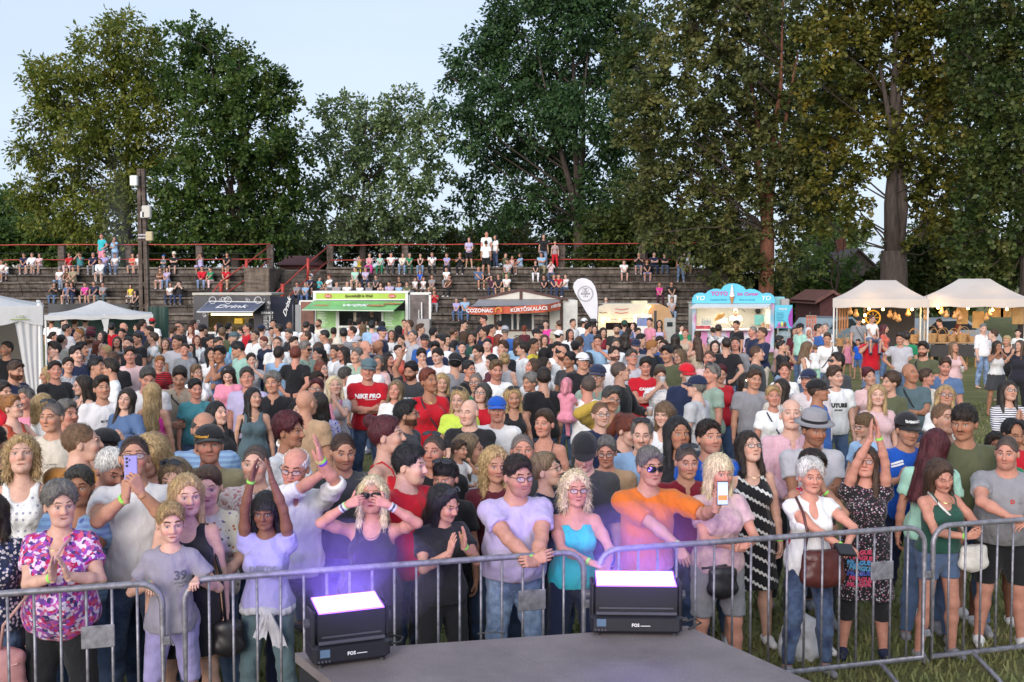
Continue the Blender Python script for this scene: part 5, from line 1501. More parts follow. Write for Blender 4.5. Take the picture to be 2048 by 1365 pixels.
def cabin():
 Y = 43.; r = stall_root('pastry_cabin', 'white gabled pastry cabin with brown trim and red banner', 'cabin', 1050, Y); o = r.location
 BR = plain('dark_brown_wood', (.075,.028,.022),.6,0,.25,5); CRM = plain('cream_wall', (.58,.55,.49),.7,0,.1,2); RB = plain('red_banner', (.52,.10,.05),.7,0,.12,3)
 b = MB(); rectat(b, (988,603),(992,700), Y, .1, o); rectat(b, (1120,603),(1125,700), Y, .1, o); rectat(b, (1096,600),(1099,666), Y, .1, o); rectat(b, (988,660),(1124,663), Y - .02,.1, o); b.build('trim', BR, r)
 b = MB(); rectat(b, (965,601),(988,700), Y + .02,.1, o); rectat(b, (992,663),(1120,700), Y + .02,.1, o); rectat(b, (1099,603),(1120,663), Y + .02,.1, o); rectat(b, (992,603),(1096,627), Y + .02,.1, o); b.build('front_wall', CRM, r)
 b = MB(); rectat(b, (1126,601),(1155,700), Y + .12,2.6, o); b.build('side_wall', plain('side_white', (.60,.60,.57),.7), r)
 ap, el, er = at(1042,578, Y - .05), at(955,597, Y - .05), at(1136,598, Y - .05)
 b = MB(); poly = [(at(966,599, Y).x - o.x, at(966,599, Y).z),(at(1128,599, Y).x - o.x, at(1128,599, Y).z),(ap.x - o.x, ap.z - .04)]; b.prism(poly, .0,.08); b.build('gable', CRM, r)
 b = MB()
 for p, q in ((el, ap),(ap, er)):
  d = Vector((0,3.2,0)); P = [p - o, q - o, q - o + d, p - o + d]; up = Vector((0,0,.09)); b.add([v - up for v in P] + P, [(3,2,1,0),(4,5,6,7),(0,1,5,4),(1,2,6,5),(2,3,7,6),(3,0,4,7)])
 b.build('roof', BR, r)
 b = MB(); c = at(1042,580, Y) - o; b.box((c.x - .06,-.03, at(1,599, Y).z),(c.x + .06,.0, c.z)); b.build('king_post', BR, r)
 b = MB()
 for x0, x1 in ((1001,1022),(1026,1033),(1040,1063)): rectat(b, (x0,628),(x1,658), Y + .10,.02, o)
 b.build('window_pane', plain('window_dark', (.06,.07,.08),.12), r)
 b = MB()
 for x in (999,1023,1034,1064): rectat(b, (x, 626),(x + 3.6,660), Y + .03,.1, o)
 rectat(b, (999,624),(1066,627), Y + .03,.1, o); b.build('window_frame', M_WHITE, r)
 top0, top1 = at(958,599, Y - .06), at(1122,600, Y - .06); f0, f1 = at(936,613.5, Y - 1.7), at(1092,611, Y - 1.7)
 g = []
 for i in range(9):
  row = []
  for j in range(15):
   u, v = j / 14, i / 8; p = (top0 * (1 - u) + top1 * u) * (1 - v) + (f0 * (1 - u) + f1 * u) * v
   p = p - o; row.append((p.x, p.y, p.z - .10 * math.sin(v * math.pi) * (.6 + .4 * math.sin(u * 9))))
  g.append(row)
 b = MB(); b.sheet(g); b.sheet([[(x, y, z - .012) for x, y, z in reversed(r_)] for r_ in g]); b.build('awning', plain('grey_tarp', (.25,.235,.24),.55,0,.15,3), r, smooth=True)
 def ban(pts, name):
  b = MB(); n = 12; g = []
  for i in range(2):
   row = []
   for j in range(n + 1):
    u = j / n; p = at(pts[0][0] * (1 - u) + pts[1][0] * u, (pts[0][1 + i] * (1 - u) + pts[1][1 + i] * u) + pts[2] * math.sin(u * math.pi), pts[3] * (1 - u) + pts[4] * u) - o
    row.append((p.x, p.y + .03 * math.sin(u * 14), p.z))
   g.append(row)
  b.sheet(g); b.sheet([[(x, y + .01, z) for x, y, z in reversed(r_)] for r_ in g]); b.build(name, RB, r)
 ban(((936,614,628),(990,615,629),1.5, Y - 1.72, Y - 1.72), 'banner'); ban(((990,615,629),(1026,614,628),-1.0, Y - 1.72, Y - 1.72), 'banner')
 ban(((1026,614,627.5),(1091,609,625),0, Y - 1.74, Y - 1.72), 'banner'); ban(((1091,610,625),(1121,603,620),0, Y - 1.7, Y - .4), 'banner')
 px_text('banner_lettering', 'COZONAC', r, 959,622, Y - 1.78,7.5, M_TXT, bold=.006)
 px_text('banner_lettering', 'KÜRTŐSKALÁCS', r, 1058,619, Y - 1.80,7.2, M_TXT, bold=.004).rotation_euler = (R(90), R(-4),0)
 px_text('banner_lettering', 'COZ. & KÜRTŐS', r, 1106,614, Y - 1.12,5.6, M_TXT, R(60), bold=.003).rotation_euler = (R(90), R(-6), R(55))
 c = at(997,622, Y - 1.79) - o; b = MB(); b.tube([(c.x + .11 * math.cos(t), c.y, c.z + .11 * math.sin(t)) for t in np.linspace(-.4,3.6,12)],.025,6); b.build('pastry_picture', plain('golden_print', (.65,.35,.06),.6), r)
cabin()
def flag():
 Y = 39.5; r = stall_root('feather_flag', 'white feather flag with a round grey emblem beside the pastry cabin', 'flag', 1187, Y); o = r.location
 L = [(1146,575),(1148,566),(1155,559),(1164,556.5),(1174,558),(1183,563),(1190,573),(1194,588),(1195.5,606),(1195,630),(1193.5,652),(1190,652),(1183,640),(1172,624),(1160,603),(1150,586)]
 b = MB(); P = [(at(x, y, Y).x - o.x, at(x, y, Y).z) for x, y in L]; b.prism(P, -.006,.006); b.build('cloth', plain('flag_white', (.66,.66,.70),.8,0,.08,2), r)
 b = MB(); q = [at(x, y, Y + .02) - o for x, y in ((1147,573),(1153,560),(1164,556),(1176,558),(1187,566),(1193.5,585),(1196,610),(1195.5,640),(1194,700))]; q.append(Vector((q[-1].x, q[-1].y, 0))); b.tube(q, .016,6); b.build('pole', M_DARK, r)
 G = plain('grey_print', (.16,.17,.19),.7)
 for rad in (15.5,13.8):
  c = at(1171,588, Y - .012) - o; k = rad * Y / F; MB().tube([(c.x + k * math.cos(t), c.y, c.z + k * math.sin(t)) for t in np.linspace(0,6.28,30)[:-1]],.006,4, closed=True).build('emblem_ring', G, r)
 px_text('emblem_lettering', 'KOJAH', r, 1171,588, Y - .014,4.2, G, bold=.003); px_text('emblem_lettering', 'URB', r, 1171,593.5, Y - .014,3.2, G, space=1.4)
 b = MB()
 for dx in (-3,0,3): c = at(1171 + dx, 581, Y - .012) - o; b.tube([(c.x + .05 * math.cos(t), c.y, c.z + .07 * math.sin(t)) for t in np.linspace(0,6.28,12)[:-1]],.006,4, closed=True)
 b.build('emblem_drawing', G, r)
 MB().lathe([(0,.0),(.3,.0),(.3,.05),(.05,.10),(0,.10)],(at(1194,700, Y).x - o.x, .02,0),14).build('foot', M_DARK, r)
flag()
def caravan():
 Y = 43.; r = stall_root('caravan', 'old cream and tan caravan serving food with its hatch open', 'caravan', 1270, Y); o = r.location
 CR, TN = plain('cream_caravan', (.60,.56,.46),.4,0,.08,1.5), plain('tan_caravan', (.42,.25,.12),.45,0,.12,2)
 x0, x1 = at(1186,600, Y).x - o.x, at(1297,600, Y).x - o.x; xr = at(1345,600, Y).x - o.x; zt, zb = at(1,609, Y).z, .45
 b = MB(); b.prism([(x0, zb),(x0, zt - .35),(x0 + .25, zt - .06),(x0 + .6, zt),(x1, zt),(x1, zt - .72),(x0 + .5, zt - .72),(x0 + .5, zb)],0,.05); b.build('front_side', CR, r)
 b = MB(); b.box((x0 + .5,.02, zb),(x1,.06,1.0)); b.build('lower_panel', CR, r)
 b = MB(); b.prism([(x1 + .003, zb),(x1 + .003, zt),(xr - .45, zt),(xr - .14, zt - .16),(xr, zt - .5),(xr, zb)],0,.05); b.build('tan_end', TN, r)
 b = MB(); b.box((x0 + .1,2.0, zb),(xr - .05,2.05, zt - .1)); b.box((x0 + .5,.1, zb - .05),(xr, 2.0, zb)); b.box((x0,.1, zt - .9),(x0 + .05,2.0, zt - .3)); b.build('body', plain('dark_cabin', (.05,.03,.025),.7), r)
 b = MB(); b.box((x0 + .4,.05, zt - .02),(xr - .5,2.05, zt + .02)); b.build('roof', CR, r)
 b = MB(); b.box((at(1266,600, Y).x - o.x, .2, zt + .02),(at(1296,600, Y).x - o.x, .8, zt + .13)); b.build('roof_light', plain('roof_light', (.66,.60,.40),.4), r)
 b = MB(); b.box((x1 + .22,-.012,.55),(x1 + .32,.0, zt - .25)); b.build('door_gap', M_DARK, r)
 b = MB(); b.bbox((xr - .38,-.50,.5),(xr + .06,-.46, zt - .52),.02); b.build('door', plain('grey_door', (.36,.36,.34),.5), r)
 b = MB(); b.bbox((xr - .28,-.515,1.15),(xr - .06,-.503, zt - .68),.01); b.build('door_window', plain('door_glass', (.03,.035,.04),.1), r)
 b = MB(); c = at(1285,644, Y - .03) - o; b.box((c.x - .22, c.y, c.z - .16),(c.x + .22, c.y + .02, c.z + .16)); b.build('poster', plain('blue_poster', (.14,.20,.42),.5,0,.3,5), r)
 b = MB(); b.prism([(c.x - .38 + 0, c.z - .7),(c.x + .36, c.z - .7),(c.x + .36, c.z + .28),(c.x - .38, c.z + .28)],-.02,.03); b.build('white_panel', M_WHITE, r)
 px_text('maker_lettering', 'Weinsberg', r, 1206,626, Y - .03,2.6, M_DARK, 0,.2,.002)
 b = MB()
 for dx in (-1,1): b.tube([at(1230,621.5 + dx * 3.6, Y - .03) - o, at(1243,623.5 + dx * 3.6, Y - .03) - o, at(1256,621.5 + dx * 3.6, Y - .03) - o],.012,5)
 b.build('red_line', plain('red_lettering', (.5,.05,.04),.6), r)
 BE = emit('warm_bulb', (1.0,.58,.16),14.0)
 pts = [(1205,637),(1210,640),(1218,640),(1206,646),(1240,640),(1271,638),(1297,617),(1300,613),(1287,630),(1204,643)]
 for p in pts: c = at(*p, Y - .12) - o; MB().lathe([(0,-.035),(.03,-.02),(.035,0),(.02,.03),(0,.04)], c, 8).build('bulb', BE, r)
 b = MB(); b.tube([at(p[0], p[1] - 1, Y - .12) - o for p in sorted(pts)],.006,4); b.build('bulb_string', M_DARK, r)
 b = MB(); q = [MB() for _ in range(1)]; cw = at(1260,600, Y + .1).x - o.x; b.lathe([(0,-.1),(.33,-.1),(.36,0),(.33,.1),(0,.1)],(0,0,0),18); b.V = [(cw + v[0],.0 + v[2] , .36 + v[1]) for v in map(Vector, b.V)]; b.build('wheel', M_DARK, r)
 bulb_light(1215,640, Y - .3,1.6); bulb_light(1260,640, Y - .3,1.6)
caravan()
def kiosk():
 Y = 44.; r = stall_root('ice_cream_kiosk', 'sky blue and pink ice cream kiosk with scalloped sign board', 'kiosk', 1465, Y); o = r.location
 BL = plain('sky_blue_vinyl', (.11,.50,.68),.4,0,.06,1.2)
 m, nt, bb = newmat('blue_pink_vinyl'); nt.links.new(ramp(nt, noise(nt, mapping(nt, texco(nt),(1,1,.6),(0,.7,0)),1.4,1),[(.38,(.28,.52,.70)),(.47,(.55,.58,.70)),(.55,(.60,.24,.48))]), bb.inputs['Base Color']); bb.inputs['Roughness'].default_value = .4
 top = [(1383,607)] + [(1384,597),(1388,590),(1396,586),(1404,586),(1410,588),(1416,582),(1426,578),(1436,578),(1441,580),(1447,572),(1456,568),(1466,567),(1476,569),(1486,574),(1491,580),(1498,578),(1508,579),(1517,583),(1524,588),(1532,586),(1540,587),(1546,592),(1549,600),(1549,607)]
 b = MB(); b.prism([(at(x, y, Y).x - o.x, at(x, y, Y).z) for x, y in top],-.10,-.04); b.build('sign_board', BL, r)
 PK = plain('magenta_print', (.55,.06,.32),.5)
 px_text('sign_lettering', 'YOYO', r, 1439,588, Y - .115,8.5, PK, bold=.006); px_text('sign_lettering', 'Ice Corner', r, 1495,588.5, Y - .115,6.8, PK, 0,.25,.004)
 px_text('sign_lettering', 'YO', r, 1400,597, Y - .115,9.5, M_TXT, 0,.15,.002); px_text('sign_lettering', 'YO', r, 1532,597, Y - .115,9.5, M_TXT, 0,.15,.002)
 TL = plain('teal_script', (.02,.22,.32),.5); px_text('motto', 'Las grand dream', r, 1437,600, Y - .115,3.6, TL, 0,.35); px_text('motto', 'from ice corner', r, 1494,600, Y - .115,3.6, TL, 0,.35)
 b = MB(); c = at(1464,588, Y - .16) - o
 for k in range(5): b.lathe([(0,-.07),(.10 - k * .018,-.04),(.115 - k * .02,0),(.09 - k * .018,.05),(0,.07)],(c.x, c.y, c.z - .08 + k * .095),12)
 b.build('ice_cream', plain('vanilla', (.72,.70,.66),.6), r, smooth=True)
 MB().lathe([(0,-.32),(.02,-.30),(.085,0),(.075,.02),(0,.02)],(c.x, c.y, c.z - .13),12).build('cone', plain('waffle', (.45,.20,.06),.7), r)
 b = MB(); rectat(b, (1384,607),(1392.5,705), Y, .08, o); rectat(b, (1540,607),(1549,705), Y, .08, o); rectat(b, (1392.5,661),(1540,705), Y + .02,.08, o); b.build('front_panels', m, r)
 b = MB(); rectat(b, (1393,612),(1540,660), Y + 1.9,.05, o); rectat(b, (1391,607),(1393,700), Y + .09,1.8, o); rectat(b, (1540,607),(1542,700), Y + .09,1.8, o); b.build('interior', plain('white_interior', (.68,.66,.60),.5,0,.04), r)
 b = MB(); rectat(b, (1390,606),(1541,607.5), Y + .09,1.9, o); b.build('ceiling', M_WHITE, r)
 b = MB(); quad3(b, [(1381,616, Y - 1.0),(1535,616, Y - 1.0),(1543,607.3, Y - .02),(1391,607.3, Y - .02)], o, .04); b.build('flap', M_WHITE, r)
 b = MB(); quad3(b, [(1380.5,617, Y - 1.02),(1536,617, Y - 1.02),(1536,614.6, Y - 1.02),(1380.5,614.6, Y - 1.02)], o, .03); b.build('flap_edge', plain('pale_trim', (.6,.52,.5),.5), r)
 b = MB(); rectat(b, (1391,658.5),(1541,661.5), Y - .3,.7, o); b.build('counter', M_WHITE, r)
 b = MB(); rectat(b, (1395,651),(1424,658.4), Y - .1,.35, o, .02); rectat(b, (1439,637),(1455,645), Y + .8,.4, o, .03); b.build('freezer', M_WHITE, r)
 b = MB(); rectat(b, (1436,645),(1458,646.2), Y + .6,.8, o); b.build('shelf', M_WHITE, r)
 rr = random.Random(5)
 for px in (1405,1410,1415,1420): c = at(px, 650.6, Y + .1) - o; MB().lathe([(0,0),(.045,0),(.045,.16),(.016,.22),(.016,.28),(0,.28)], c, 10).build('bottle', plain('clear_bottle', (.45,.50,.52),.15), r)
 b = MB()
 for i in range(14): c = at(1393 + i * 2.0,658.4, Y - .2) - o; b.lathe([(0,0),(.035,0),(.04,.13),(0,.13)], c, 7)
 b.build('syrup_cups', plain('red_syrup', (.5,.10,.12),.3,0,.6,12), r)['kind'] = 'stuff'
 b = MB()
 for i in range(4):
  a_, c_ = at(1429 + i * 4.2,642 - i, Y + .5) - o, at(1437 + i * 3.8,629 - i * .6, Y + .5) - o
  b.tube([a_, c_],[.03,.055],8)
 b.build('stacked_cones', plain('waffle_stack', (.55,.30,.10),.7), r)
 b = MB(); rectat(b, (1509,630),(1537,651), Y + 1.2,.05, o, .02); b.build('screen_panel', plain('teal_panel', (.12,.36,.38),.3), r)
 c = at(1516,622, Y + 1.7) - o; b = MB(); b.prism([(c.x + .11 * math.cos(t), c.z + .13 * math.sin(t)) for t in np.linspace(0,6.28,18)[:-1]], c.y, c.y + .04); b.build('wall_disc', M_DARK, r)
 b = MB()
 for i in range(7): c = at(1526 + (i % 2) * 9,657.8 - (i // 2) * 3.2, Y + .1) - o; b.lathe([(0,0),(.075,0),(.085,.05),(.06,.055),(0,.055)], c, 9)
 b.build('bowls', plain('bowl_colours', (.50,.28,.16),.5,0,.5,9), r)['kind'] = 'stuff'
 c = at(1480,617, Y + 1.6) - o; b = MB(); b.tube([c + Vector((.0,0,.05)), c + Vector((.22,0,-.15))],.012,5); b.tube([c + Vector((.02 + .12 * math.cos(t) * .5,0,.08 + .1 * math.sin(t))) for t in np.linspace(0,6.28,10)],.01,4); b.build('whisk', M_DARK, r)
 px_text('front_lettering', 'YOYO', r, 1492,676, Y - .01,7, M_TXT, bold=.003)
 L = bpy.data.lights.new('kiosk_lamp', 'AREA'); L.size = 2.4; L.size_y = .3; L.shape = 'RECTANGLE'; L.energy = 24; L.color = (1.0,.88,.70); lo = link('kiosk_lamp', L, r); lo.location = (at(1466,610, Y).x - o.x, .6, at(1466,608.5, Y).z - .08)
 b = MB(); c = lo.location; b.box((c.x - 1.2,.52, c.z + .02),(c.x + 1.2,.66, c.z + .05)); b.build('strip_lamp', emit('kiosk_strip', (1.0,.9,.72),5.0), r)
 b = MB(); rectat(b, (1549.3,594),(1570,612), Y + .4,.8, o, .02); b.build('side_box', plain('turquoise_box', (.20,.45,.48),.5), r); b = MB(); rectat(b, (1563,598),(1579,612), Y + .1,.5, o, .02); b.build('side_box', plain('grey_box', (.36,.34,.34),.5), r)
 r2 = stall_root('price_board', 'sky blue ice cream price board on grey posts beside the kiosk', 'sign', 1567, Y - .6); o = r2.location; Y -= .6
 b = MB(); rectat(b, (1549.5,610.5),(1585,657), Y, .03, o); b.build('panel', BL, r2)
 b = MB(); b.prism([(at(x, y, Y).x - o.x, at(x, y, Y).z) for x, y in ((1585,614),(1581,622),(1577,631),(1576,640),(1578,649),(1582,655),(1585,656))],-.012,-.002); b.build('purple_shape', plain('purple_print', (.30,.06,.38),.5), r2)
 b = MB(); rr = random.Random(4)
 for i in range(6): rectat(b, (1553,626 + i * 3),(1570 + rr.uniform(-4,3),627 + i * 3), Y - .01,.008, o)
 b.build('price_lines', TL, r2)
 for i, px in enumerate((1558,1564,1570)): c = at(px, 651, Y - .03) - o; MB().lathe([(0,-.10),(.05,0),(.06,.04),(.03,.12),(0,.15)], c, 9).build('ice_cream_picture', plain(f'scoop{i}', ((.45,.2,.5),(.7,.65,.2),(.2,.08,.05))[i],.6), r2)
 b = MB(); rectat(b, (1553,653.5),(1576,656), Y - .012,.01, o); b.build('pink_band', PK, r2)
 px_text('board_lettering', 'YOYO', r2,1566,619, Y - .01,4.2, M_TXT, bold=.002)
 b = MB()
 for px in (1556,1578): c = at(px, 657, Y + .04) - o; b.tube([(c.x, .05,0),(c.x, .05, c.z + .9)],.03,8)
 b.build('post', plain('grey_post', (.3,.29,.3),.5), r2)
kiosk()
def fabric_mat(name, c):
 m, nt, b = newmat(name); tc = texco(nt); n = noise(nt, tc, .8,4)
 nt.links.new(ramp(nt, n, [(.3, tuple(v * .9 for v in c)),(.7, tuple(min(1, v * 1.06) for v in c))]), b.inputs['Base Color']); b.inputs['Roughness'].default_value = .75
 bump(nt, b, noise(nt, mapping(nt, tc, (1,1,.4)),2.4,4),.5,.08)
 tr = nt.nodes.new('ShaderNodeBsdfTranslucent'); tr.inputs[0].default_value = (*c, 1); ms = nt.nodes.new('ShaderNodeMixShader'); ms.inputs[0].default_value = .25
 nt.links.new(b.outputs[0], ms.inputs[1]); nt.links.new(tr.outputs[0], ms.inputs[2]); nt.links.new(ms.outputs[0], nt.nodes['Material Output'].inputs[0])
 return m
M_CANV, M_CANW = fabric_mat('beige_canvas', (.64,.60,.57)), fabric_mat('white_canvas', (.72,.72,.72))
def canopy(root, x0, x1, y0, y1, ze, zr, ridge, val, mat, sag=.05, zfront=None):
 cx, cy = (x0 + x1) / 2,(y0 + y1) / 2; r0, r1 = cx - ridge / 2, cx + ridge / 2
 def face(a, b_, c, d, n=8):
  g = []
  for i in range(n + 1):
   v = i / n; row = []
   for j in range(n + 1):
    u = j / n; p = (a * (1 - u) + b_ * u) * (1 - v) + (d * (1 - u) + c * u) * v
    row.append((p.x, p.y, p.z - sag * 4 * v * (1 - v) * (1 + .0 * u) - sag * .3 * math.sin(math.pi * u) * (1 - v)))
   g.append(row)
  return g
 V_ = lambda x, y, z: Vector((x, y, z))
 b = MB(); A, B_, C, D, E, G = V_(x0, y0, ze), V_(x1, y0, ze), V_(x1, y1, ze), V_(x0, y1, ze), V_(r0, cy, zr), V_(r1, cy, zr)
 for f in ((A, B_, G, E),(B_, C, G, G),(C, D, E, G),(D, A, E, E)): b.sheet(face(*f))
 b.build('canopy', mat, root, smooth=True)
 b = MB(); n = 14
 for p, q in ((A, B_),(B_, C),(C, D),(D, A)):
  b.sheet([[tuple(p * (1 - i / n) + q * (i / n) - V_(0,0, sag * .3 * math.sin(math.pi * i / n))) for i in range(n + 1)],[tuple(p * (1 - i / n) + q * (i / n) - V_(0,0, val + .02 * math.sin(i * 1.3))) for i in range(n + 1)]])
 b.build('valance', mat, root)
def legs(root, pts, z, r=.028):
 for x, y in pts: MB().tube([(x, y, 0),(x, y, z)], r, 8).build('leg', M_WHITE, root)
CR_, WOOD = plain('dark_back', (.05,.045,.05),.8), plain('basket_wood', (.42,.24,.10),.75,0,.35,14)
BE = emit('warm_bulb', (1.0,.58,.16),14.0)
for pxa, pxb, apx, apy, ey, Y, lab in ((1674,1848,1772,561,598,37., 'beige pop-up tent over craft tables, the one nearer the ice cream kiosk'),(1854,2042,1944,558,597,37.2, 'beige pop-up tent over craft tables, the one farther from the ice cream kiosk')):
 x0, x1 = at(pxa, 600, Y).x, at(pxb, 600, Y).x; ra = -math.atan(((pxa + pxb) / 2 - CX) / F); root = empty('market_tent', ((x0 + x1) / 2, Y, 0), ra); set_props(root, lab, 'tent', 'craft market tents')
 w = (x1 - x0) / 2 / math.cos(ra); RI = Matrix.Rotation(-ra, 3, 'Z'); ze, zr = at(1, ey, Y).z, at(1, apy, Y + 1.5).z
 canopy(root, -w, w, 0,3.0, ze, zr, 1.0,.30, M_CANV)
 legs(root, ((-w + .04,.04),(w - .04,.04),(-w + .04,2.9),(w - .04,2.9)), ze)
 MB().tube([(-w, 1.5, ze - .25),(w, 1.5, ze - .25)],.02,6).build('cross_bar', M_WHITE, root)
 zs = [(p, q) for p, q in (((1738,618),(1766,619),(1824,619),(1730,631),(1727,643)) if pxa < 1800 else ((1876,616),(1936,617),(1985,620),(2014,619)))]
 for p in zs:
  c = RI @ (at(*p, Y + .7) - root.location); MB().lathe([(0,-.05),(.04,-.03),(.045,0),(.02,.05),(0,.06)], c, 8).build('bulb', BE, root)
  MB().tube([c + Vector((0,0,.05)),(c.x, c.y, ze - .05)],.005,4).build('bulb_cord', M_DARK, root)
 for p in zs[:4:2]: bulb_light(p[0], p[1] + 2, Y + .6,10)
def table(px0, px1, Y, zt, label):
 r = stall_root('craft_table', label, 'table', (px0 + px1) / 2, Y); o = r.location
 a, c = at(px0,600, Y).x - o.x, at(px1,600, Y).x - o.x
 MB().bbox((a, 0, zt - .05),(c, .9, zt),.01).build('tabletop', plain('table_wood', (.36,.22,.11),.7,0,.3,5), r)
 for x in (a + .1, c - .1):
  for y in (.08,.8): MB().box((x - .03, y - .03,0),(x + .03, y + .03, zt - .05)).build('leg', WOOD, r)
 MB().box((a + .03,.03,.35),(c - .03,.05, zt - .08)).build('front_cloth', plain('dark_cloth', (.05,.045,.045),.9), r)
 return r, o, a, c
def basket(p, s, label):
 r = empty('wicker_basket', p); set_props(r, label, 'basket', 'wicker goods on the craft tables')
 MB().lathe([(0,0),(.09 * s, 0),(.115 * s, .10 * s),(.13 * s, .17 * s),(.122 * s, .17 * s),(.105 * s, .10 * s),(.08 * s, .02),(0,.02)],(0,0,0),12).build('bowl', WOOD, r)
 MB().tube([(.12 * s * math.cos(t),0,.17 * s + .16 * s * math.sin(t)) for t in np.linspace(0, math.pi, 9)],.010,5).build('handle', WOOD, r)
rr = random.Random(11)
for px0, px1, Y, nm in ((1826,1850,37.6, 'wooden craft table at the gap between the two beige tents'),(1862,1962,37.0, 'long wooden craft table crowded with wicker goods under the farther beige tent')):
 r, o, a, c = table(px0, px1, Y, at(1,685, Y).z, nm); n = 2 if px1 - px0 < 40 else 9
 for i in range(n): basket((o.x + a + .15 + (c - a - .3) * i / max(1, n - 1), Y + .3 + .25 * (i % 2), at(1,685, Y).z), rr.uniform(1.0,1.7), 'small wicker basket with handle standing on a craft table')
r, o, a, c = table(1676,1738,37.5, at(1,690,37.5).z, 'low wooden craft table under the nearer beige tent')
for i in range(4): basket((o.x + a + .2 + .3 * i, 37.9, at(1,690,37.5).z), rr.uniform(1.0,1.5), 'small wicker basket with handle standing on a craft table')
def hang(name, px, py, Y, make, label, cat, group=None):
 r = empty(name, at(px, py, Y)); set_props(r, label, cat, group); make(r); return r
GOLD = plain('golden_wood', (.62,.36,.04),.5,0,.1)
def wheel(r):
 k = .25; MB().tube([(k * math.cos(t),0, k * math.sin(t)) for t in np.linspace(0,6.28,20)[:-1]],.03,7, closed=True).build('rim', GOLD, r)
 b = MB()
 for t in np.linspace(0,6.28,9)[:-1]: b.tube([(0,0,0),(k * math.cos(t),0, k * math.sin(t))],.012,5)
 b.build('spokes', GOLD, r)
hang('wooden_wheel', 1746,636,38.2, wheel, 'yellow spoked wooden wheel hanging under the nearer beige tent', 'wheel')
def gourd(r): MB().lathe([(0,-.16),(.09,-.11),(.10,-.04),(.05,.03),(.06,.09),(.0,.14)],(0,0,0),12).build('body', plain('gourd_skin', (.50,.28,.12),.5,0,.35,7), r, smooth=True); MB().tube([(0,0,.13),(0,0,.5)],.006,4).build('string', M_DARK, r)
for i, (px, py) in enumerate(((1700,622),(1712,626),(1790,632),(1797,636),(1780,628),(1816,625),(1884,622),(1910,630),(1916,624),(1920,634),(1972,634),(1893,628),(1852,612),(1853,622),(1853,634),(1978,626))):
 hang('hanging_gourd', px, py, 37.9 if not 1850 < px < 1856 else 36.95, gourd, 'hanging gourd ornament on a string under the beige tents', 'ornament', 'gourds hanging under the beige tents')
def board(r): MB().bbox((-.20,-.015,-.30),(.20,.015,.30),.012).build('board', plain('pale_board', (.50,.30,.12),.6,0,.2,5), r); MB().tube([(0,0,.29),(0,0,.45)],.008,5).build('string', M_DARK, r)
for px, py in ((1925,632),(1956,640),(2036,632),(1996,618),(2012,618)): hang('cutting_board', px, py, 38.6, board, 'wooden board hanging at the back of the farther beige tent', 'board', 'wooden boards hanging in the beige tent')
def belts(r):
 for i in range(4): MB().box((-.16 + i * .09,-.01,-.75 + .05 * i),(-.10 + i * .09,.01,.1)).build('strap', plain('tan_leather', (.33,.15,.06),.6,0,.3), r)
 MB().tube([(-.22,0,.1),(.22,0,.1)],.02,6).build('rod', WOOD, r)
hang('leather_belts', 1687,622,38, belts, 'row of tan leather belts hanging in the nearer beige tent', 'belts')
def screen(r): MB().bbox((-.9,0,-1.2),(.9,.06,.9),.02).build('panel', plain('charcoal_sheet', (.06,.055,.06),.8), r); MB().box((-.95,-.02,-1.3),(-.9,.06,.95)).build('edge_post', WOOD, r)
hang('display_screen', 1780,650,39.9, screen, 'dark display screen at the back of the nearer beige tent', 'screen')
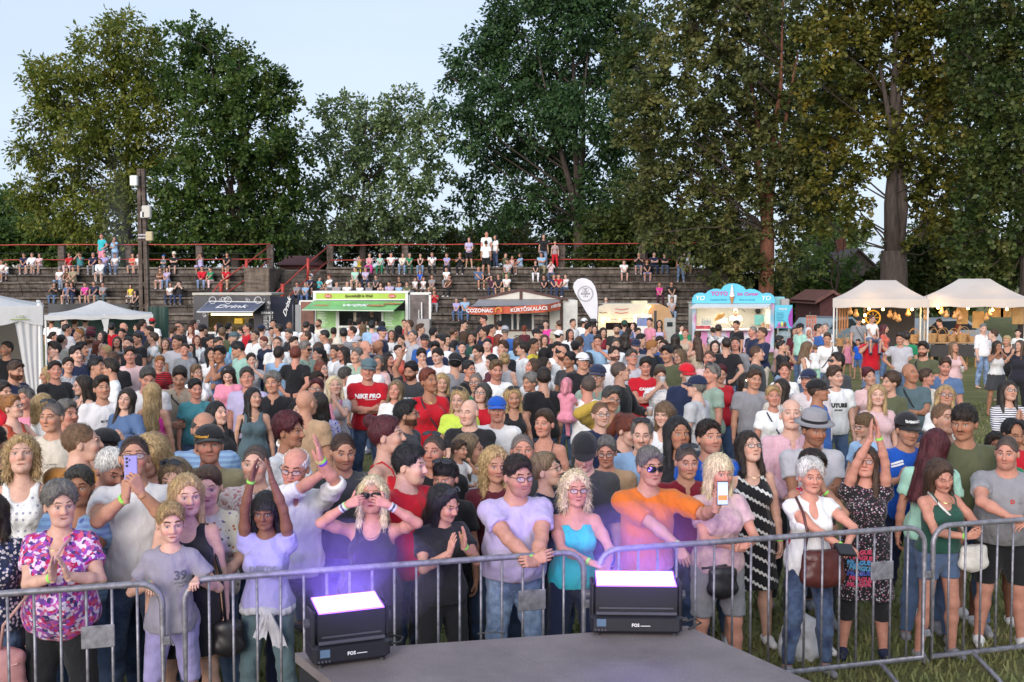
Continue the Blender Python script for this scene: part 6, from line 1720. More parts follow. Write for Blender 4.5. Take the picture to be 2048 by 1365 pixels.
def big_tent():
 Y = 18.6; x1 = at(86,640, Y).x; ra = R(23.5); root = empty('white_tent', (x1 - 2.0 * math.cos(ra), Y - 2.0 * math.sin(ra),0), ra); set_props(root, 'large white tent with scalloped valance and tied-back curtain', 'tent')
 w = 2.0; ze = at(86,613, Y).z
 cy = 2.0; zr = at(-20,545, Y + 2.0).z
 b = MB(); n = 10
 for (p, q) in (((-w, 0),(w, 0)),((w, 0),(w, 4)),((w, 4),(-w, 4)),((-w, 4),(-w, 0))):
  g = []
  for i in range(n + 1):
   v = i / n; row = []
   for j in range(n + 1):
    u = j / n; x = (p[0] * (1 - u) + q[0] * u) * (1 - v); y = (p[1] * (1 - u) + q[1] * u) * (1 - v) + cy * v
    row.append((x, y, ze + (zr - ze) * v ** 1.35))
   g.append(row)
  b.sheet(g)
 b.build('canopy', M_CANW, root, smooth=True)
 b = MB()
 for (p, q) in (((-w, -.02),(w, -.02)),((w + .02,0),(w + .02,4)),((w, 4.02),(-w, 4.02)),((-w - .02,4),(-w - .02,0))):
  m = 60; r0, r1 = [],[]
  for j in range(m + 1):
   u = j / m; x, y = p[0] * (1 - u) + q[0] * u, p[1] * (1 - u) + q[1] * u
   r0.append((x, y, ze + .01)); r1.append((x, y, ze - .24 - .08 * abs(math.sin(u * math.pi * 5.5))))
  b.sheet([r0, r1])
 b.build('valance', M_CANW, root)
 legs(root, ((-w + .05,.05),(w - .05,.05),(-w + .05,3.95),(w - .05,3.95)), ze + .05,.04)
 b = MB()     # gathered curtain pulled in to the corner post
 for k in range(1):
  g = []
  for i in range(15):
   v = i / 14; row = []; zz = ze - .22 - v * (ze - .6)
   left = w - .44 + .05 * v + .22 * v; right = w - .05 - .03 * math.sin(v * 3)
   if v > .5: right = w - .08
   for j in range(17):
    u = j / 16; row.append((left + (right - left) * u, .02 + .018 * math.sin(u * 20 + v * 2) * (1 - .3 * v), zz))
   g.append(row)
  b.sheet(g)
 b.build('curtain', M_CANW, root, smooth=True)
 b = MB(); b.sheet([[(-w, 3.9, ze - .1),(w, 3.9, ze - .1)],[(-w, 3.9,0),(w, 3.9,0)]]); b.sheet([[(-w + .02,3.9, ze - .1),(-w + .02,.1, ze - .1)],[(-w + .02,3.9,0),(-w + .02,.1,0)]]); b.sheet([[(w - .03,3.9, ze - .1),(w - .03,2.2, ze - .1)],[(w - .03,3.9,0),(w - .03,2.2,0)]]); b.build('back_wall', fabric_mat('tent_wall', (.42,.36,.30)), root)
 OP = plain('olive_print', (.22,.30,.05),.6); text_on('tent_lettering', 'o SIX', root, (w - .35,-.06, ze - .17),.06, OP); b = MB(); b.box((w - .50,-.06, ze - .225),(w - .22,-.055, ze - .21)); b.build('green_line', OP, root)
big_tent()
def small_canopy():
 Y = 33.; x0, x1 = at(101,640, Y).x, at(296,640, Y).x; root = empty('party_canopy', ((x0 + x1) / 2, Y, 0), R(19)); set_props(root, 'small white party canopy in front of the terrace', 'tent')
 w = (x1 - x0) / 2 / .95; ze = at(1,630, Y).z; canopy(root, -w, w, 0,2.6, ze, at(1,601, Y + 1.3).z, .05,.14, M_CANW, .08)
 legs(root, ((-w + .05,.05),(.15,.05),(w - .05,.05),(-w + .05,2.5),(w - .05,2.5)), ze)
 b = MB(); b.sheet([[(.05,.0, ze - .1),(.28,.0, ze - .1)],[(.17,.0, ze - .55),(.22,.0, ze - .55)]]); b.build('corner_cloth', M_CANW, root); b = MB(); b.sheet([[(w - .28,.0, ze - .1),(w - .02,.0, ze - .1)],[(w - .12,.0, ze - .8),(w - .05,.0, ze - .8)]]); b.build('corner_cloth', M_CANW, root)
 b = MB(); b.sheet([[(-w, 2.55, ze - .1),(w, 2.55, ze - .1)],[(-w, 2.55,0),(w, 2.55,0)]]); b.build('back_sheet', plain('dark_green_tarp', (.03,.07,.06),.6), root)
small_canopy()
b = MB(); g = []
Yt = 37.
for i in range(6): g.append([tuple(at(296 + (336 - 296) * j / 8 + i * -.0,614 + (690 - 614) * i / 5, Yt) + Vector((0,.08 * math.sin(j * 1.7),0))) for j in range(9)])
b.sheet(g); set_props(b.build('green_tarp', plain('green_tarp', (.025,.065,.05),.55,0,.2,2), smooth=True), 'dark green tarpaulin hung beside the small white canopy', 'tarpaulin')
b = MB(); Yt = 41.
b.sheet([[tuple(at(96 + 20 * j, 607 + 2 * math.sin(j), Yt) + Vector((0,.1 * math.sin(j * 2),0))) for j in range(9)],[tuple(at(96 + 20 * j, 640, Yt)) for j in range(9)]]); set_props(b.build('black_tarp', plain('black_tarp', (.012,.014,.02),.5), smooth=True), 'black tarpaulin strung behind the small white canopy', 'tarpaulin')
def lamp_post():
 Y = 47.; r = stall_root('lamp_post', 'tall slotted concrete lamp post with floodlights in front of the terrace', 'lamp post', 288, Y); o = r.location
 t0, t1 = at(281,338, Y) - o, at(296,600, Y) - o
 for e in (-1,1):
  b = MB(); b.add([(t0.x + e * .09 - .07,0, t0.z),(t0.x + e * .09 + .07,0, t0.z),(t0.x + e * .09 + .07,.22, t0.z),(t0.x + e * .09 - .07,.22, t0.z)] + [(e * .13 - .085,0,0),(e * .13 + .085,0,0),(e * .13 + .085,.3,0),(e * .13 - .085,.3,0)],[(3,2,1,0),(4,5,6,7),(0,1,5,4),(1,2,6,5),(2,3,7,6),(3,0,4,7)]); b.build('shaft', M_POST, r)
 b = MB()
 for k in range(9): z = t0.z * k / 8; b.box((-.06 + t0.x * k / 8,.03, z - .18),(.06 + t0.x * k / 8,.2, z))
 b.build('web', M_POST, r)
 for px, py, s, nm, mt in ((268,362,.22, 'floodlight', M_WHITE),(293,424,.26, 'junction_box', plain('pale_box', (.52,.50,.46),.6)),(299,473,.20, 'meter_box', plain('cream_box', (.5,.42,.26),.6)),(286,430,.14, 'lamp', plain('lamp_glass', (.6,.6,.62),.3))):
  c = at(px, py, Y - .25) - o; b = MB(); b.bbox((c.x - s * .7, c.y - .1, c.z - s),(c.x + s * .7, c.y + .12, c.z + s),.03); b.build(nm, mt, r)
 MB().tube([(at(268,362, Y - .2) - o),(at(281,352, Y) - o)],.03,6).build('bracket', M_DARK, r)
 for py in (470,476): c = at(287, py, Y) - o; MB().box((c.x - .24,-.02, c.z - .03),(c.x + .24,.26, c.z + .03)).build('band', M_STEEL, r)
lamp_post()
def rack():
 Y = 37.5; r = stall_root('postcard_rack', 'tall revolving rack full of reddish postcards beside the nearer tent', 'rack', 1622, Y); o = r.location
 a, c = at(1611,631, Y) - o, at(1632,675, Y) - o
 MB().tube([(0,.1,0),(0,.1, a.z + .12)],.02,8).build('pole', M_DARK, r)
 b = MB(); rr = random.Random(2)
 for i in range(5):
  for j in range(4): x = a.x + .02 + j * (c.x - a.x) / 4; z = a.z - (i + 1) * .145; b.box((x, -.03 + rr.uniform(0,.02), z),(x + (c.x - a.x) / 4 - .02,-.015, z + .12))
 b.build('cards', plain('card_print', (.42,.13,.08),.6,0,.5,12), r)
 b = MB()
 for i in range(6): z = a.z - i * .145 - .02; b.box((a.x, -.05, z),(c.x, -.035, z + .02))
 b.build('tiers', plain('rack_wire', (.4,.3,.25),.5), r)
 MB().lathe([(0,0),(.26,0),(.26,.03),(0,.05)],(0,.1,0),12).build('foot', M_DARK, r)
rack()
def house(name, px0, px1, eave, apex, Y, wall, roof, label, axis='x', depth=6, chim=None, win=True, zb=0):
 r = stall_root(name, label, 'house', (px0 + px1) / 2, Y); o = r.location
 a, c = at(px0, eave, Y).x - o.x, at(px1, eave, Y).x - o.x; ze, zr = at(1, eave, Y).z, at(1, apex, Y + (depth / 2 if axis == 'x' else 0)).z
 MB().box((a, 0, zb),(c, depth, ze - .02)).build('wall', wall, r)
 b = MB()
 if axis == 'x': V = [(a - .3,-.4, ze - .1),(c + .3,-.4, ze - .1),(c + .3, depth / 2, zr),(a - .3, depth / 2, zr),(c + .3, depth + .4, ze - .1),(a - .3, depth + .4, ze - .1)]; b.add(V + [(x, y, z - .14) for x, y, z in V],[(0,1,2,3),(3,2,4,5),(9,8,7,6),(11,10,8,9),(0,6,7,1),(5,4,10,11),(0,3,9,6),(3,5,11,9),(1,7,8,2),(2,8,10,4)])
 else:
  m_ = (a + c) / 2; V = [(a - .3,-.4, ze - .1),(m_, -.4, zr),(c + .3,-.4, ze - .1),(a - .3, depth, ze - .1),(m_, depth, zr),(c + .3, depth, ze - .1)]; b.add(V + [(x, y, z - .14) for x, y, z in V],[(0,1,4,3),(1,2,5,4),(9,10,7,6),(10,11,8,7),(0,6,7,1),(1,7,8,2),(3,4,10,9),(4,5,11,10)])
  g = MB(); g.prism([(a, ze - .02),(c, ze - .02),(m_, zr - .1)],0,.1); g.build('gable', wall, r)
 b.build('roof', roof, r)
 if chim: x = at(chim, 500, Y).x - o.x; MB().box((x - .28, depth * .4, ze),(x + .28, depth * .4 + .5, zr + .9)).build('chimney', plain('brick_chimney', (.34,.13,.08),.8,0,.3,8), r)
 if win:
  for f in (.25,.7):
   x = a + (c - a) * f; MB().box((x - .45,-.03, ze - 1.5),(x + .45,.0, ze - .5)).build('window', plain('far_window', (.25,.30,.32),.2), r)
 return r
RT = plain('red_tiles', (.17,.045,.04),.8,0,.3,6); RT2 = plain('pink_wall', (.42,.17,.16),.8,0,.15); PLK = plain('grey_planks', (.22,.19,.17),.9,0,.4,4)
house('house', -40,42,512,484,95, plain('pale_wall', (.45,.42,.38),.8), RT, 'red roofed house beyond the left end of the terrace')
house('house', 560,640,528,512,88, RT2, RT, 'low pink house seen between the two terraces', zb=-.5)
house('house', 1195,1250,500,470,92, plain('pale_green_wall', (.5,.52,.48),.8), RT, 'pale house glimpsed under the trees behind the long terrace')
house('barn', 1652,1775,562,497,70, PLK, plain('weathered_roof', (.16,.13,.12),.9,0,.4,3), 'grey plank barn with sagging roof beyond the nearer tent', 'y', 9, chim=1718, win=False)
house('shed', 1640,1682,597,580,47, plain('maroon_boards', (.07,.02,.02),.8,0,.3,5), plain('rusty_roof', (.12,.05,.04),.8,0,.3), 'small maroon shed beside the nearer beige tent', 'y', 4, win=False)
def car(px, Y, rz, col, label):
 r = empty('parked_car', at(px, 600, Y).to_tuple()[:2] + (0,), rz); set_props(r, label, 'car'); m = plain('car_' + label[:9], col, .25,.2,.03)
 prof = [(-2.1,.35),(-2.12,.75),(-1.95,.92),(-1.2,1.0),(-.6,1.43),(.6,1.48),(1.3,1.05),(1.95,.92),(2.1,.7),(2.1,.35)]
 MB().prism(prof, -.85,.85).build('body', m, r)
 gl = plain('car_glass', (.03,.04,.05),.08)
 for y in (-.86,.855): MB().prism([(-1.0,1.02),(-.55,1.36),(.55,1.40),(1.1,1.04)], y, y + .006).build('side_window', gl, r)
 for x in (-1.3,1.3):
  for y in (-.8,.8):
   b = MB(); b.lathe([(0,-.1),(.26,-.1),(.32,-.06),(.32,.06),(.26,.1),(0,.1)],(0,0,0),16); b.V = [(x + v[0], y + v[2],.32 + v[1]) for v in b.V]; b.build('wheel', M_DARK, r)
car(1652,44.5, R(40),(.30,.38,.42), 'blue-grey car parked beside the nearer beige tent')
car(1880,43.0, R(5),(.5,.54,.58), 'silver car parked behind the farther beige tent')
# ------------------------------------------------------------------ trees
def leaf_mat(name, cols, trans=.35):
 m, nt, b = newmat(name)
 g = nt.nodes.new('ShaderNodeNewGeometry'); tc = texco(nt)
 cols = [(k[0] * 1.55, k[1] * 1.85, k[2] * 1.6) for k in cols]
 nz = noise(nt, tc, .9,4,.65)
 c = ramp(nt, nz, [(.28 + .44 * i / (len(cols) - 1), k) for i, k in enumerate(cols)])
 c = mix(nt, 1.0, c, ramp(nt, g.outputs['Random Per Island'],[(0,(.70,.74,.70)),(.85,(1.18,1.16,1.1)),(1,(1.5,1.35,1.2))]), 'MULTIPLY')
 c = mix(nt, 1.0, c, ramp(nt, noise(nt, tc, .22,3),[(.3,(.75,.78,.78)),(.7,(1.22,1.2,1.1))]), 'MULTIPLY')
 nt.links.new(c, b.inputs['Base Color']); b.inputs['Roughness'].default_value = .5; b.inputs['Specular IOR Level'].default_value = .35
 tr = nt.nodes.new('ShaderNodeBsdfTranslucent'); nt.links.new(c, tr.inputs[0]); ms = nt.nodes.new('ShaderNodeMixShader'); ms.inputs[0].default_value = trans
 nt.links.new(b.outputs[0], ms.inputs[1]); nt.links.new(tr.outputs[0], ms.inputs[2]); nt.links.new(ms.outputs[0], nt.nodes['Material Output'].inputs[0])
 return m
def bark_mat(name, c):
 m, nt, b = newmat(name); tc = texco(nt); n = noise(nt, mapping(nt, tc, (1,1,.18)),7,5,.7)
 nt.links.new(ramp(nt, n, [(.3, tuple(v * .4 for v in c)),(.7, tuple(v * 1.4 for v in c))]), b.inputs['Base Color']); b.inputs['Roughness'].default_value = .95; bump(nt, b, n, .9,.08); return m
M_BARK = bark_mat('bark', (.060,.045,.038)); M_BARK2 = bark_mat('reddish_bark', (.15,.06,.035))
LEAF = {
 'walnut': leaf_mat('walnut_leaves', [(.040,.050,.010),(.075,.085,.016),(.115,.105,.022),(.145,.115,.03)]),
 'maple': leaf_mat('dark_maple_leaves', [(.020,.040,.012),(.035,.060,.016),(.060,.078,.022),(.085,.075,.022)]),
 'silver': leaf_mat('silvery_leaves', [(.035,.055,.026),(.07,.09,.045),(.12,.135,.075),(.19,.20,.12)]),
 'ash': leaf_mat('bluish_ash_leaves', [(.014,.028,.013),(.026,.048,.022),(.038,.065,.028),(.058,.082,.038)]),
 'linden': leaf_mat('linden_leaves', [(.022,.030,.010),(.046,.050,.018),(.088,.078,.032),(.17,.125,.06)]),
 'amber': leaf_mat('warm_lit_maple_leaves', [(.026,.032,.009),(.052,.052,.012),(.095,.074,.017),(.17,.10,.02)]),  # warm stage light is mixed into these leaf colours
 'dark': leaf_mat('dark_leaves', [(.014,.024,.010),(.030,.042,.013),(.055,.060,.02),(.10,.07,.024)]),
 'shrub': leaf_mat('shrub_leaves', [(.05,.075,.02),(.085,.115,.035),(.13,.15,.055),(.19,.18,.085)]),
}
def leaves(lobes, leaf, dens, L, W, droop, rg, inner=.25, cl=14, comp=False):
 PV = []
 for (c, r) in lobes:
  cl = 26; n = max(4, int(dens * r * r / cl))
  d = rg.normal(size=(n, 3)); d /= np.linalg.norm(d, axis=1)[:, None] + 1e-9
  rad = np.where(rg.random(n) < inner, rg.uniform(.15,.7, n), rg.uniform(.68,1.10, n)) * r
  q = c + d * rad[:, None] * np.array([1,1,.92])
  od = d * .8 + rg.normal(size=(n, 3)) * .45; od[:, 2] -= droop; od /= np.linalg.norm(od, axis=1)[:, None] + 1e-9
  s = np.repeat(np.arange(n), cl); m = n * cl
  t = rg.uniform(0,1, m)
  spray = L * 2.6
  side = rg.normal(size=(m, 3)); ax = od[s]
  side -= ax * (side * ax).sum(1)[:, None]; side /= np.linalg.norm(side, axis=1)[:, None] + 1e-9
  base = q[s] + ax * (t * spray)[:, None] + side * (rg.uniform(0,.45, m) * spray)[:, None]
  dr = ax * rg.uniform(.2,.9, m)[:, None] + side * rg.uniform(.5,1.1, m)[:, None]; dr[:, 2] -= droop * rg.uniform(.4,1.4, m)
  dr /= np.linalg.norm(dr, axis=1)[:, None] + 1e-9
  nn = rg.normal(size=(m, 3)) * .6; nn[:, 2] += 1.0; w = np.cross(dr, nn); w /= np.linalg.norm(w, axis=1)[:, None] + 1e-9
  l = (L * rg.uniform(.6,1.25, m))[:, None]; wd = (W * 1.15 * rg.uniform(.7,1.2, m))[:, None] * .5
  fold = np.cross(w, dr) * wd * .5
  V = np.stack([base, base + dr * l * .45 + w * wd - fold, base + dr * l, base + dr * l * .45 - w * wd - fold],1)
  PV.append(V.reshape(-1,3))
 V = np.concatenate(PV).astype(np.float32); Fq = np.arange(len(V), dtype=np.int32).reshape(-1,4)
 return V, Fq
def tree(name, label, base, Y, lobes, leaf, dens=150, L=.30, W=.16, droop=.25, tw=8, bark=None, group=None, depth=.55, seed=1, split=None, inner=.25, trunk=True, zb=0., lean=None):
 rg = np.random.default_rng(seed); root = empty(name, (at(base[0], base[1], Y).x, Y, zb)); set_props(root, label, 'tree' if trunk else 'shrub', group); o = np.array(root.location)
 xs = [l[0] for l in lobes]; half = (max(xs) - min(xs)) / 2 * Y / F
 L3 = []
 for (px, py, r) in lobes:
  k = abs(px - (max(xs) + min(xs)) / 2) / (max(1,(max(xs) - min(xs)) / 2)); dy = rg.uniform(-1,1) * half * depth * math.sqrt(max(.05,1 - k * k * .8)); yy = Y + dy
  p = at(px, py, yy); L3.append((np.array(p) - o, r * (.96 if Y < 70 else .89) * yy / F))
 V, Q = leaves(L3, leaf, dens * 3.6, L * .95, W, droop, rg, inner)
 link('crown', mesh_np('crown', V, Q, False), root, None, LEAF[leaf])
 if trunk:
  b = MB(); bt = bark or M_BARK
  top = max(l[0][2] for l in L3); low = min(l[0][2] - l[1] for l in L3)
  zt = max(low + .6, top * .30) if split is None else split
  cx = np.mean([l[0][0] for l in L3]) * .35 if lean is None else lean
  w = tw * Y / F / 2
  b.tube([(0,0,-.3),(0,0,.25),(cx * .1,0, zt * .4),(cx * .2,0, zt)],[w * 1.5, w * 1.1, w * .92, w * .8],12); fork = Vector((cx * .2,0, zt))
  stems = []
  for i in range(3 if tw > 12 else 2):   # main stems rising through the crown
   ang = rg.uniform(0,6.28) if i else 0; sp = half * (.30 if i else .05); tp = Vector((cx + sp * (1,-1,.6)[i], sp * math.sin(ang) * .6, top * (.93 if i == 0 else .78)))
   P = [fork - Vector((0,0,.3)), fork.lerp(tp, .25) + Vector(rg.normal(size=3) * .25), fork.lerp(tp, .6) + Vector(rg.normal(size=3) * .35), tp]
   b.tube(P, [w * .62, w * .42, w * .24,.03],9); stems.append(P)
  b.build('trunk', bt, root, smooth=True)
  lim = MB()
  for c, r in L3:
   c = Vector(c); P = min(stems, key=lambda s_: (s_[2] - c).length); zz = max(fork.z, c.z - Vector((c.x - P[1].x, c.y - P[1].y)).length * .75)
   q0 = P[0]
   for p, q in zip(P, P[1:]):
    if p.z <= zz <= q.z: q0 = p.lerp(q, (zz - p.z) / max(.01, q.z - p.z))
   m1 = q0.lerp(c, .55) + Vector(rg.normal(size=3) * .25); lw = .012 + .014 * r + .004 * (c - q0).length
   lim.tube([q0, q0.lerp(m1,.5), m1, c],[lw * 1.5, lw * 1.1, lw * .8,.02],6)
   for _ in range(4):
    e = c + Vector(rg.normal(size=3)).normalized() * r * .85; lim.tube([c.lerp(m1,.3), c.lerp(e, .5) + Vector((0,0,.1)), e],[lw * .45, lw * .25,.010],5)
  lim.build('limbs', M_BARK, root, smooth=True)
 return root
tree('walnut_tree', 'tall olive green walnut tree with feathery leaves behind the shorter terrace', (265,520),80,[(250,75,50),(190,120,52),(290,125,55),(110,150,46),(70,165,24),(140,205,55),(230,200,66),(310,210,56),(100,235,34),(180,270,52),(250,290,64),(330,300,50),(72,118,13),(60,300,34),(120,330,56),(200,370,56),(280,380,52),(58,385,34),(100,415,52),(170,440,52),(250,440,46),(75,205,18),(95,185,20),(52,245,14),(240,38,18),(168,80,16)], 'walnut', 150,.40,.17,.35,18, seed=3)
tree('maple_tree', 'broad dark green maple tree beside the walnut, behind the terrace stairs', (470,520),77,[(400,92,46),(450,120,52),(360,150,50),(500,170,56),(420,200,66),(550,185,40),(572,240,36),(500,260,66),(430,290,66),(580,325,40),(540,340,56),(360,370,56),(440,390,66),(520,420,60),(582,400,34),(350,440,56),(430,460,46),(500,470,42),(560,470,30),(355,65,22),(405,52,18),(535,150,26),(590,190,14),(598,280,14),(605,300,14)], 'maple', 170,.32,.22,.3,20, seed=5)
tree('silver_tree', 'smaller tree with silvery undersides to its leaves behind the green trailer', (725,520),82,[(680,240,40),(740,250,50),(805,230,46),(850,262,40),(690,310,50),(760,320,56),(830,330,50),(878,360,30),(660,380,40),(618,400,40),(720,400,50),(800,410,50),(610,450,36),(680,450,42),(760,460,36),(840,450,34),(645,218,14),(822,196,16),(700,205,14),(650,285,26)], 'silver', 125,.34,.22,.25,15, seed=7, inner=.2)
tree('tall_ash_tree', 'very tall bluish green tree rising out of the frame behind the pastry cabin', (1165,540),84,[(1050,0,66),(1130,40,66),(1200,20,66),(1000,60,46),(950,130,52),(1030,130,74),(1120,140,76),(1210,130,56),(918,205,34),(980,220,60),(1070,230,76),(1160,230,70),(930,285,34),(990,310,56),(1080,330,70),(1170,330,66),(1230,260,46),(950,375,34),(1030,400,50),(1120,420,56),(1200,400,52),(1005,28,30),(918,425,24),(985,450,30),(1250,60,50),(905,120,14),(895,150,14),(880,215,14),(960,95,22),(1090,-40,60),(1190,-40,60),(1262,330,40),(1255,420,46),(1262,480,40),(1255,150,40)], 'ash', 125,.42,.20,.4,30, seed=9)
tree('linden_tree', 'old linden tree with tan tinged leaves and reddish trunk behind the ice cream kiosk', (1530,600),57,[(1370,40,55),(1450,60,64),(1540,30,64),(1350,120,44),(1430,150,68),(1520,150,68),(1280,190,38),(1360,220,58),(1450,250,72),(1550,240,64),(1270,262,32),(1330,310,58),(1430,340,68),(1530,340,62),(1590,300,48),(1288,372,42),(1380,410,58),(1480,420,52),(1302,440,36),(1350,470,28),(1338,505,18),(1290,470,14),(1480,500,42),(1440,545,28),(1500,545,34),(1420,580,20),(1400,-30,60),(1500,-40,60),(1580,560,22),(1300,155,16),(1240,180,14),(1245,265,14),(1600,370,40),(1605,420,30),(1570,470,30),(1580,520,26),(1440,480,40),(1395,500,24)], 'linden', 200,.26,.19,.35,34, M_BARK2, seed=11, depth=.42, lean=.5)
tree('warm_lit_maple_tree', 'huge maple with warm light coloured into its leaves, forked trunk behind the beige tents', (1788,600),54,[(1640,30,54),(1720,20,64),(1810,10,72),(1900,20,64),(1680,100,58),(1770,110,72),(1870,110,68),(1640,170,44),(1720,200,62),(1820,200,66),(1920,190,54),(1660,260,48),(1750,290,52),(1850,290,54),(1690,340,40),(1900,310,54),(1645,380,30),(1700,395,30),(1885,390,44),(1835,350,36),(1720,-40,60),(1850,-50,60),(1680,430,20),(1905,440,24),(1640,300,24),(1640,420,26),(1700,440,26),(1860,440,34),(1900,480,30),(1665,450,16),(1840,480,22)], 'amber', 185,.26,.20,.3,62, seed=13, depth=.45, split=4.4, inner=.2)
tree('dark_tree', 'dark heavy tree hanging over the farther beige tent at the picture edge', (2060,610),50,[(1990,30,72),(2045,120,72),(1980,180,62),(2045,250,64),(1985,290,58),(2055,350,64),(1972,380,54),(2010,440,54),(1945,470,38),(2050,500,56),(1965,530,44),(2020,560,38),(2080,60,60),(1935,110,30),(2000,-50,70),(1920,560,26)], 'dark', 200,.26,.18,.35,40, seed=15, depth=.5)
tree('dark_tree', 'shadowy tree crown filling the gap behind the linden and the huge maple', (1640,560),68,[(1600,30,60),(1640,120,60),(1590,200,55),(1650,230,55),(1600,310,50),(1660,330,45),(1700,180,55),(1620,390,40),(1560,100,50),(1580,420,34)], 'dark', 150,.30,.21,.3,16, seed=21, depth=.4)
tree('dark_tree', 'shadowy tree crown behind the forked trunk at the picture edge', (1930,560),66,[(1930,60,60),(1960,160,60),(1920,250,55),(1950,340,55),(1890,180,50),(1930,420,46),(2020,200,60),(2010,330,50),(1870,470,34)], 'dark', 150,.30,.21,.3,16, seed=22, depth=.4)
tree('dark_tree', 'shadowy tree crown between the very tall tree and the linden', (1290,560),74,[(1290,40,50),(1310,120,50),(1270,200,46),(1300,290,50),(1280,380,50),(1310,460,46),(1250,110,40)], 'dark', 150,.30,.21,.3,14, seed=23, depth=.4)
tree('bending_tree', 'thin crooked tree with sparse branches before the plank barn', (1672,590),62,[(1655,470,24),(1690,455,22),(1640,500,22),(1612,530,24),(1665,520,16),(1620,485,20)], 'shrub', 70,.24,.14,.3,7, seed=17, split=2.4)
def far_tree(px, py, r, Y, leaf, seed, label, dens=90):
 lob = [(px, py, r)] + [(px + r * 1.1 * math.cos(t), py + r * .75 * math.sin(t) + (r * .15), r * .62) for t in np.linspace(.3,6.0,7)]
 tree('background_tree', label, (px, 540), Y, lob, leaf, dens, .50,.30,.3,7, seed=seed, group='trees in the background', inner=.15)
for i, a in enumerate(((8,440,48,105, 'maple', 'rounded green tree at the left picture edge beyond the walnut'),(75,480,34,100, 'shrub', 'light green tree low beside the walnut trunk'),(595,490,30,98, 'shrub', 'pale green tree in the gap between the maple and the silvery tree'),(930,490,34,104, 'shrub', 'bright green tree filling the gap under the tall tree'),(1010,475,36,96, 'linden', 'tan green tree behind the two standing figures in white on the terrace'),
        (1660,470,34,100, 'shrub', 'light green tree seen between the linden and the big maple'),(1905,490,48,84, 'shrub', 'light green tree lit under the dark tree beyond the tents'),(1880,560,40,70, 'shrub', 'green bushy tree just above the farther tent roof'),(1640,540,30,76, 'shrub', 'green bushy tree left of the plank barn'))):
 far_tree(a[0], a[1], a[2], a[3], a[4],31 + i, a[5])
def hedge(x0, x1, y0, y1, Y, leaf, label, seed, n=26, r=26, dens=120):
 rg = random.Random(seed)
 lob = [(x0 + (x1 - x0) * i / n + rg.uniform(-8,8), rg.uniform(y0, y1), r * rg.uniform(.7,1.3)) for i in range(n + 1)]
 tree('hedge', label, ((x0 + x1) / 2,540), Y, lob, leaf, dens, .36,.24,.2,6, seed=seed, depth=.03, trunk=False, group=None)
hedge(-60,560,455,520,86, 'maple', 'dark overgrown hedge behind the railing of the shorter terrace', 51,34,30)
hedge(650,1480,470,525,90, 'dark', 'dark overgrown hedge behind the railing of the long terrace', 52,40,30)
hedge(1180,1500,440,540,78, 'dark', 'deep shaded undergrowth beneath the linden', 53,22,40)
hedge(1560,1700,520,600,64, 'maple', 'dark bushes beside the plank barn', 54,10,26)
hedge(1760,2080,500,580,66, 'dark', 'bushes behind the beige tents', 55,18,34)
hedge(-900,3000,500,540,150, 'dark', 'far line of trees on the horizon', 56,60,46,14)
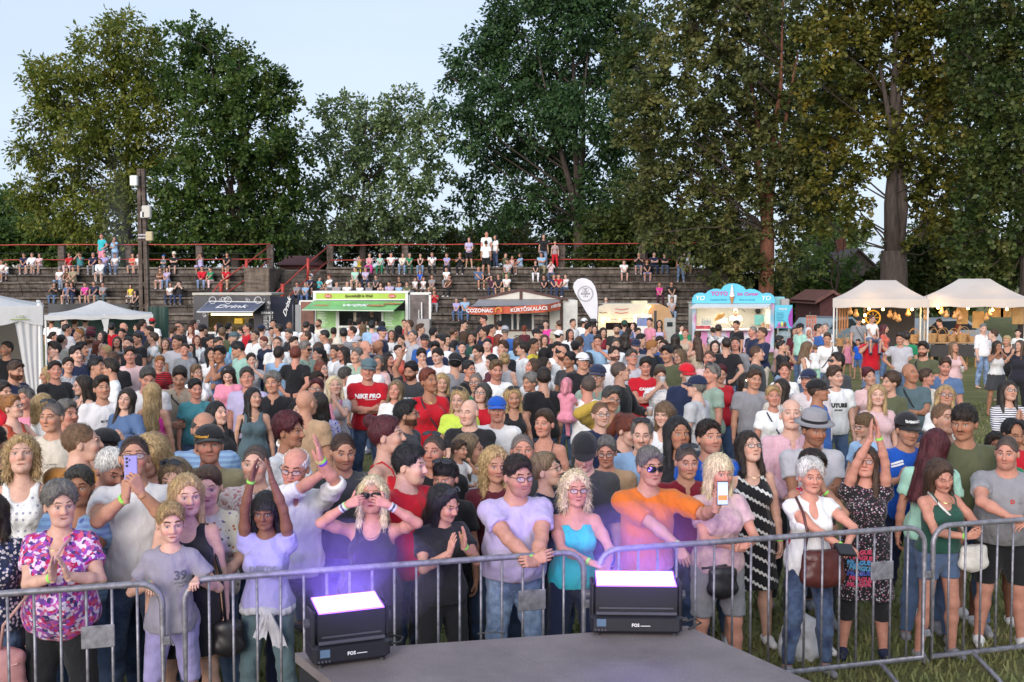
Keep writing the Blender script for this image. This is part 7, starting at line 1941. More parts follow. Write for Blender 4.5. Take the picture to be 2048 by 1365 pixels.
# ------------------------------------------------------------------ people along the barrier
RAIL = arm((.06,-.40,1.10),(.9,.25,.1),(-.9,-.3,-.1),(-.1,.3,-1), 'relax')
POSES['rest'] = (RAIL, arm((.02,-.36,1.12),(.9,.25,.1),(-.9,-.3,-.1),(-.1,.3,-1), 'relax'))
def front():
 A = add
 A("118 965 f9 vol.grey vtee.white.floral trousers.black clapr 12 F.33 hy22 hp4 smile1 skin.p bandl fx1 hem76", arms=(arm((.10,-.33,1.27),(.8,.2,-.8),(-.25,-.35,.9),(-1,-.15,0), 'flat'), arm((-.02,-.35,1.27),(.7,.1,-.9),(.0,-.45,.88),(-1,-.1,0), 'flat')))
 A("158 930 m4 short.salt polo.ltblue.bstripe jeans.denim rest 0 F.80 hy12 skin.c bandl band hp3 beard1")
 A("-14 850 m5 short.dark tee.black jeans.dkdenim down 25 Y8.2 skin.b|person in black t-shirt cut by the picture edge behind the curly-haired one")
 A("-22 985 f5 bob.dark tee.navy.navyfloral jeans.dkdenim down 25 F.45 skin.a|person in navy floral top cut by the picture edge beside the purple floral blouse")
 A("42 872 f3 curlyb.blond tank.white.dots jeans.denim down 12 F1.5 hy10 hp-12 skin.p")
 A("268 868 m2 buzz.dark tee.white jeans.dkdenim phonef 8 F.75 hy8 glasses bandl beard1 skin.b", arms=(arm((.10,-.36,1.50),(.6,.2,-.9),(-.35,-.1,.9),(-.75,.6,0), 'grip'), arm((-.02,-.35,1.47),(.8,.1,-.8),(-.1,-.1,1),(-.7,.65,0), 'grip')))
 A("340 1003 c short.blond tee.mauve shorts.lilac railkid 10 F.20 hy14 hp6 skin.p bandl hem90", arms=(arm((.19,-.20,1.29),(.5,.7,-.4),(-.05,-.9,-.1),(0,-.1,-1), 'rail'), arm((.12,-.10,1.24),(.6,.6,-.4),(-.05,-.9,-.1),(0,-.1,-1), 'rail')))
 A("372 948 f4 long.blond dress.black none down 14 F.42 hy14 hp4 skin.p smile1|person with long blond hair in black dress behind the boy in grey")
 A("352 914 f3 half.streak tee.black jeans.dkdenim down 0 F.95 hy0 hp14 skin.p up|person with streaked hair and sunglasses pushed down behind the long-haired blonde")
 A("416 932 f4 lowbun.brown long.cream.blouse jeans.denim cupb 5 F.75 hy5 hp10 skin.p els", arms=(arm((.12,-.32,1.05),(.7,.3,-.6),(-.6,-.6,.3),(-.6,.5,.4), 'grip'), DOWN))
 A("533 982 f1 bobf.black tee.lilac jeans.slate prayup 0 F.38 hy0 hp10 skin.d bandl ss hem94", arms=(arm((.06,-.16,1.96),(1,-.35,.2),(-.22,.02,.97),(-1,0,0), 'flat'), arm((.06,-.16,1.96),(1,-.35,.2),(-.22,.02,.97),(-1,0,0), 'flat')))
 A("590 893 m2 ring.white shirt.white trousers.navy clapside 12 F.95 hy-18 hp14 hl6 glasses skin.r roll band age", arms=(arm((.16,-.32,1.74),(.9,-.3,-.5),(-.15,-.1,1),(-1,.2,0), 'open'), arm((-.28,-.34,1.70),(-.2,-.4,-1),(.5,-.1,.9),(-1,.2,0), 'flat')))
 A("512 888 m6 buzz.salt tee.white.pinkleaf jeans.dkdenim down 0 F1.15 hy0 hp2 skin.p beard1|person with cropped greying hair in leaf-patterned t-shirt behind raised praying hands")
 A("745 953 f4 half.pale tank.black trousers.black heart 0 F.36 hy0 hp-6 shades bandl skin.r lips1", arms=(arm((.14,-.25,1.635),(1,.0,-.45),(-.90,-.2,.38),(-.1,.9,-.3), 'heart'), arm((.14,-.25,1.635),(1,.0,-.45),(-.90,-.2,.38),(-.1,.9,-.3), 'heart')))
 A("882 968 f3 long.black tee.black trousers.black clapface 30 F.36 hy20 hp22 hl-8 up band skin.b", arms=(arm((.03,-.30,1.36),(.7,.1,-.9),(-.1,-.3,.95),(-1,.1,0), 'flat'), arm((.10,-.33,1.33),(.6,.1,-.9),(-.1,-.3,.95),(-1,.1,0), 'flat')))
 A("812 890 m9 short.black tee.red jeans.dkdenim down 50 F.72 hy22 skin.p")
 A("868 868 m5 buzz.salt tee.black jeans.black down -5 F1.5 hy-8 up beard1 skin.r")
 A("893 918 f2 mop.black tee.black jeans.black down -10 F.85 hy-8 hp6 up skin.b|person with black fringe and sunglasses up behind the clapping black t-shirt")
 A("1032 912 m9 short.dark tee.lavender jeans.ltdenim claspf 12 F.36 hy16 hp8 glasses beard1 skin.b bandl ln8 hem92", arms=(arm((.02,-.52,1.09),(.9,.3,-.2),(-.75,-.5,.3),(-.5,.6,-.3), 'curl'), arm((-.06,-.50,1.10),(.9,.3,-.2),(-.85,-.35,.35),(-.4,.8,-.2), 'relax')))
 A("988 893 f2 curly.blond tee.maroon jeans.denim down 10 F1.0 hy8 skin.b smile1")
 A("1150 942 f2 curlyb.pale strapless.turq trousers.navy restf 6 F.36 hy4 hp2 glasses bandl skin.r smile1 ln6", arms=(arm((.16,-.42,1.06),(.9,.3,.3),(-.6,-.6,-.4),(-.2,.2,-1), 'relax'), arm((-.06,-.40,1.16),(.9,.3,.1),(-.88,-.35,-.25),(-.1,.3,-1), 'relax')))
 A("1092 905 f3 lowbun.streak tee.navy jeans.dkdenim down 55 F.80 hy20 glasses skin.p")
 A("1170 866 m2 buzz.dark shirt.charcoal jeans.dkdenim down 0 F1.05 hy-6 hp26 cap.black skin.p roll")
 A("1214 870 m2 grey.grey jacket.tan jeans.denim down -5 F1.65 hy-6 glasses skin.r collar age")
 A("1297 895 m4 short.grey long.orange jeans.ltdenim phoneout 8 F.36 hy10 hp4 shades skin.b bandl ln8 els", arms=(arm((.36,-.50,1.42),(.8,.2,-.9),(.15,-.2,1),(-.2,.9,0), 'grip'), arm((-.20,-.44,1.08),(.6,.3,.6),(-.25,-.5,-.85),(-.3,.6,-.6), 'relax')))
 A("1372 888 m2 buzz.salt polo.dkred jeans.navy down 4 F.85 hy2 hp8 up skin.b")
 A("1437 906 f3 lfringe.pale tee.ltpink.tie shorts.grey claspg 8 F.36 hy6 hp8 skin.r lips1 bandl", arms=(arm((.08,-.30,1.12),(.8,.3,-.5),(-.7,-.6,.3),(-.5,.7,.2), 'relax'), arm((-.03,-.32,1.14),(.8,.3,-.5),(-.8,-.4,.3),(-.3,.9,.1), 'relax')))
 A("1500 862 f4 half.dark dress.black.wave none down 6 F1.05 hy10 hp-12 glasses skin.p hem50")
 A("1620 918 f2 vol.white vtee.white jeans.dkdenim restw 8 F.33 hy-4 hp4 skin.r bandl age hem78 ss", arms=(arm((.14,-.40,1.17),(.9,.3,.1),(-.35,-.85,-.2),(-.3,.2,-.9), 'relax'), arm((-.12,-.42,1.14),(.8,.3,.1),(-.7,-.6,-.2),(-.1,.3,-1), 'relax')))
 A("1625 822 m2 short.dark tee.ltgrey trousers.charcoal cross 0 F1.35 hat.grey hp10 skin.c age beard1")
 A("1622 902 f3 vol.dark tank.red.navyfloral jeans.denim chin 10 F.75 hp10 skin.b|person with dark full hair ducking behind the white-haired one")
 A("1733 893 f3 long.brown tdress.black.darkfloral capri.black clapupf -8 F.55 hy-16 hp-8 glasses skin.r band ss hem52", arms=(arm((.06,-.16,1.92),(1,-.5,.1),(-.12,.0,.98),(-1,0,0), 'flat'), arm((-.02,-.16,1.92),(.9,-.5,-.2),(.0,.0,1),(-1,0,0), 'flat')))
 A("1812 823 m3 short.dark tee.royal trousers.navy fist 4 F1.35 cap.black hy2 skin.b", arms=(arm((.10,-.26,1.20),(.8,.2,-.7),(-.6,-.4,.5),(-.5,.7,.3), 'curl'), arm((.16,-.28,1.26),(.7,.2,-.8),(-.2,-.5,.8),(-.8,.4,.1), 'curl')))
 A("1880 918 f3 long.brown cami.dkgreen hot.denim clasph 14 F.36 hy-2 hp24 hl-14 skin.r bandl shut", arms=(arm((.17,-.30,1.18),(.8,.4,-.5),(-.5,-.75,.25),(-.5,.7,.1), 'relax'), arm((-.02,-.34,1.16),(.8,.4,-.5),(-.75,-.55,.3),(-.3,.8,.2), 'relax')))
 A("2016 872 m9 buzz.salt tee.grey shorts.black restr -12 F.38 hy-22 hp8 skin.r ln12 beard1", arms=(arm((.10,-.50,1.14),(.9,.3,.2),(-.9,-.2,-.1),(-.1,.3,-1), 'relax'), arm((.06,-.48,1.18),(.9,.3,.2),(-.95,-.2,-.05),(-.1,.3,-1), 'relax')))
 A("1992 866 m4 short.dark polo.green shorts.charcoal down -6 F.95 hy-6 skin.d beard1")
 A("2020 838 m4 reced.black tee.red jeans.dkdenim down -8 F1.5 hp16 skin.c")
 A("2044 842 m3 short.dark tee.dkred jeans.dkdenim down -8 F2.2 skin.c near")
 A("1583 798 m3 ring.white shirt.pink.check trousers.charcoal belly -2 F1.85 hy-8 hp-8 skin.p age")
 A("1356 834 f3 long.black tee.black trousers.black down 8 F1.35 hy4 hp-4 skin.c")
 A("1418 840 m3 short.dark tee.royal jeans.denim down 4 F1.15 hy12 skin.b beard1")
 A("1284 836 m4 reced.grey tee.ltblue jeans.denim down -4 F1.9 hy-4 hp8 up skin.p age beard3")
 A("1045 866 m4 buzz.grey tee.charcoal jeans.dkdenim down 0 F1.25 hy4 hp-4 skin.r age|person with cropped grey hair and red face behind the pale grey t-shirt")
 A("940 797 m8 bald.grey tee.black jeans.black cross -14 Y10.6 hy-14 hp4 skin.p shut")
 A("994 793 m4 short.white tee.white jeans.denim down -6 cap.royal hp2 skin.r age smile1 Y11.1")
 A("1090 818 f2 slick.brown cami.black jeans.denim down -14 Y9.9 hy-10 skin.r")
 A("770 832 f2 bun.wine cami.red jeans.denim down 70 F1.4 hy15 skin.p")
 A("934 866 f2 long.streak tee.white jeans.dkdenim down 60 F1.9 hy20 skin.b|person with long streaked hair in white t-shirt carrying a toddler")
 A("683 862 m4 buzz.dark tee.charcoal jeans.dkdenim down 10 F1.35 hy12 hp14 skin.b beard1")
 A("810 801 m3 quiff.black tee.charcoal jeans.dkdenim down 70 Y10.4 hy20 glasses beard2 skin.b")
 A("418 850 m4 short.grey tee.khaki jeans.dkdenim down 10 F1.65 hy6 cap.black skin.r age beard1")
 A("408 822 m5 ring.salt tee.ltblue.bstripe jeans.denim down 4 F2.5 hp4 skin.b")
 A("574 826 f2 vol.wine tee.white jeans.denim down 60 F2.3 skin.c near")
 A("157 843 m4 buzz.ltbrown tee.bronze jeans.denim chinr 165 F1.55 hy-55 skin.p", arms=(DOWN, arm((-.10,-.26,1.48),(.7,-.1,-.9),(-.1,-.2,.95),(-.6,.7,0), 'open')))
 A("205 857 m2 buzz.dark tee.charcoal jeans.dkdenim down -5 F2.1 cap.black glasses skin.b near")
 A("212 898 m4 short.white tee.charcoal jeans.dkdenim down 25 F1.1 hy25 hp26 skin.r age")
 A("313 870 f2 half.blond tee.pink jeans.denim down -20 F1.35 hy-10 hp28 up skin.p")
 A("1201 803 m3 buzz.ltbrown tee.navy jeans.denim down 10 Y10.8 hy8 glasses skin.p")
 A("1218 772 m3 short.salt shirt.mustard jeans.denim shadel 6 glasses skin.b hp6 Y11.6")
 A("1248 830 f1 pony.red tank.black jeans.denim down 30 F2.35 hp24 skin.p")
 A("1330 803 f1 lfringe.ltbrown tank.white jeans.denim down -20 Y10.9 hy-12 skin.p")
front()
# ------------------------------------------------------------------ the standing crowd, x y of each head in the picture
CROWD = """
13 683 m short.dark tee.black jeans.black down 4 skin.b beard1
26 721 m short.brown tee.navy jeans.dkdenim down 75 beard2 skin.b
4 760 f bun.dark tee.red jeans.denim down 60 near
25 789 f bun.ginger tank.rust jeans.denim talk 65 glasses skin.p
51 777 f2 short.grey tee.pink jeans.denim down 10 up skin.r
86 786 f2 bob.blond tee.white jeans.denim down 140
106 802 m3 buzz.grey tee.cream jeans.ltdenim down 2 up hp2 skin.b
131 799 m2 short.grey tee.black jeans.denim down 50
100 731 f2 half.blond tank.black jeans.denim down -45 hy-15 skin.b
109 722 m3 short.dark tee.black jeans.dkdenim down 55
135 715 f3 short.dark tee.ltgrey.leopard jeans.denim down 55
160 706 f2 short.grey tee.coral jeans.denim down 8 skin.r
124 668 m5 buzz.dark tee.cream shorts.charcoal down 170
134 648 m4 short.dark tee.ltgrey jeans.denim down 150
157 658 m2 short.ginger shirt.white jeans.denim down -70 collar
107 664 f2 lowbun.dark tee.slate jeans.dkdenim down 75
103 635 m5 ring.brown tee.white jeans.denim down 170
127 636 m2 short.dark tee.white jeans.denim down 80
149 636 m2 short.brown tee.navy.stripe jeans.denim down 190
170 633 m6 short.dark shirt.white trousers.charcoal down 185
182 655 m2 short.dark tee.black jeans.denim down 0 hat.maroon
180 663 m2 short.dark tee.white jeans.denim down 0 hat.maroon shades beard2 near
164 684 m2 short.black tee.ltgrey.stripe jeans.denim down 60 skin.b
152 692 m3 short.black tee.navy jeans.denim down 65
195 680 f2 long.red tee.black.navyfloral jeans.denim down 60
211 690 f2 slick.blond tee.lavender jeans.denim down -70
228 701 m6 buzz.brown tee.black jeans.black down 165
223 646 m2 short.black tee.red jeans.denim down 175
245 657 f2 slick.dark tank.white jeans.denim down -12
247 645 m3 bald tee.black jeans.denim down 60 skin.r
275 647 f2 long.dark tee.black jeans.denim down -60
286 639 m3 short.dark tee.navy jeans.denim down 170
256 674 m4 short.black polo.black jeans.black belly -10 beard2
277 665 m3 short.dark tee.black jeans.dkdenim down -40
299 652 m5 short.dark tee.black jeans.ltdenim down -75 skin.b
290 703 c short.brown tee.navy shorts.denim down -60 sunhat.white H1.15
168 750 f2 long.dark cami.black jeans.denim down -40 hy-15 glasses skin.p
204 753 m3 quiff.dark tee.white jeans.denim down 22 hy16 skin.b
224 718 m3 quiff.dark shirt.white trousers.charcoal down -60 hy-20 glasses collar skin.b
190 715 m4 short.black tee.charcoal jeans.denim down 60 hy20 skin.b
250 775 f1 long.dark jacket.denim jeans.black talk -12 hl10 smile1 skin.p
305 766 f1 vlong.blond strapless.hotpink jeans.denim talk 175
293 734 m4 short.salt tee.white jeans.denim down 6 hp20 skin.r
304 636 m3 short.dark tee.white jeans.denim down 170 cap.red
340 696 c short.dark tee.lime shorts.denim down -70 H1.3
344 655 f4 short.brown long.purple jeans.dkdenim down 170
358 646 m3 ring.brown tee.black jeans.denim down 70
382 651 f1 long.red tank.white jeans.denim cup -5
388 640 m2 short.dark tee.white jeans.denim down 160
408 654 f2 half.brown shirt.white jeans.denim down 120
404 648 m2 short.dark tee.black jeans.denim down 150 cap.black near
436 646 f1 long.black tee.white jeans.denim down -60
444 655 m4 short.ltbrown tee.olive jeans.denim down 172
458 646 f2 lowbun.black tank.black jeans.denim down 150
470 663 m3 short.grey tee.turq jeans.denim down -60 capb.slate shades
483 654 f2 short.dark tee.white jeans.denim drink -60
495 646 m4 short.dark tee.red jeans.denim down -55
523 649 m4 short.dark tee.cream jeans.denim down 165 cap.navy
543 655 f2 slick.black dress.black none down 20
556 648 m2 short.dark tee.white jeans.denim down -65
546 639 m2 short.black tee.ltgrey jeans.denim down -20
579 642 m2 buzz.dark tee.white shorts.denim down -6 skin.c
382 688 f1 long.dark tee.black jeans.black down -30 H1.5
370 687 f9 short.dark long.grey jeans.dkdenim down 25 skin.r
318 711 f5 short.ginger tee.red.redmaze jeans.denim down 2 skin.r
422 671 m3 short.black polo.grey jeans.denim down 60
436 674 m2 short.dark tee.ltblue jeans.denim down 40
422 695 f1 long.black tee.white jeans.ltdenim hip 10 skin.b
441 692 m2 quiff.black tank.denim shorts.denim chin -40 skin.c
455 710 c short.dark tee.cream shorts.denim down 65 H1.25 skin.c
471 682 f3 slick.brown vtee.cream jeans.denim down -2 skin.b
483 684 m2 short.black tee.mint jeans.denim down -50 hp25
474 716 c buzz.brown tee.lime shorts.denim down 20 H1.05 skin.c
504 706 f1 slick.dark tee.ltgrey jeans.denim drink 4 skin.p
501 680 c short.dark tee.white shorts.navy down 30 H1.4 hp20
530 673 f4 short.red tee.navy.stripe jeans.navy down -30 hp14
587 674 m3 quiff.dark tee.navy jeans.denim down 70
591 693 m4 short.red tee.black jeans.denim back 165
609 683 m3 short.grey polo.sage jeans.ltdenim belly 65 shades age
458 733 f1 long.dark tee.pink skirt.pink down 4 hp30 up
448 760 c bun.blond tank.ltpink shorts.pink down 170 H1.1 near
496 735 m4 short.salt polo.lavender jeans.denim down -4 skin.r
547 744 m2 vol.grey polo.black jeans.denim down 0 age skin.b
394 728 f2 pony.ltbrown tee.white jeans.denim down 40 glasses
390 757 f2 short.black tee.teal jeans.denim down 30 near
358 733 m2 quiff.dark shirt.beige trousers.beige clasp 10 hp26 skin.b roll
506 775 f1 vlong.black dress.slate none down 14 hy30 hp-6 lips1 skin.a
435 803 f2 vlong.black tee.black jeans.denim down 60 smile1
597 797 f3 bob.black tee.white.spots jeans.denim down -2 lips1 hp-4 skin.p
623 648 f2 vlong.black long.white jeans.denim down 170
612 643 m2 short.dark shirt.white jeans.denim down 150
638 638 m3 buzz.brown tee.cream jeans.denim down -20 beard2
651 660 m3 short.black tee.white jeans.denim down -70
667 655 f2 lowbun.dark tee.brown jeans.denim down 150
675 677 f2 short.brown tee.ltgrey jeans.denim down 110 sunhat.cream
638 684 f3 vlong.brown long.brown jeans.denim down 175
670 692 f2 pony.dark tee.white jeans.denim down -45 smile1
688 693 f2 long.dark tee.white jeans.denim down -25 smile1 skin.r
713 695 m4 short.grey shirt.sage jeans.denim down 0 age beard3 roll
732 680 m5 bald tee.navy jeans.denim down 110 skin.r
758 679 m5 bald polo.navy jeans.denim down -40 beard1 skin.c
731 706 m4 ring.grey polo.white jeans.denim down 10 near
735 716 m4 short.grey tee.red jeans.dkdenim cross 10 cap.slate smile1 skin.r age Y14.4
755 710 f3 short.grey tee.ltpink jeans.denim down -10 glasses age
776 706 f2 long.dark tank.black jeans.denim down 70 up
843 696 m3 short.dark tee.white jeans.denim chin 15 skin.p
797 690 f2 short.dark tee.coral jeans.denim down 70
824 723 m3 short.black tee.charcoal jeans.denim upl -22 hp14 beard2 skin.b
870 683 m4 quiff.black polo.navy jeans.denim down 25 hp18
858 737 f5 short.red tee.red jeans.denim down 16 skin.c scoop hp-2 Y12.7
883 746 f3 bob.blond tee.black jeans.denim down 30
790 760 f3 half.streak tee.white jeans.denim down 12 hp-2
670 752 f3 half.pale vtee.ltgrey jeans.denim chin -4 hp-6 skin.p
631 757 f3 short.wine tee.pink jeans.denim down -10 glasses
631 743 f3 short.dark tee.ltpink jeans.denim down 20 near
644 722 f2 long.red tee.cream jeans.denim down 65 glasses
686 734 f3 short.salt tee.white jeans.denim down 150
610 779 m4 bald tee.tan jeans.denim down 170
641 784 f2 vlong.dark tee.lilac.navyfloral jeans.denim down 175
701 639 f1 bun.black tee.white jeans.denim down 170
705 652 m2 buzz.dark tee.white.stripe jeans.denim down -75
719 636 m2 short.dark tee.white jeans.denim down 170
727 648 f1 vlong.ltbrown tee.green jeans.denim down 160
744 642 m3 short.black tee.ltblue jeans.denim down 175
764 643 m2 short.black tee.lavender jeans.denim down 180
755 661 c short.blond tee.blue shorts.denim down -30 H1.45
771 665 c short.blond tank.pink shorts.denim down -40 sunhat.pink H1.4 near
764 652 m3 short.dark tee.navy jeans.denim down 80 cap.navy
783 660 f1 half.brown tee.white jeans.denim down 20 glasses
798 651 f1 vlong.black tank.black jeans.denim down 120
808 639 f2 short.brown tee.red jeans.denim down -10
818 640 m3 short.brown tee.denim jeans.denim down -60
827 660 m4 buzz.salt tee.ltgrey jeans.denim upl -60
840 648 m3 quiff.brown tee.ltpink jeans.denim down 60
849 668 m2 short.dark tee.blue jeans.denim down 0 cap.black beard1
867 655 m3 short.black tee.black jeans.denim down 150
881 670 m3 quiff.black tee.white jeans.denim down -15
891 668 f2 slick.dark tank.navy jeans.denim down 10
716 671 m3 short.grey tee.white jeans.denim down -40 cap.ltgrey
907 654 m4 short.brown tee.black jeans.denim down 110
926 640 m3 short.black tee.black jeans.denim down 100
929 664 f2 half.brown tee.denim jeans.denim down 160
944 665 f2 pony.dark tee.dkgreen jeans.denim down -55 smile1
924 683 f2 slick.dark tee.black jeans.denim down -10
968 654 m3 short.dark tee.navy jeans.denim down -60
983 649 m4 short.black tee.red jeans.denim down 60
969 630 m3 short.dark polo.black jeans.denim down -40 H1.85
1000 642 f2 slick.black shirt.white jeans.denim down 150
1010 651 m5 buzz.grey tee.blue jeans.denim down 175 capb.ltgrey
1049 651 c short.red tee.maroon jeans.denim down 175 H1.55
975 677 m3 short.black shirt.white jeans.denim down -20 beard1 collar
957 689 m3 short.dark tee.white jeans.denim drinkl -30
909 705 m4 short.black tee.grey jeans.dkdenim down 195 capb.black beard2
937 721 f2 slick.black tee.black jeans.denim down 65 glasses
986 709 f2 short.black tee.maroon jeans.denim down -60
991 721 m4 quiff.ltbrown tee.white jeans.denim down 18 beard1 skin.r
1010 706 f2 bun.blond tank.ltgrey jeans.denim down 165
1035 674 f2 half.brown tee.ltblue jeans.denim down 170 up
1067 677 m3 short.dark tee.yellow jeans.denim down 70 glasses skin.c
1046 684 m4 short.dark shirt.white jeans.denim down -70
1064 717 f2 half.brown tee.white jeans.denim down -65 smile1
1087 695 f2 bob.black tee.sage jeans.denim down 150
1090 714 f2 long.dark tee.white jeans.denim down 50
1123 690 m3 ring.black shirt.white jeans.denim down 8 beard2 collar skin.b
1113 684 m3 short.dark shirt.white jeans.denim down 0 near
1140 703 m1 short.black tee.charcoal jeans.denim down -35 skin.c
1164 705 m5 short.brown tee.black jeans.denim down 4 cap.white glasses
1152 680 m3 short.black tee.charcoal.stripe jeans.denim down 165 cap.black
1117 660 m4 short.dark long.black jeans.denim down 160 capb.white
1118 640 m4 buzz.brown tee.beige jeans.denim down 178
1092 640 f2 slick.dark tee.hotpink jeans.denim down -10
1082 649 f2 short.black tee.black jeans.denim down 0 cap.black
1074 657 m2 short.dark tank.white jeans.denim down 40 cap.black
1146 638 m3 short.dark tee.white jeans.denim down 50
1168 636 m3 short.dark tee.white jeans.denim down 150 capb.white
1187 639 m2 short.dark tee.navy jeans.denim down 170 hat.charcoal
1175 646 m4 short.black tee.denim jeans.denim down 130
1189 650 f2 half.dark tee.red jeans.denim down 0
1159 673 m3 short.brown tee.charcoal jeans.denim down 170
1196 669 m2 short.dark tee.ltblue jeans.denim drink -10
954 745 m3 buzz.grey tee.green jeans.denim down 14 glasses
963 766 f4 bob.salt tee.red jeans.denim down 4 glasses
919 774 f3 half.blond tee.lemon jeans.denim down 4 up skin.p
1026 772 f2 half.blond tank.black jeans.denim down 12 up smile1
1063 746 f2 vol.grey tank.black jeans.denim cross -35 hy-15 skin.b
1087 735 m4 reced.dark polo.black jeans.denim down -160
1175 750 m4 buzz.salt tee.white shorts.charcoal hold 165 skin.r
1193 728 m3 short.grey shirt.sage jeans.denim down 0 cap.navy glasses roll
1206 655 f2 half.dark tee.dkred jeans.denim down -20
1234 648 m3 short.dark tee.black.leopard jeans.denim down -10 beard2
1249 640 m3 short.brown tee.denim jeans.denim down 175 capb.dkgreen
1257 656 f2 lowbun.dark tee.maroon jeans.denim down 140
1267 645 f2 long.dark tee.lavender jeans.denim down -60
1276 656 c short.dark tee.charcoal jeans.denim down 0 H1.6
1280 667 m2 short.black tee.navy jeans.denim down 60
1300 636 m3 short.dark tee.pink jeans.navy down -65
1319 640 f1 long.black strapless.lavender jeans.ltdenim down -10
1363 650 c short.dark tee.white shorts.dkred down 60 H1.35
1250 664 f2 half.dark tee.black jeans.denim down 165
1232 677 f2 short.salt tee.white jeans.denim down 0
1272 678 m3 short.brown tee.grey jeans.denim down -4 cap.navy
1229 693 m3 short.dark tee.white jeans.denim down -4 beard2
1263 699 m3 short.salt tee.ltgrey jeans.denim down 2 glasses age hp-8
1301 680 m2 short.ginger tee.black jeans.denim down 60
1327 680 m3 short.dark tee.navy jeans.denim down -50 beard2
1319 672 m3 short.dark tee.blue jeans.denim down 40
1338 691 m3 quiff.black jacket.olive jeans.black down -45 skin.b
1363 698 f2 half.ltbrown tee.brown jeans.denim down -50 glasses
1357 690 f2 short.dark tee.maroon jeans.denim down -20 near
1395 674 f2 vlong.brown cami.beige.leopard jeans.denim chin -150
1395 662 f2 bun.brown tank.black jeans.denim down 170
1437 648 m3 buzz.dark tee.white.bwtie shorts.denim down 175
1426 655 c short.dark tee.navy shorts.denim down 175 H1.5
1474 641 m2 short.dark tee.black jeans.black down -60
1452 674 m5 buzz.dark tee.black jeans.ltdenim back 175
1430 681 f2 half.dark tank.dkred jeans.denim down -6 skin.p
1471 674 m3 short.dark jacket.grey jeans.denim down -30
1420 700 m2 buzz.brown tee.ltpink jeans.denim down -40 skin.r
1240 722 m3 buzz.salt jacket.black jeans.black cup 65 glasses
1291 715 m5 short.dark tee.red jeans.denim cross 4 hp10 skin.r
1320 733 f3 lowbun.brown tee.white.dots jeans.denim drink2 2 glasses
1374 725 m3 short.grey jacket.navy jeans.denim drink -4 cap.red glasses
1395 750 m4 short.grey tee.ltgrey jeans.dkdenim down -125 cap.navy hy15
1424 728 m4 grey.grey polo.sage jeans.denim down -75 up skin.r
1493 746 f2 long.dark tank.black jeans.denim phone1l 0 bandl
1440 728 f2 short.wine tee.red jeans.denim down 20 near
1524 655 m3 short.brown long.navy shorts.cream cup -70 skin.b H1.86
1507 652 m4 buzz.grey tee.navy jeans.dkdenim down -60
1513 690 m4 buzz.brown tee.charcoal jeans.dkdenim down 65
1563 682 m1 quiff.black tee.black shorts.ltdenim chin 60 H1.62
1557 671 f2 slick.black tee.ltpink jeans.denim down 60
1589 655 f2 long.dark tdress.maroon none drink 0 skin.a
1601 646 m3 short.dark tee.mint jeans.denim down -70 cap.black
1617 655 f3 bob.white tee.white.navyfloral jeans.denim chin 0
1638 648 m3 short.dark tee.blue jeans.denim down 90
1651 646 m3 short.grey tee.white jeans.denim down -60
1655 665 f4 slick.brown tee.white jeans.denim down -4 hp14 Y24
1613 683 f1 long.ltbrown tank.white jeans.denim hold 50 hp12
1717 633 m3 short.dark tee.grey shorts.black down 0 cap.black
1743 660 m4 short.dark polo.red jeans.ltdenim shoulderkid 0 skin.b H1.78
1717 678 c short.black tee.royal shorts.denim down -40 H1.2
1695 675 c slick.blond tank.pink skirt.pink down 0 H1.2
1768 649 f2 vlong.wine tee.coral jeans.denim down 60
1673 705 m7 short.dark tee.charcoal jeans.denim down -65 shades
1619 737 m3 short.salt shirt.white.check jeans.denim down -20 cap.navy
1569 724 f4 short.brown tee.white jeans.denim down 0 skin.r
1636 757 m3 buzz.dark tee.blue jeans.denim down 62 cap.black skin.c
1670 731 m2 short.brown tee.white jeans.denim down 4 skin.p
1740 735 f2 bun.wine tee.ltpink jeans.denim down 4
1783 745 f3 vol.brown tee.olive jeans.denim down -45
1755 768 f3 half.blond tee.ltpink jeans.denim down 2 skin.p
1727 776 c short.dark tee.grey shorts.denim down 60 H1.35 near
1506 737 m3 short.brown tee.grey jeans.denim down -8
1560 758 f1 long.dark tee.cream jeans.denim down -30
1547 771 f4 short.blond tee.white jeans.denim down 8 skin.r
1801 666 m3 quiff.dark tee.ltgrey jeans.denim hip2 -25 hy-10 skin.b
1812 663 m3 short.dark tee.green jeans.denim down 160
1848 683 m3 quiff.dark tee.olive jeans.denim down -40 beard2 skin.b
1908 683 f3 long.ltbrown tank.ltpink jeans.black cup 0
1821 726 m6 bald tee.slate jeans.dkdenim cross -2 skin.c
1889 714 m4 short.brown polo.denim jeans.denim down -35 beard1 skin.r
1853 738 f2 short.brown tee.cream jeans.denim down 30
1890 770 f3 bob.blond tee.white jeans.denim down 4 glasses hp-12 smile1
2017 761 f2 vlong.dark long.white.stripe jeans.denim pray 4 glasses hp-8
1966 647 m4 grey.grey shirt.white jeans.ltdenim down 25 roll
1987 660 m3 buzz.brown tee.white jeans.denim down -100 ln24
1994 681 f1 half.dark cami.white skirt.charcoal drink2 -5 skin.c
2015 671 f2 short.blond tank.black jeans.black down -20
2039 680 f2 long.brown tee.black.stripe jeans.black phone1l -30
2036 658 c short.dark tee.white shorts.denim down -40 H1.5
1889 806 m2 buzz.ltbrown tank.yellow shorts.denim down -8 hp-8 skin.a
1931 808 m2 mop.dark tee.olive jeans.denim down -10 skin.c beard3 age
1733 827 c mop.ltbrown tee.ltblue jeans.denim down -50 hy-15 glasses H1.55
1863 857 f2 vlong.wine tee.mint jeans.denim down 160 hl-14
"""
for _l in CROWD.strip().splitlines(): add(_l)
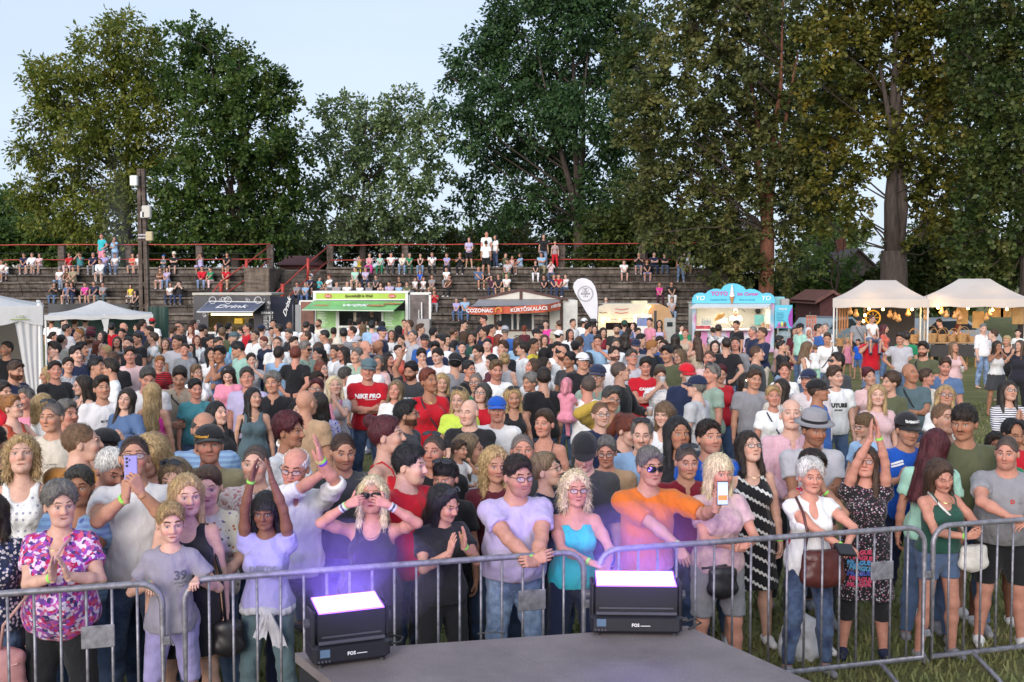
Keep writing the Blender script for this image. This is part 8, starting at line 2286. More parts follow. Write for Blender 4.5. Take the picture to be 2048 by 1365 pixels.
def fill(n, y0, y1, gx, gy):
 r = random.Random(99); k = t = 0
 while k < n and t < 9000:
  t += 1; y = r.uniform(y0, y1); s_ = (y - 567) / 1.1; x = r.uniform(105 if y < 760 else 5,1440 if y < 740 else 1560)
  if any(abs(q[0]['x'] - x) < gx * s_ and -gy * s_ * .5 < q[0]['y'] - y < gy * s_ for q in QUEUE): continue
  f = r.random() < .5; k += 1
  hr = r.choice(('long', 'half', 'bob', 'slick', 'pony', 'vlong', 'lowbun')) if f else r.choice(('short', 'short', 'quiff', 'buzz', 'reced'))
  hc = r.choice(('dark', 'dark', 'black', 'brown', 'brown', 'red', 'blond')) if f else r.choice(('dark', 'black', 'dark', 'brown', 'salt'))
  add(f"{x:.0f} {y:.0f} {'f' if f else 'm'}{r.choice((1,2,3,4))} {hr}.{hc} {r.choice(('tee', 'tee', 'tank', 'shirt') if f else ('tee', 'tee', 'polo', 'shirt'))}.{r.choice(('black', 'navy', 'white', 'white', 'white', 'ltgrey', 'ltblue', 'cream', 'red', 'ltpink', 'black', 'beige', 'lavender', 'sage', 'grey'))} jeans.{r.choice(('denim', 'dkdenim', 'black'))} {r.choice(('down', 'down', 'down', 'clap', 'belly', 'cross'))} {r.choice((-60,-30,-10,0,0,10,30,60,160)):.0f} near")
fill(24,655,700,.22,.18)
settle()
# ------------------------------------------------------------------ people on the terraces, x y of each head; s = seated, u = standing
ROWS_PX = [536.4,551.5,566.6,581.7,596.8,611.9,627.0,642.0]
ROW_Y = [65.0 - .80 * k for k in range(8)]
ROW_Z = [at(300, p, y).z for p, y in zip(ROWS_PX, ROW_Y)]
ROW_Z = [ROW_Z[0] - (ROW_Z[0] - ROW_Z[5]) / 5 * k for k in range(8)]
STEP = ROW_Z[0] - ROW_Z[1]
TERR = """
3 517 f short.dark tee.white shorts.denim sitknee 0 s
12 516 c short.dark tee.white shorts.denim sitlean 0 s
48 508 m short.dark tee.navy shorts.denim sitlean 10 s
64 508 m short.brown shirt.white shorts.grey sitknee -5 s
79 509 f long.dark tee.ltpink shorts.grey sitlean -10 s
138 507 f2 slick.dark tee.red jeans.ltpink sitknee 0 s
160 502 m5 short.brown tee.teal shorts.slate drink -15 s
186 505 m4 short.grey tee.navy jeans.grey sitknee 0 s
209 506 m3 short.dark tee.lilac jeans.denim sitlean 0 s
230 505 f2 short.dark tee.white.navyfloral jeans.denim sitknee 0 s
203 468 m3 short.brown tee.turq shorts.pink hip -30 u0
229 474 f1 long.black tee.ltblue jeans.ltdenim chin -20 u0
200 521 m3 short.brown shirt.white shorts.white sitknee 5 s
265 513 f2 short.dark tee.coral shorts.grey sitcross 0 s
277 514 f2 slick.dark tee.white shorts.grey sitknee 0 s
119 534 f2 short.brown tee.white jeans.ltdenim sitlean 0 s cap.grey
134 536 f1 long.dark tee.brown jeans.grey sitknee 0 s
146 539 m4 short.dark tee.khaki shorts.khaki sitlean 0 s
108 573 f2 slick.dark tee.black jeans.denim sitphone 0 sx
134 567 f2 short.brown tee.denim shorts.cream sitknee 0 sx
144 571 f2 long.dark tee.navy jeans.dkdenim sitphone 0 sx
170 566 f4 short.brown tee.hotpink shorts.navy sitknee 0 s
188 565 m4 buzz.dark tee.navy shorts.grey sitknee 0 s
206 570 f3 short.brown tee.grey jeans.slate sitlean 0 s
261 571 c long.dark tee.yellow shorts.white sitknee 0 sx
271 577 f1 long.black tank.black jeans.black sitlean 0 s
327 505 c short.dark tee.slate shorts.denim sitcross 0 s cap.blue
348 507 m2 short.dark tee.black shorts.black sitcross 0 s sunhat.cream
401 503 f2 lowbun.dark strapless.lavender skirt.lavender sitface 0 s
454 501 m5 short.dark tee.black shorts.black sitlean 0 s
320 538 f2 short.dark tee.brown shorts.ltpink sitcross 0 s
334 540 f2 long.dark tee.lavender jeans.ltdenim sitlean -5 s
404 537 m2 short.dark jacket.red jeans.ltdenim sitlean 5 s
421 542 f2 short.brown tee.green jeans.ltpink sitlean -20 s
452 533 m4 short.grey polo.red shorts.tan sitlean 0 s
340 569 f1 vlong.brown tee.white jeans.dkdenim sitlean 0 s
359 570 m3 short.dark tee.black jeans.dkdenim chin 0 s
594 571 f3 short.dark tee.grey jeans.dkdenim sitlean 0 sx
718 503 c bun.brown tank.yellow.stripe jeans.yellow sitface 0 s
739 504 f4 short.brown tank.pink jeans.hotpink sitlean 0 s
760 505 f3 short.grey tee.mint jeans.green sitlean 0 s
782 503 m3 short.black shirt.white trousers.charcoal sitlean 0 s ss
805 508 f2 bob.black shirt.cream jeans.ltdenim sitlean 0 s
819 506 f3 short.grey tee.green jeans.dkgreen sitlean 0 s
841 507 f2 long.dark tank.black.leopard jeans.ltdenim sitlean 0 s
864 501 m6 buzz.dark tee.white jeans.black sitlean 0 s
894 504 f4 short.brown tee.lilac jeans.black.leopard sitlean 0 s
710 534 f4 short.dark tee.mint shorts.beige sitknee 0 s
731 538 f3 short.grey tee.lavender jeans.navy sitlean 0 s
752 546 f3 short.brown tee.charcoal jeans.black sitlean 0 sx
840 541 c short.brown tee.royal shorts.black sitknee 0 sx cap.grey
620 538 c short.dark tee.white shorts.white sitknee 0 sx
620 549 f4 short.dark tee.navy shorts.navy sitlean 0 s cap.navy
639 559 c short.dark tee.turq shorts.navy sitknee 40 sx
659 550 f3 short.red tee.white shorts.grey sitknee -40 s
673 566 m4 buzz.dark tee.grey shorts.navy sitlean 0 s
694 564 m5 ring.brown tee.white shorts.navy sitlean 0 s
720 568 f3 short.brown tee.white.navyfloral shorts.navy sitlean 0 sx
738 568 f4 short.grey tee.grey shorts.navy sitlean 0 sx
761 568 f2 slick.dark cami.black shorts.navy sitlean 0 s
779 567 m3 short.black tee.lavender shorts.navy sitlean 0 s
798 557 c short.dark tee.black shorts.navy sitknee 0 sx
798 572 f2 short.brown tee.ltblue shorts.navy sitlean 0 sx
814 570 m3 short.dark tee.olive shorts.navy sitlean 0 sx
830 558 c short.brown tee.white shorts.tan sitknee 0 s
847 556 c slick.dark tee.white shorts.white sitlean 0 sx
864 552 f4 bun.dark tee.grey.leopard shorts.tan sitlean 0 s
893 542 f2 short.black tee.white jeans.grey sitlean 0 sx
899 548 f4 bun.dark tee.brown jeans.black sitknee -30 s
869 588 f4 short.red tee.red jeans.grey sitphone 0 s
611 574 f2 short.grey tee.ltblue jeans.denim sitlean 0 sx
920 503 m2 reced.black tee.black jeans.black sitphone 0 s
938 475 f1 long.dark tee.lavender shorts.black belly 0 u0
973 463 m3 short.black tee.white jeans.denim down -10 u0
972 482 m3 short.dark tee.white shorts.black down 178 u1
991 470 f1 long.dark tee.white jeans.dkdenim down -60 u0
1011 502 m4 short.dark tee.olive jeans.dkdenim sitknee 60 s
1016 517 m3 short.dark tee.ltgrey jeans.olive sitknee -15 s
1024 511 c slick.dark tank.ltpink shorts.ltpink sitknee 0 sx
1041 493 f2 long.dark tee.ltblue shorts.grey sitknee -60 s
1087 469 f1 long.black tee.black jeans.ltdenim down 10 u0
1110 482 f1 slick.dark tee.ltpink.stripe jeans.red down -10 u0
1083 501 m3 short.dark tee.ltblue trousers.khaki sitcross 0 s
1071 520 f2 short.dark tee.black jeans.white.leopard sitlean 0 s
1102 517 f4 short.brown shirt.ltpink.check jeans.dkdenim chin 0 s
957 530 m9 short.dark tee.denim shorts.black sitknee 25 s
983 550 f1 long.dark tee.plum jeans.dkdenim sitshade 0 s
997 548 m2 short.dark tee.black shorts.charcoal sitknee 0 s
1013 550 m4 bald tee.white shorts.olive sitlean 0 s
1088 552 f2 short.dark tee.black jeans.charcoal sitlean 0 s
1117 545 m3 short.dark tee.red jeans.dkdenim sitlean 0 s
1108 558 m5 buzz.dark tee.navy jeans.dkdenim sitlean 0 s
1131 557 m2 short.dark tee.white jeans.denim sitknee -50 s
913 601 f3 short.grey tee.lilac jeans.denim sitlean 0 sx
930 604 m3 short.dark tee.ltblue jeans.denim sitlean 0 sx
1248 519 m3 short.dark tee.white shorts.charcoal sitlean 0 s
1278 513 m3 buzz.grey tee.black shorts.denim sitphone -10 s
1294 515 m3 short.brown tee.black shorts.lilac sitlean 0 s
1308 498 m4 buzz.brown tee.navy trousers.navy sitcross 0 s
1329 514 f1 slick.dark tee.black jeans.dkdenim sitcross 0 s
1362 501 f2 long.brown tee.ltpink jeans.ltdenim up -25 u2
1378 496 m5 short.grey shirt.white trousers.tan sitknee -15 s
1319 567 f3 long.ltbrown tee.hotpink jeans.plum sitlean 0 s
1343 567 m3 short.dark tee.black trousers.white sitlean 0 s up
1343 599 m3 short.grey tee.ltgrey jeans.ltdenim sitlean 0 sx
1212 596 m3 buzz.grey tee.navy jeans.denim sitlean 0 sx
"""
CROWD_STUFF = []
def terrace_people():
 for l in TERR.strip().splitlines():
  d = parse(l); fl = next(e for e in d['ex'] if e in ('s', 'sx', 'u0', 'u1', 'u2'))
  r = random.Random(int(d['x'] * 3 + d['y']))
  if fl[0] == 'u':
   k = int(fl[1]); Y = ROW_Y[k] + .35; p = at(d['x'], d['y'], Y)
   base = (p.x, Y, ROW_Z[k]); sc = (p.z - ROW_Z[k]) / 1.77
  else:
   k = int(np.argmin([abs(d['y'] + 29.5 - q) for q in ROWS_PX])); k = min(k, 6)
   Y = ROW_Y[k] + .22; p = at(d['x'], d['y'], Y)
   sc = {'m': 1.0, 'f': .95, 'c': .80}[d['sex']] * r.uniform(.97,1.03)
   sc = min(1.08, max(.72, sc))
   base = (p.x, Y, ROW_Z[k] - .42 * sc)
   if d['pose'] in ('drink', 'chin'): d['pose'] = 'sitface'
  make_person(d, base, sc, sit=fl[0] == 's', lod=2, group='people on the terrace')
  if fl == 'sx': CROWD_STUFF.append(d)
terrace_people()
# ------------------------------------------------------------------ things people carry, print on shirts, children carried
def find(x, y): return min(PEOPLE, key=lambda d: (d['x'] - x) ** 2 + (d['y'] - y) ** 2)
def phone(d, e, col, label, off=(0,0,.03), face=None, landscape=False, screen=True, lens=True):
 p, fd, pn = world_hand(d, e)
 r = empty('phone', p + Vector(off)); set_props(r, label, 'phone')
 yv = Vector(face) if face else Vector((p.x, p.y, 0)).normalized()      # screen side points to the owner
 r.rotation_euler = yv.to_track_quat('Y', 'Z').to_euler()
 if landscape: r.rotation_euler.rotate_axis('Y', R(90))
 MB().bbox((-.037,-.0045,-.078),(.037,.0045,.078),.004).build('case', plain('phone_' + label[:8], col, .35,0,.05), r)
 if screen: MB().box((-.034,.0046,-.073),(.034,.0052,.073)).build('screen', emit('phone_screen', (.35,.42,.52),.4), r)
 if lens:
  for z in (.060,.040,.020): MB().lathe([(0,-.002),(.0075,-.002),(.0075,.0),(0,.0)],(0,0,0),10)
  for i, (x, z) in enumerate(((-.022,.060),(-.022,.038),(-.022,.016),(-.006,.050))):
   b = MB(); b.tube([(x, -.0065, z),(x, -.0045, z)],.0075 if i < 3 else .005,10); b.build('camera_lens', M_DARK, r)
 return r
d = find(268,868); h1, h2 = world_hand(d, 1)[0], world_hand(d, -1)[0]
phone(d, 1,(.34,.32,.62), 'lilac phone held upright by the person in white t-shirt and glasses', off=tuple((h2 - h1) * .35 + Vector((.0,.0,.075))))
d = find(1297,895); pr = phone(d, 1,(.02,.02,.022), 'black phone showing a lit picture, held out beside the platinum blond hair', off=(.03,-.05,.03), face=(.05,-1,.05), lens=False)
MB().box((-.030,.0053,-.045),(.030,.0056,.050)).build('screen_sky', emit('screen_picture', (.50,.62,.72),.35), pr); MB().box((-.030,.0057,-.045),(.030,.0060,-.012)).build('screen_person', emit('screen_orange', (.60,.20,.05),.35), pr)
d = find(416,932); phone(d, 1,(.012,.012,.014), 'black phone held low by the person in floral top', off=(-.02,-.03,.05))
d = find(1620,918); p = world_hand(d, 1)[0]
b = MB(); b.bbox((-.075,-.012,-.05),(.075,.012,.05),.006); w = b.build('wallet', plain('black_leather', (.012,.010,.012),.35)); w.location = p + Vector((-.02,-.04,.03)); w.rotation_euler = (R(-50), R(10), R(25)); set_props(w, 'black leather wallet held over the rail by the white-haired person', 'wallet')
d = find(1493,746); fl = phone(d, -1,(.02,.02,.022), 'dark phone with its flash lit, held up in the mid crowd', off=(0,-.02,.06))
b = MB(); b.lathe([(0,-.012),(.012,0),(0,.012)],(0,0,0),8); q = b.build('flash', emit('phone_flash', (1,.85,.5),30)); q.parent = fl; q.location = (0,-.012,.06)
d = find(2039,680); phone(d, -1,(.03,.03,.035), 'dark phone raised by the person in black striped t-shirt', off=(0,0,.05))
def cup(d, e, label, full=(.65,.65,.66)):
 p, fd, pn = world_hand(d, e); r = empty('plastic_cup', p + Vector((0,0,-.04))); set_props(r, label, 'cup', 'drink cups held in the crowd')
 m = MATS.get('cup_plastic')
 if not m:
  m, nt, b = newmat('cup_plastic'); b.inputs['Base Color'].default_value = (.8,.8,.82,1); b.inputs['Roughness'].default_value = .12; b.inputs['Alpha'].default_value = .45; MATS['cup_plastic'] = m
 MB().lathe([(0,0),(.030,0),(.044,.115),(.046,.118),(.042,.115),(.028,.004),(0,.004)],(0,0,0),14).build('cup_wall', m, r, smooth=True)
 MB().lathe([(0,.006),(.029,.006),(.036,.06),(0,.06)],(0,0,0),12).build('drink', plain('drink_' + str(full[0]), full, .2), r)
for x, y, e, lab, c in ((1240,722,1, 'clear plastic cup held by the person in black jacket', (.5,.4,.2)),(957,689,-1, 'clear cup raised to the mouth in the mid crowd', (.6,.5,.3)),(1320,733,1, 'clear cup held in two hands by the person in dotted t-shirt', (.7,.7,.7)),(1374,725,1, 'clear cup at the mouth of the person in red cap', (.6,.6,.6)),(1908,683,1, 'cup with red drink held near the craft tents', (.5,.03,.02))): cup(find(x, y), e, lab, c)
def body_point(d, v): return d['root'].matrix_basis @ Vector(v)
def strap_on(d, pts, mat, name, r=.011):
 return MB().tube([Vector(p) for p in pts], r, 6).build(name, mat, d['root'], smooth=True)
def bag(d, loc, size, mat, label, kind='handbag', strap=None, smat=None, flap=True, rz=0.):
 M = Matrix.LocRotScale(d['root'].location, d['root'].rotation_euler, d['root'].scale); p = M @ Vector(loc)
 r = empty(kind, p, R(d['yaw']) + rz); set_props(r, label, 'bag'); w, t, h = size
 f = Field((-w, -t * 1.6,-h),(w, t * 1.6, h),.011); f.add(ell((0,0,-.01),(w * .52, t * .75, h * .55)),.02); f.add(cone((-w * .38,0,-h * .30),(w * .38,0,-h * .30), t * .55, t * .55),.05); f.add(cone((-w * .40,0, h * .28),(w * .40,0, h * .28), t * .30, t * .30),.05); f.cut((0,0, h * .42),(0,0,1)); f.wob(.003,60,60,60)
 link('bag_body', mesh_np('bag_body', *f.mesh()), r, None, mat)
 if flap: MB().tube([(-w * .40,-t * .52, h * .20),(0,-t * .66, h * .14),(w * .40,-t * .52, h * .20)],.005,5).build('seam', smat or mat, r)
 MI = Matrix.LocRotScale(p, r.rotation_euler, None).inverted()
 if strap: MB().tube([MI @ (M @ Vector(q)) for q in strap],.010,6).build('strap', smat or mat, r, smooth=True)
 return r
LE = lambda n, c: plain(n, c, .38,0,.15,20)
bag(find(1620,918),(.02,-.215,.96),(.30,.09,.27), LE('maroon_leather', (.085,.022,.02)), 'soft maroon leather shoulder bag hanging on the white-haired person', 'shoulder_bag', [(-.12,-.18,1.06),(-.10,-.20,1.22),(-.12,-.15,1.38),(-.12,.0,1.475),(-.05,.12,1.40),(.15,.17,1.1),(.17,-.08,1.05)])
bag(find(118,965),(-.34,-.12,.62),(.26,.10,.36), LE('pink_leather', (.50,.24,.24)), 'pink shoulder bag hanging beside the purple floral blouse', 'shoulder_bag', [(-.34,-.12,.76),(-.30,-.20,.95),(-.02,-.27,1.30),(.05,-.15,1.42),(.10,.05,1.46)], LE('pink_strap', (.52,.30,.28)))
bag(find(1880,918),(.25,-.13,.93),(.22,.06,.20), LE('white_leather', (.66,.63,.58)), 'white shoulder bag with gold clasp at the hip of the green top', 'shoulder_bag', [(.20,-.10,1.02),(.10,-.17,1.20),(-.08,-.13,1.38),(-.10,.02,1.475),(0,.12,1.35),(.22,.08,1.05)], LE('white_strap', (.6,.58,.55)))
bag(find(1437,906),(-.03,-.20,.86),(.19,.06,.22), LE('black_leather2', (.015,.014,.016)), 'small black belt bag on the tie-dyed t-shirt and grey shorts', 'belt_bag', [(-.16,-.10,.93),(-.03,-.17,.96),(.15,-.10,.98)], M_DARK)
bag(find(416,932),(-.20,-.22,.98),(.24,.08,.22), LE('tan_leather2', (.20,.10,.05)), 'brown handbag of the person in floral top', 'handbag', [(-.20,-.2,1.06),(-.15,-.12,1.3),(-.12,.0,1.47)])
bag(find(372,948),(.26,-.12,.72),(.17,.07,.22), LE('black_leather2', (.015,.014,.016)), 'small quilted black bag of the long-haired person in black dress', 'handbag', [(.24,-.1,.82),(.22,-.06,1.1),(.13,.0,1.45)])
bag(find(506,775),(-.20,.05,1.02),(.20,.09,.25), LE('black_leather2', (.015,.014,.016)), 'black shoulder bag of the person with very long black hair', 'shoulder_bag', [(-.2,.05,1.12),(-.16,-.08,1.3),(-.12,.0,1.46),(-.17,.08,1.3)])
bag(find(358,733),(.20,-.12,.95),(.19,.08,.24), LE('black_leather2', (.015,.014,.016)), 'black crossbody bag of the person in beige shirt', 'crossbody_bag', [(.2,-.12,1.05),(.1,-.15,1.2),(-.08,-.12,1.38),(-.10,.03,1.46)])
def carrier():
 p = onz(1612,1330,.0); r = empty('carrier_bag', p + Vector((0,.12,0)),.2); set_props(r, 'white plastic carrier bag standing on the grass behind the barrier', 'bag')
 f = Field((-.22,-.14,-.02),(.22,.14,.52),.012); f.add(cone((-.10,0,.08),(.10,0,.08),.09,.09),.05); f.add(ell((0,0,.17),(.17,.09,.18)),.05); f.add(cone((-.04,0,.34),(.0,0,.42),.05,.02),.04); f.wob(.010,40,44,36); f.wob(.005,90,80,100)
 link('bag_body', mesh_np('bag_body', *f.mesh()), r, None, plain('white_plastic', (.62,.62,.64),.35))
 MB().tube([(-.03,0,.40),(-.05,0,.50),(.02,0,.52),(.02,0,.41)],.006,5).build('handle', plain('white_plastic', (.62,.62,.64),.35), r)
carrier()
def chest_strap(x, y, col, flip=1, r=.010):
 d = find(x, y); B = d['B']; f = .03 * B.fat
 strap_on(d, [(flip * -.10,.02,1.475),(flip * -.10,-.105 - f, 1.40),(flip * -.02,-.150 - f * 1.6,1.24),(flip * .10,-.155 - f * 2,1.06),(flip * .15,-.10,.98)], plain('strap_' + str(col), col, .6), 'bag_strap', r)
for x, y, c, fl in ((858,737,(.05,.02,.03),1),(1821,726,(.01,.01,.012),1),(1848,683,(.01,.01,.012),1),(670,752,(.62,.06,.30),-1),(1655,665,(.01,.01,.012),-1),(1547,771,(.02,.02,.05),1),(597,797,(.22,.08,.08),-1),(471,682,(.05,.03,.02),-1),(1717,633,(.01,.01,.012),1),(224,718,(.6,.6,.6),1),(1010,706,(.01,.01,.012),1)): chest_strap(x, y, c, fl)
# ---- print on clothes: letters laid on the cloth
def on_cloth(d, text, x, z, size, col, bold=.0, shear=0., name='print', front=-1, part=None, tilt=0.):
 root = d['root']; sh = next((c for c in root.children if any(k in c.name for k in ('shirt', 'tank', 'dress', 'polo', 'top', 'jacket', part or '~'))), None)
 if part: sh = next((c for c in root.children if c.name.startswith(part)), sh)
 if sh is None: return
 me = text_mesh(text, size, 0, 'CENTER', shear, bold)
 bm = BVHTree.FromPolygons([tuple(v.co) for v in sh.data.vertices],[tuple(p.vertices) for p in sh.data.polygons])
 c_, s_ = math.cos(tilt), math.sin(tilt)
 for v in me.vertices:
  a, b = v.co.x * c_ - v.co.y * s_, v.co.x * s_ + v.co.y * c_
  X = x + a * (1 if front < 0 else -1); Z = z + b
  hit = bm.ray_cast(Vector((X, front * 1.0, Z)), Vector((0,-front, 0)))
  v.co = Vector((X, (hit[0].y if hit[0] is not None else front * .12) + front * .005, Z))
 me.materials.clear(); me.name = name
 return link(name, me, root, None, plain('ink_' + str(col), col, .7,0,0))
INK, WHT = (.03,.03,.035),(.75,.75,.75)
d = find(340,1003); on_cloth(d, '39', .075,1.30,.085,(.10,.10,.14),.003); on_cloth(d, 'ATHLETIC', .078,1.25,.020,(.10,.10,.14)); on_cloth(d, 'CLUB', .078,1.228,.018,(.10,.10,.14))
d = find(533,982); on_cloth(d, 'DIRTY', .0,1.25,.066,(.24,.24,.38),.003); on_cloth(d, 'COMPANY', .0,1.20,.056,(.24,.24,.38),.003)
d = find(735,716); on_cloth(d, 'NIKE PRO', -.01,1.315,.075, WHT, .004,.15); on_cloth(d, '━━━', .03,1.27,.05, WHT)
d = find(1733,893)
for k, c in enumerate(((.55,.05,.12),(.55,.05,.12),(.08,.32,.62),(.10,.36,.60),(.06,.10,.42),(.52,.05,.12),(.52,.05,.12))):
 on_cloth(d, 'PRAGUE', -.07 + .015 * (k % 2),.93 - .045 * k, .050, c, .003,.1, tilt=.06 * (-1) ** k, part='dress')
d = find(1670,731); on_cloth(d, 'FUTURE', .0,1.27,.070, INK, .006); on_cloth(d, 'SOUND', .0,1.21,.03, INK, .002)
d = find(991,721); on_cloth(d, 'SELEE', .0,1.23,.055, INK, .003)
d = find(957,689); on_cloth(d, 'YOLO', .0,1.26,.075, INK, .008)
d = find(204,753); on_cloth(d, 'ED TUNNEL', .06,1.27,.032, INK, .002)
d = find(106,802); on_cloth(d, 'IT IS NEVER', .02,1.25,.022, INK); on_cloth(d, 'TOO LATE', .02,1.225,.022, INK)
d = find(1175,750); on_cloth(d, 'OS', .0,1.28,.07, INK, .003, front=1)
d = find(1625,822); on_cloth(d, 'LD', .15,1.20,.04, INK, .001)
d = find(2016,872); on_cloth(d, 'D', .02,1.25,.045,(.45,.03,.03),.003); on_cloth(d, 'sport line', .11,1.245,.028,(.25,.25,.30))
d = find(1395,750)
d = find(1291,715); on_cloth(d, 'CANYON', .0,1.31,.055, WHT, .003,.2)
d = find(824,723); on_cloth(d, 'ADVENTURE', .0,1.25,.045, WHT, .003)
d = find(864,501); on_cloth(d, '▐▐', .0,1.0,.14,(.08,.10,.2)) if d['sit'] else None
def cap_text(d, s, size, col, z=1.722, y=-.115):
 root = d['root']; c = next((k for k in root.children if k.name.startswith('cap')), None)
 if c is None: return
 me = text_mesh(s, size, 0, 'CENTER', 0, size * .03); B = d['B']
 bm = BVHTree.FromPolygons([tuple(v.co) for v in c.data.vertices],[tuple(p.vertices) for p in c.data.polygons]); M = B.headM; O = B.headO
 dr = Vector(M @ np.array([0,1.0,0]))
 for v in me.vertices:
  p = Vector(turned(np.array([[v.co.x, -.30, z + v.co.y]], np.float32), M, O)[0]); hit = bm.ray_cast(p, dr)
  v.co = (hit[0] if hit[0] is not None else p + dr * .17) - dr.normalized() * .004
 me.materials.clear(); link('cap_lettering', me, root, None, plain('ink_' + str(col), col, .6,0,0))
cap_text(find(1812,823), 'SHIMANO', .026, WHT); cap_text(find(418,850), 'Continental', .024,(.60,.30,.02))
d = find(1812,823)
for e in (1,-1):
 for k in range(2): on_cloth(d, '▬▬', e * .115,1.375 - .022 * k, .05, WHT, tilt=-.35 * e)
def necklace(x, y, col, drop=.09, fat=0.):
 d = find(x, y); f = d['B'].fat; pts = [(.068 * math.sin(t),-.02 - (.078 + .03 * f) * math.cos(t) * 1.1 - .02,1.47 - drop * .5 - drop * .5 * math.cos(t)) for t in np.linspace(-2.4,2.4,15)]
 MB().tube(pts, .0028,5).build('necklace', plain('chain_' + str(col), col, .25,.8,0), d['root'])
for a in ((745,953,(.6,.6,.62),.10),(858,737,(.6,.42,.15),.06),(1500,862,(.5,.4,.2),.05),(1880,918,(.55,.42,.18),.07),(118,965,(.55,.42,.18),.08),(506,775,(.55,.42,.18),.06)): necklace(*a)
d = find(745,953)
for e in (1,-1):
 S, E, W, fd, pn, hs = d['B'].arms[e]
 for k, c in enumerate(((.6,.6,.62),(.03,.03,.035),(.55,.55,.6))): wristband(d['root'], E, W, c, .031,.90 - .045 * k)
d = find(590,893); S, E, W, fd, pn, hs = d['B'].arms[1]; wristband(d['root'], E, W, (.20,.06,.50),.034,.86)
def tied(d, col, label_part='tied_sweatshirt'):
 root = d['root']; f = Field((-.26,-.24,.55),(.26,.24,1.06),.012)
 for t in np.linspace(0,2 * math.pi, 17)[:-1]:
  t2 = t + 2 * math.pi / 16; f.add(cone((.175 * math.cos(t),.135 * math.sin(t),.94 + .015 * math.sin(3 * t)),(.175 * math.cos(t2),.135 * math.sin(t2),.94 + .015 * math.sin(3 * t2)),.028,.028),.02)
 f.add(ell((.035,-.155,.93),(.05,.035,.035)),.02)
 f.wob(.006,60,60,50)
 o = link('tied_sweatshirt', mesh_np('tied_sweatshirt', *f.mesh()), root, None, M_CLOTH, C_[col])
 for x0, x1, z1, wd in ((.05,.13,.70,.055),(.02,-.02,.76,.05)):
  g = [[(x0 + (x1 - x0) * i / 7 + (j / 8 - .5) * wd * 2 * (.55 + .45 * i / 7),-.185 - .012 * math.sin(j * 1.9 + i * .6) - .01 * math.sin(i),.935 + (z1 - .935) * i / 7 + .012 * math.sin(j * 1.3)) for j in range(9)] for i in range(8)]
  b = MB(); b.sheet(g); b.sheet([[(x, y + .014, z) for x, y, z in reversed(r_)] for r_ in g]); b.build('sleeve', M_CLOTH, root, color=C_[col], smooth=True)
tied(find(533,982), 'ltgrey'); tied(find(1493,746), 'coral')
# ---- children held in arms or on shoulders
def carried(line, Y, zfeet_scale, sit, label, rz=0):
 d = parse(line + ' |' + label); p = at(d['x'], d['y'], Y); sc = zfeet_scale
 top = 1.78 - (.43 if sit else 0)
 make_person(d, (p.x, Y, p.z - top * sc), sc, sit=sit, lod=1, group='children carried in the crowd')
dd = find(1743,660); carried('1744 630 c buzz.brown tee.white shorts.denim sitknee 0', dd['root'].location.y - .02,.66, True, 'small child in white t-shirt riding on the shoulders of the red polo shirt')
dd = find(1613,683); carried('1631 690 c buzz.ltbrown tee.white shorts.mint kid 170', dd['root'].location.y - .28,.52, False, 'toddler in white t-shirt and mint shorts carried by the person with long light brown hair')
dd = find(934,866); carried('918 884 c short.brown tee.white shorts.grey chin 60', dd['root'].location.y - .26,.52, False, 'toddler in white t-shirt with hand at mouth, carried in front of streaked hair')
dd = find(1175,750); carried('1133 757 c bob.hood tee.pink shorts.pink sitknee 150', dd['root'].location.y - .12,.56, True, 'baby in pink hood held on a shoulder in the mid crowd')
def vendor(line, Y, H, label):
 d = parse(line + ' |' + label); p = at(d['x'], d['y'], Y); sc = H / 1.79; make_person(d, (p.x, Y, p.z - H), sc, lod=2, group='vendors behind the counters')
vendor('1472 617 m4 quiff.pale tee.ltgrey trousers.black belly 10 hp30', 44.9,1.78, 'person with platinum quiff in pale grey t-shirt serving inside the ice cream kiosk')
vendor('1881 637 m3 short.dark long.black trousers.black belly -40 hp24', 38.6,1.75, 'person in black bending over the wicker goods under the farther tent')
vendor('1916 646 f2 long.red tank.ltpink trousers.black belly 0 hp18', 38.7,1.62, 'person with long auburn hair behind the wicker goods table')
vendor('744 618 m3 short.dark tee.charcoal trousers.black belly -10', 45.0,1.75, 'person in charcoal t-shirt working inside the green trailer')
vendor('510 622 m3 short.dark tee.black trousers.black belly 0', 46.0,1.75, 'person in black working inside the black drinks trailer')
def chair():
 p = onz(1368,690,.8); r = empty('folding_chair', (p.x, p.y, 0), R(160)); set_props(r, 'green folding chair back sticking up between people near the caravan', 'chair'); m = plain('green_canvas', (.01,.22,.10),.7)
 MB().bbox((-.26,.20,.5),(.26,.225,1.15),.02).build('backrest', m, r); MB().bbox((-.26,-.25,.44),(.26,.22,.47),.01).build('seat', m, r)
 for x in (-.28,.28):
  MB().tube([(x, .24,1.16),(x, .20,.5),(x, -.25,0)],.012,6).build('leg', M_STEEL, r); MB().tube([(x, -.25,.46),(x, .28,0)],.012,6).build('leg', M_STEEL, r)
chair()
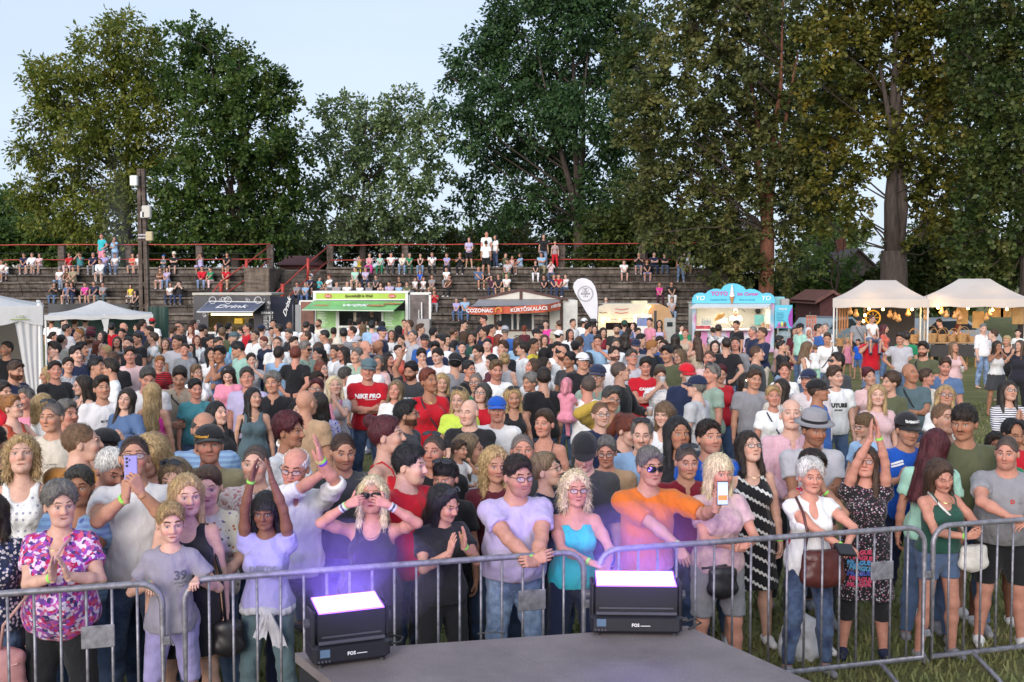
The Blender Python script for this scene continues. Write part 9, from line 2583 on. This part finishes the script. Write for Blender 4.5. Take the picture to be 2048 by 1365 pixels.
def smoke():
 p0 = at(205,520,63)
 f = Field((-3.6,-1.4,-1),(3.6,1.4,10.5),.25)
 for x, z, r_ in ((-.2,0,.8),(.2,1.5,1.2),(.9,3.0,1.6),(.4,4.8,1.8)): f.add(ell((x, 0, z),(r_, r_ * .6, r_ * 1.2)),1.2)
 m = bpy.data.materials.new('smoke'); m.use_nodes = True; nt = m.node_tree; nt.nodes.remove(nt.nodes['Principled BSDF'])
 v = nt.nodes.new('ShaderNodeVolumePrincipled'); v.inputs['Color'].default_value = (.86,.92,.99,1); gx = sep(nt, texco(nt, 'Generated')); a = N(nt, 'ShaderNodeMath', operation='SUBTRACT'); nt.links.new(gx[0], a.inputs[0]); a.inputs[1].default_value = .56
 q = N(nt, 'ShaderNodeMath', operation='ABSOLUTE'); nt.links.new(a.outputs[0], q.inputs[0]); h = N(nt, 'ShaderNodeMath', operation='MULTIPLY_ADD'); nt.links.new(q.outputs[0], h.inputs[0]); h.inputs[1].default_value = -.16; h.inputs[2].default_value = .042
 g = N(nt, 'ShaderNodeMath', operation='MULTIPLY_ADD'); nt.links.new(gx[2], g.inputs[0]); g.inputs[1].default_value = -.040; nt.links.new(h.outputs[0], g.inputs[2]); k = N(nt, 'ShaderNodeMath', operation='MAXIMUM'); nt.links.new(g.outputs[0], k.inputs[0]); k.inputs[1].default_value = 0
 nt.links.new(k.outputs[0], v.inputs['Density'])
 nt.links.new(v.outputs[0], nt.nodes['Material Output'].inputs['Volume'])
 o = link('smoke', mesh_np('smoke', *f.mesh()), None, p0, m); set_props(o, 'thin bluish cooking smoke rising before the walnut tree', 'smoke', None, 'stuff')
smoke()
SMALL_KEYS = """286,639 732,680 1074,657 1206,655 1440,728 1987,660 1472,617 470,663 1159,673 1292,695 1010,651 1232,677 1430,681 211,690 299,652 422,695 1010,668 627,666 929,664 1087,695 157,658 631,743 840,648 804,670 963,662 764,643 1301,680 501,680 716,671 1090,714 1092,640 1280,667 867,655 1082,649 597,797 969,630 1617,655 257,688 1049,651 744,618 638,638 891,668 149,636 587,674 1395,662 1067,677 667,655 2036,658 926,640 675,677 1319,640 107,664 1651,646 1249,640 727,648 245,657 422,671 798,651 388,640 458,646 127,636 1234,648 1317,656 1168,636 344,655 797,690 202,663 705,652 719,636 1000,642 1319,672 1351,671 546,639 1175,646 1916,646 170,633 247,645 436,646 1327,680 543,655 382,688 818,640 1267,645 382,651 968,654 1189,650 1426,655 623,648 483,654 701,639 983,649 1357,690 275,647 1187,639 182,655 1257,656 2044,842 1363,650 471,682 1276,656 808,639 1108,668 510,622 160,706 846,678 408,654 223,655 1727,776 755,661 771,665 290,703 340,696 455,710 474,716 448,760"""
# ------------------------------------------------------------------ the smallest, most hidden people become one crowd
SMALL = set(SMALL_KEYS.split())
CROWD_STUFF = [d for d in PEOPLE if f"{d['x']:.0f},{d['y']:.0f}" in SMALL or (d['sit'] and d['dist'] > 55 and ('sx' in d['ex'] or d['y'] >= 545))]
def merge_crowd():
 V, Fq, C, n = [],[],[],0
 for d in CROWD_STUFF:
  root = d['root']; kids = list(root.children); kids += [c for k in kids for c in k.children]
  M = np.array(Matrix.LocRotScale(root.location, root.rotation_euler, root.scale))
  for o in [root] + kids:
   me = o.data; v = np.empty(len(me.vertices) * 3, np.float32); me.vertices.foreach_get('co', v); v = v.reshape(-1,3)
   q = np.empty(len(me.loops), np.int32); me.loops.foreach_get('vertex_index', q)
   if len(me.loops) != 4 * len(me.polygons): continue
   V.append(v @ M[:3, :3].T + M[:3,3]); Fq.append(q.reshape(-1,4) + n); n += len(v)
   c = np.empty((len(v),4), np.float32); c[:] = tuple(o.color)
   if 'paint' in me.color_attributes:
    p = np.empty(len(v) * 4, np.float32); me.color_attributes['paint'].data.foreach_get('color', p); p = p.reshape(-1,4)
    c[:, :3] = c[:, :3] * p[:, :3] * (1 - p[:, 3:]) + p[:, :3] * p[:, 3:]
   C.append(c)
  for o in kids + [root]: bpy.data.objects.remove(o)
  PEOPLE.remove(d)
 me = body_data('distant_crowd', np.concatenate(V), np.concatenate(Fq), np.concatenate(C))
 m, nt, b = newmat('crowd_colours')
 a = N(nt, 'ShaderNodeAttribute', attribute_name='paint'); nt.links.new(a.outputs['Color'], b.inputs['Base Color']); b.inputs['Roughness'].default_value = .85
 o = link('distant_crowd', me, None, None, m)
 set_props(o, 'farthest small figures of the crowd near the stalls and low on the terrace', 'crowd', None, 'stuff')
if CROWD_STUFF: merge_crowd()
def title(c): return CW.get(c, c)
def describe(d):
 hair = HK[d['hair']].format(HW[d['hc']]) if d['hair'] != 'bald' else 'bald head'
 cap = next((e for e in d['ex'] if e.split('.')[0] in ('cap', 'capb', 'hat', 'sunhat')), None)
 if cap:
  k, c = cap.split('.')[:2]; hair = {'cap': '{} cap', 'capb': 'backward {} cap', 'hat': '{} brimmed hat', 'sunhat': '{} sun hat'}[k].format(title(c))
 tn = TW.get(d['top'], d['top'])
 pat = PATW.get(d['pat'], ''); col = title(d['tc'])
 if pat and d['pat'] in ('floral', 'darkfloral', 'navyfloral', 'bstripe'): top = f'{pat} {tn}'
 elif pat: top = f'{col} {pat} {tn}'
 else: top = f'{col} {tn}'
 act = PW.get(d['pose'], '')
 act = {'clapr': 'clapping at the barrier', 'rest': 'resting arms on the rail', 'phonef': 'filming with a lilac phone', 'railkid': 'gripping the barrier with both hands', 'cupb': 'holding a dark cup', 'prayup': 'with palms joined overhead', 'clapside': 'clapping beside the head',
     'heart': 'making a heart with both hands', 'clapface': 'clapping before the face', 'claspf': 'leaning clasped hands on the rail', 'restf': 'resting forearms on the rail', 'phoneout': 'holding a phone out to the side', 'claspg': 'with joined hands at the rail', 'restw': 'resting a wallet on the rail',
     'clapupf': 'clapping high overhead', 'fist': 'with closed fists at the chest', 'clasph': 'looking down at joined hands', 'restr': 'leaning folded arms on the rail', 'chinr': 'raising a hand', 'shoulderkid': 'carrying a child on the shoulders'}.get(d['pose'], act)
 gl = ', glasses' if 'glasses' in d['ex'] and d['lod'] < 2 else (', sunglasses' if 'shades' in d['ex'] else (', sunglasses pushed up' if 'up' in d['ex'] else ''))
 kid = 'small ' if d['sex'] == 'c' else ''
 sit = ' sitting' if d['sit'] else ''
 return kid, hair, top, act, gl, sit
def turned_word(d):
 y = (d['yaw'] + 180) % 360 - 180
 return 'seen from behind' if abs(y) > 125 else ('in profile' if abs(y) > 50 else '')
ORD = ['', 'first', 'second', 'third', 'fourth', 'fifth', 'sixth', 'seventh', 'eighth', 'ninth', 'tenth', 'eleventh', 'twelfth']
def zone(d):
 x, y = d['x'], d['y']
 if d['sit'] or d['root'].location.z > .5: return 'on the terrace behind ' + ('the small canopy' if x < 320 else 'the black drinks trailer' if x < 600 else 'the green trailer' if x < 905 else 'the pastry cabin' if x < 1160 else 'the cream caravan')
 if d['dist'] > 21:
  return ('under the small canopy' if x < 300 else 'by the black drinks trailer' if x < 590 else 'by the green trailer' if x < 860 else 'by the pastry cabin' if x < 1130 else 'by the cream caravan' if x < 1390 else 'by the ice cream kiosk' if x < 1600 else 'by the craft tents')
 if d['dist'] > 13: return 'midway in the crowd before ' + ('the small canopy' if x < 300 else 'the drinks trailer' if x < 590 else 'the green trailer' if x < 860 else 'the pastry cabin' if x < 1130 else 'the caravan' if x < 1390 else 'the ice cream kiosk' if x < 1600 else 'the craft tents')
 return 'in the front rows'
def label_people():
 trait = []
 for d in PEOPLE:
  kid, hair, top, act, gl, sit = describe(d)
  trait.append((d, f'{kid}person with {hair} in {top}' + gl.replace(', ', ' and ') , act, sit, turned_word(d)))
 stages = [lambda t: t[1] + t[3], lambda t: t[1] + t[3] + (' ' + t[2] if t[2] else ''), lambda t: t[1] + t[3] + (' ' + t[2] if t[2] else '') + (' ' + t[4] if t[4] else ''),
     lambda t: t[1] + t[3] + (' ' + t[2] if t[2] else '') + ' ' + zone(t[0])]
 lab = {}
 for i, t in enumerate(trait):
  lab[i] = t[0]['label'] or (stages[1](t) if t[2] else stages[0](t))
 for st in (2,3):
  cnt = {}
  for i in lab: cnt.setdefault(lab[i].lower(),[]).append(i)
  for k, v in cnt.items():
   if len(v) > 1:
    for i in v: lab[i] = trait[i][0]['label'] or stages[st](trait[i])
 cnt = {}
 for i in lab: cnt.setdefault(lab[i].lower(),[]).append(i)
 for k, v in cnt.items():
  if len(v) > 1:
   v.sort(key=lambda i: trait[i][0]['x'])
   words_ = ['left', 'right'] if len(v) == 2 else ['left', 'middle', 'right'] if len(v) == 3 else [ORD[j + 1] + ' from left' for j in range(len(v))]
   for i, w in zip(v, words_):
    lab[i] = ('the ' + w + ' ' if len(v) < 4 else w + ', ') + lab[i]
 for i, t in enumerate(trait):
  s = lab[i].replace(' with bald head', ', bald,')
  for cut in (' and sunglasses pushed up', ' and sunglasses', ' and glasses', ' in the crowd', ' shoulder-length', ' fringed', ' platinum', ' before the small canopy', ' small', ' sitting', ' leaning on the knees'):
   if len(s.split()) > 15: s = s.replace(cut, '')
  t[0]['root']['label'] = s
label_people()
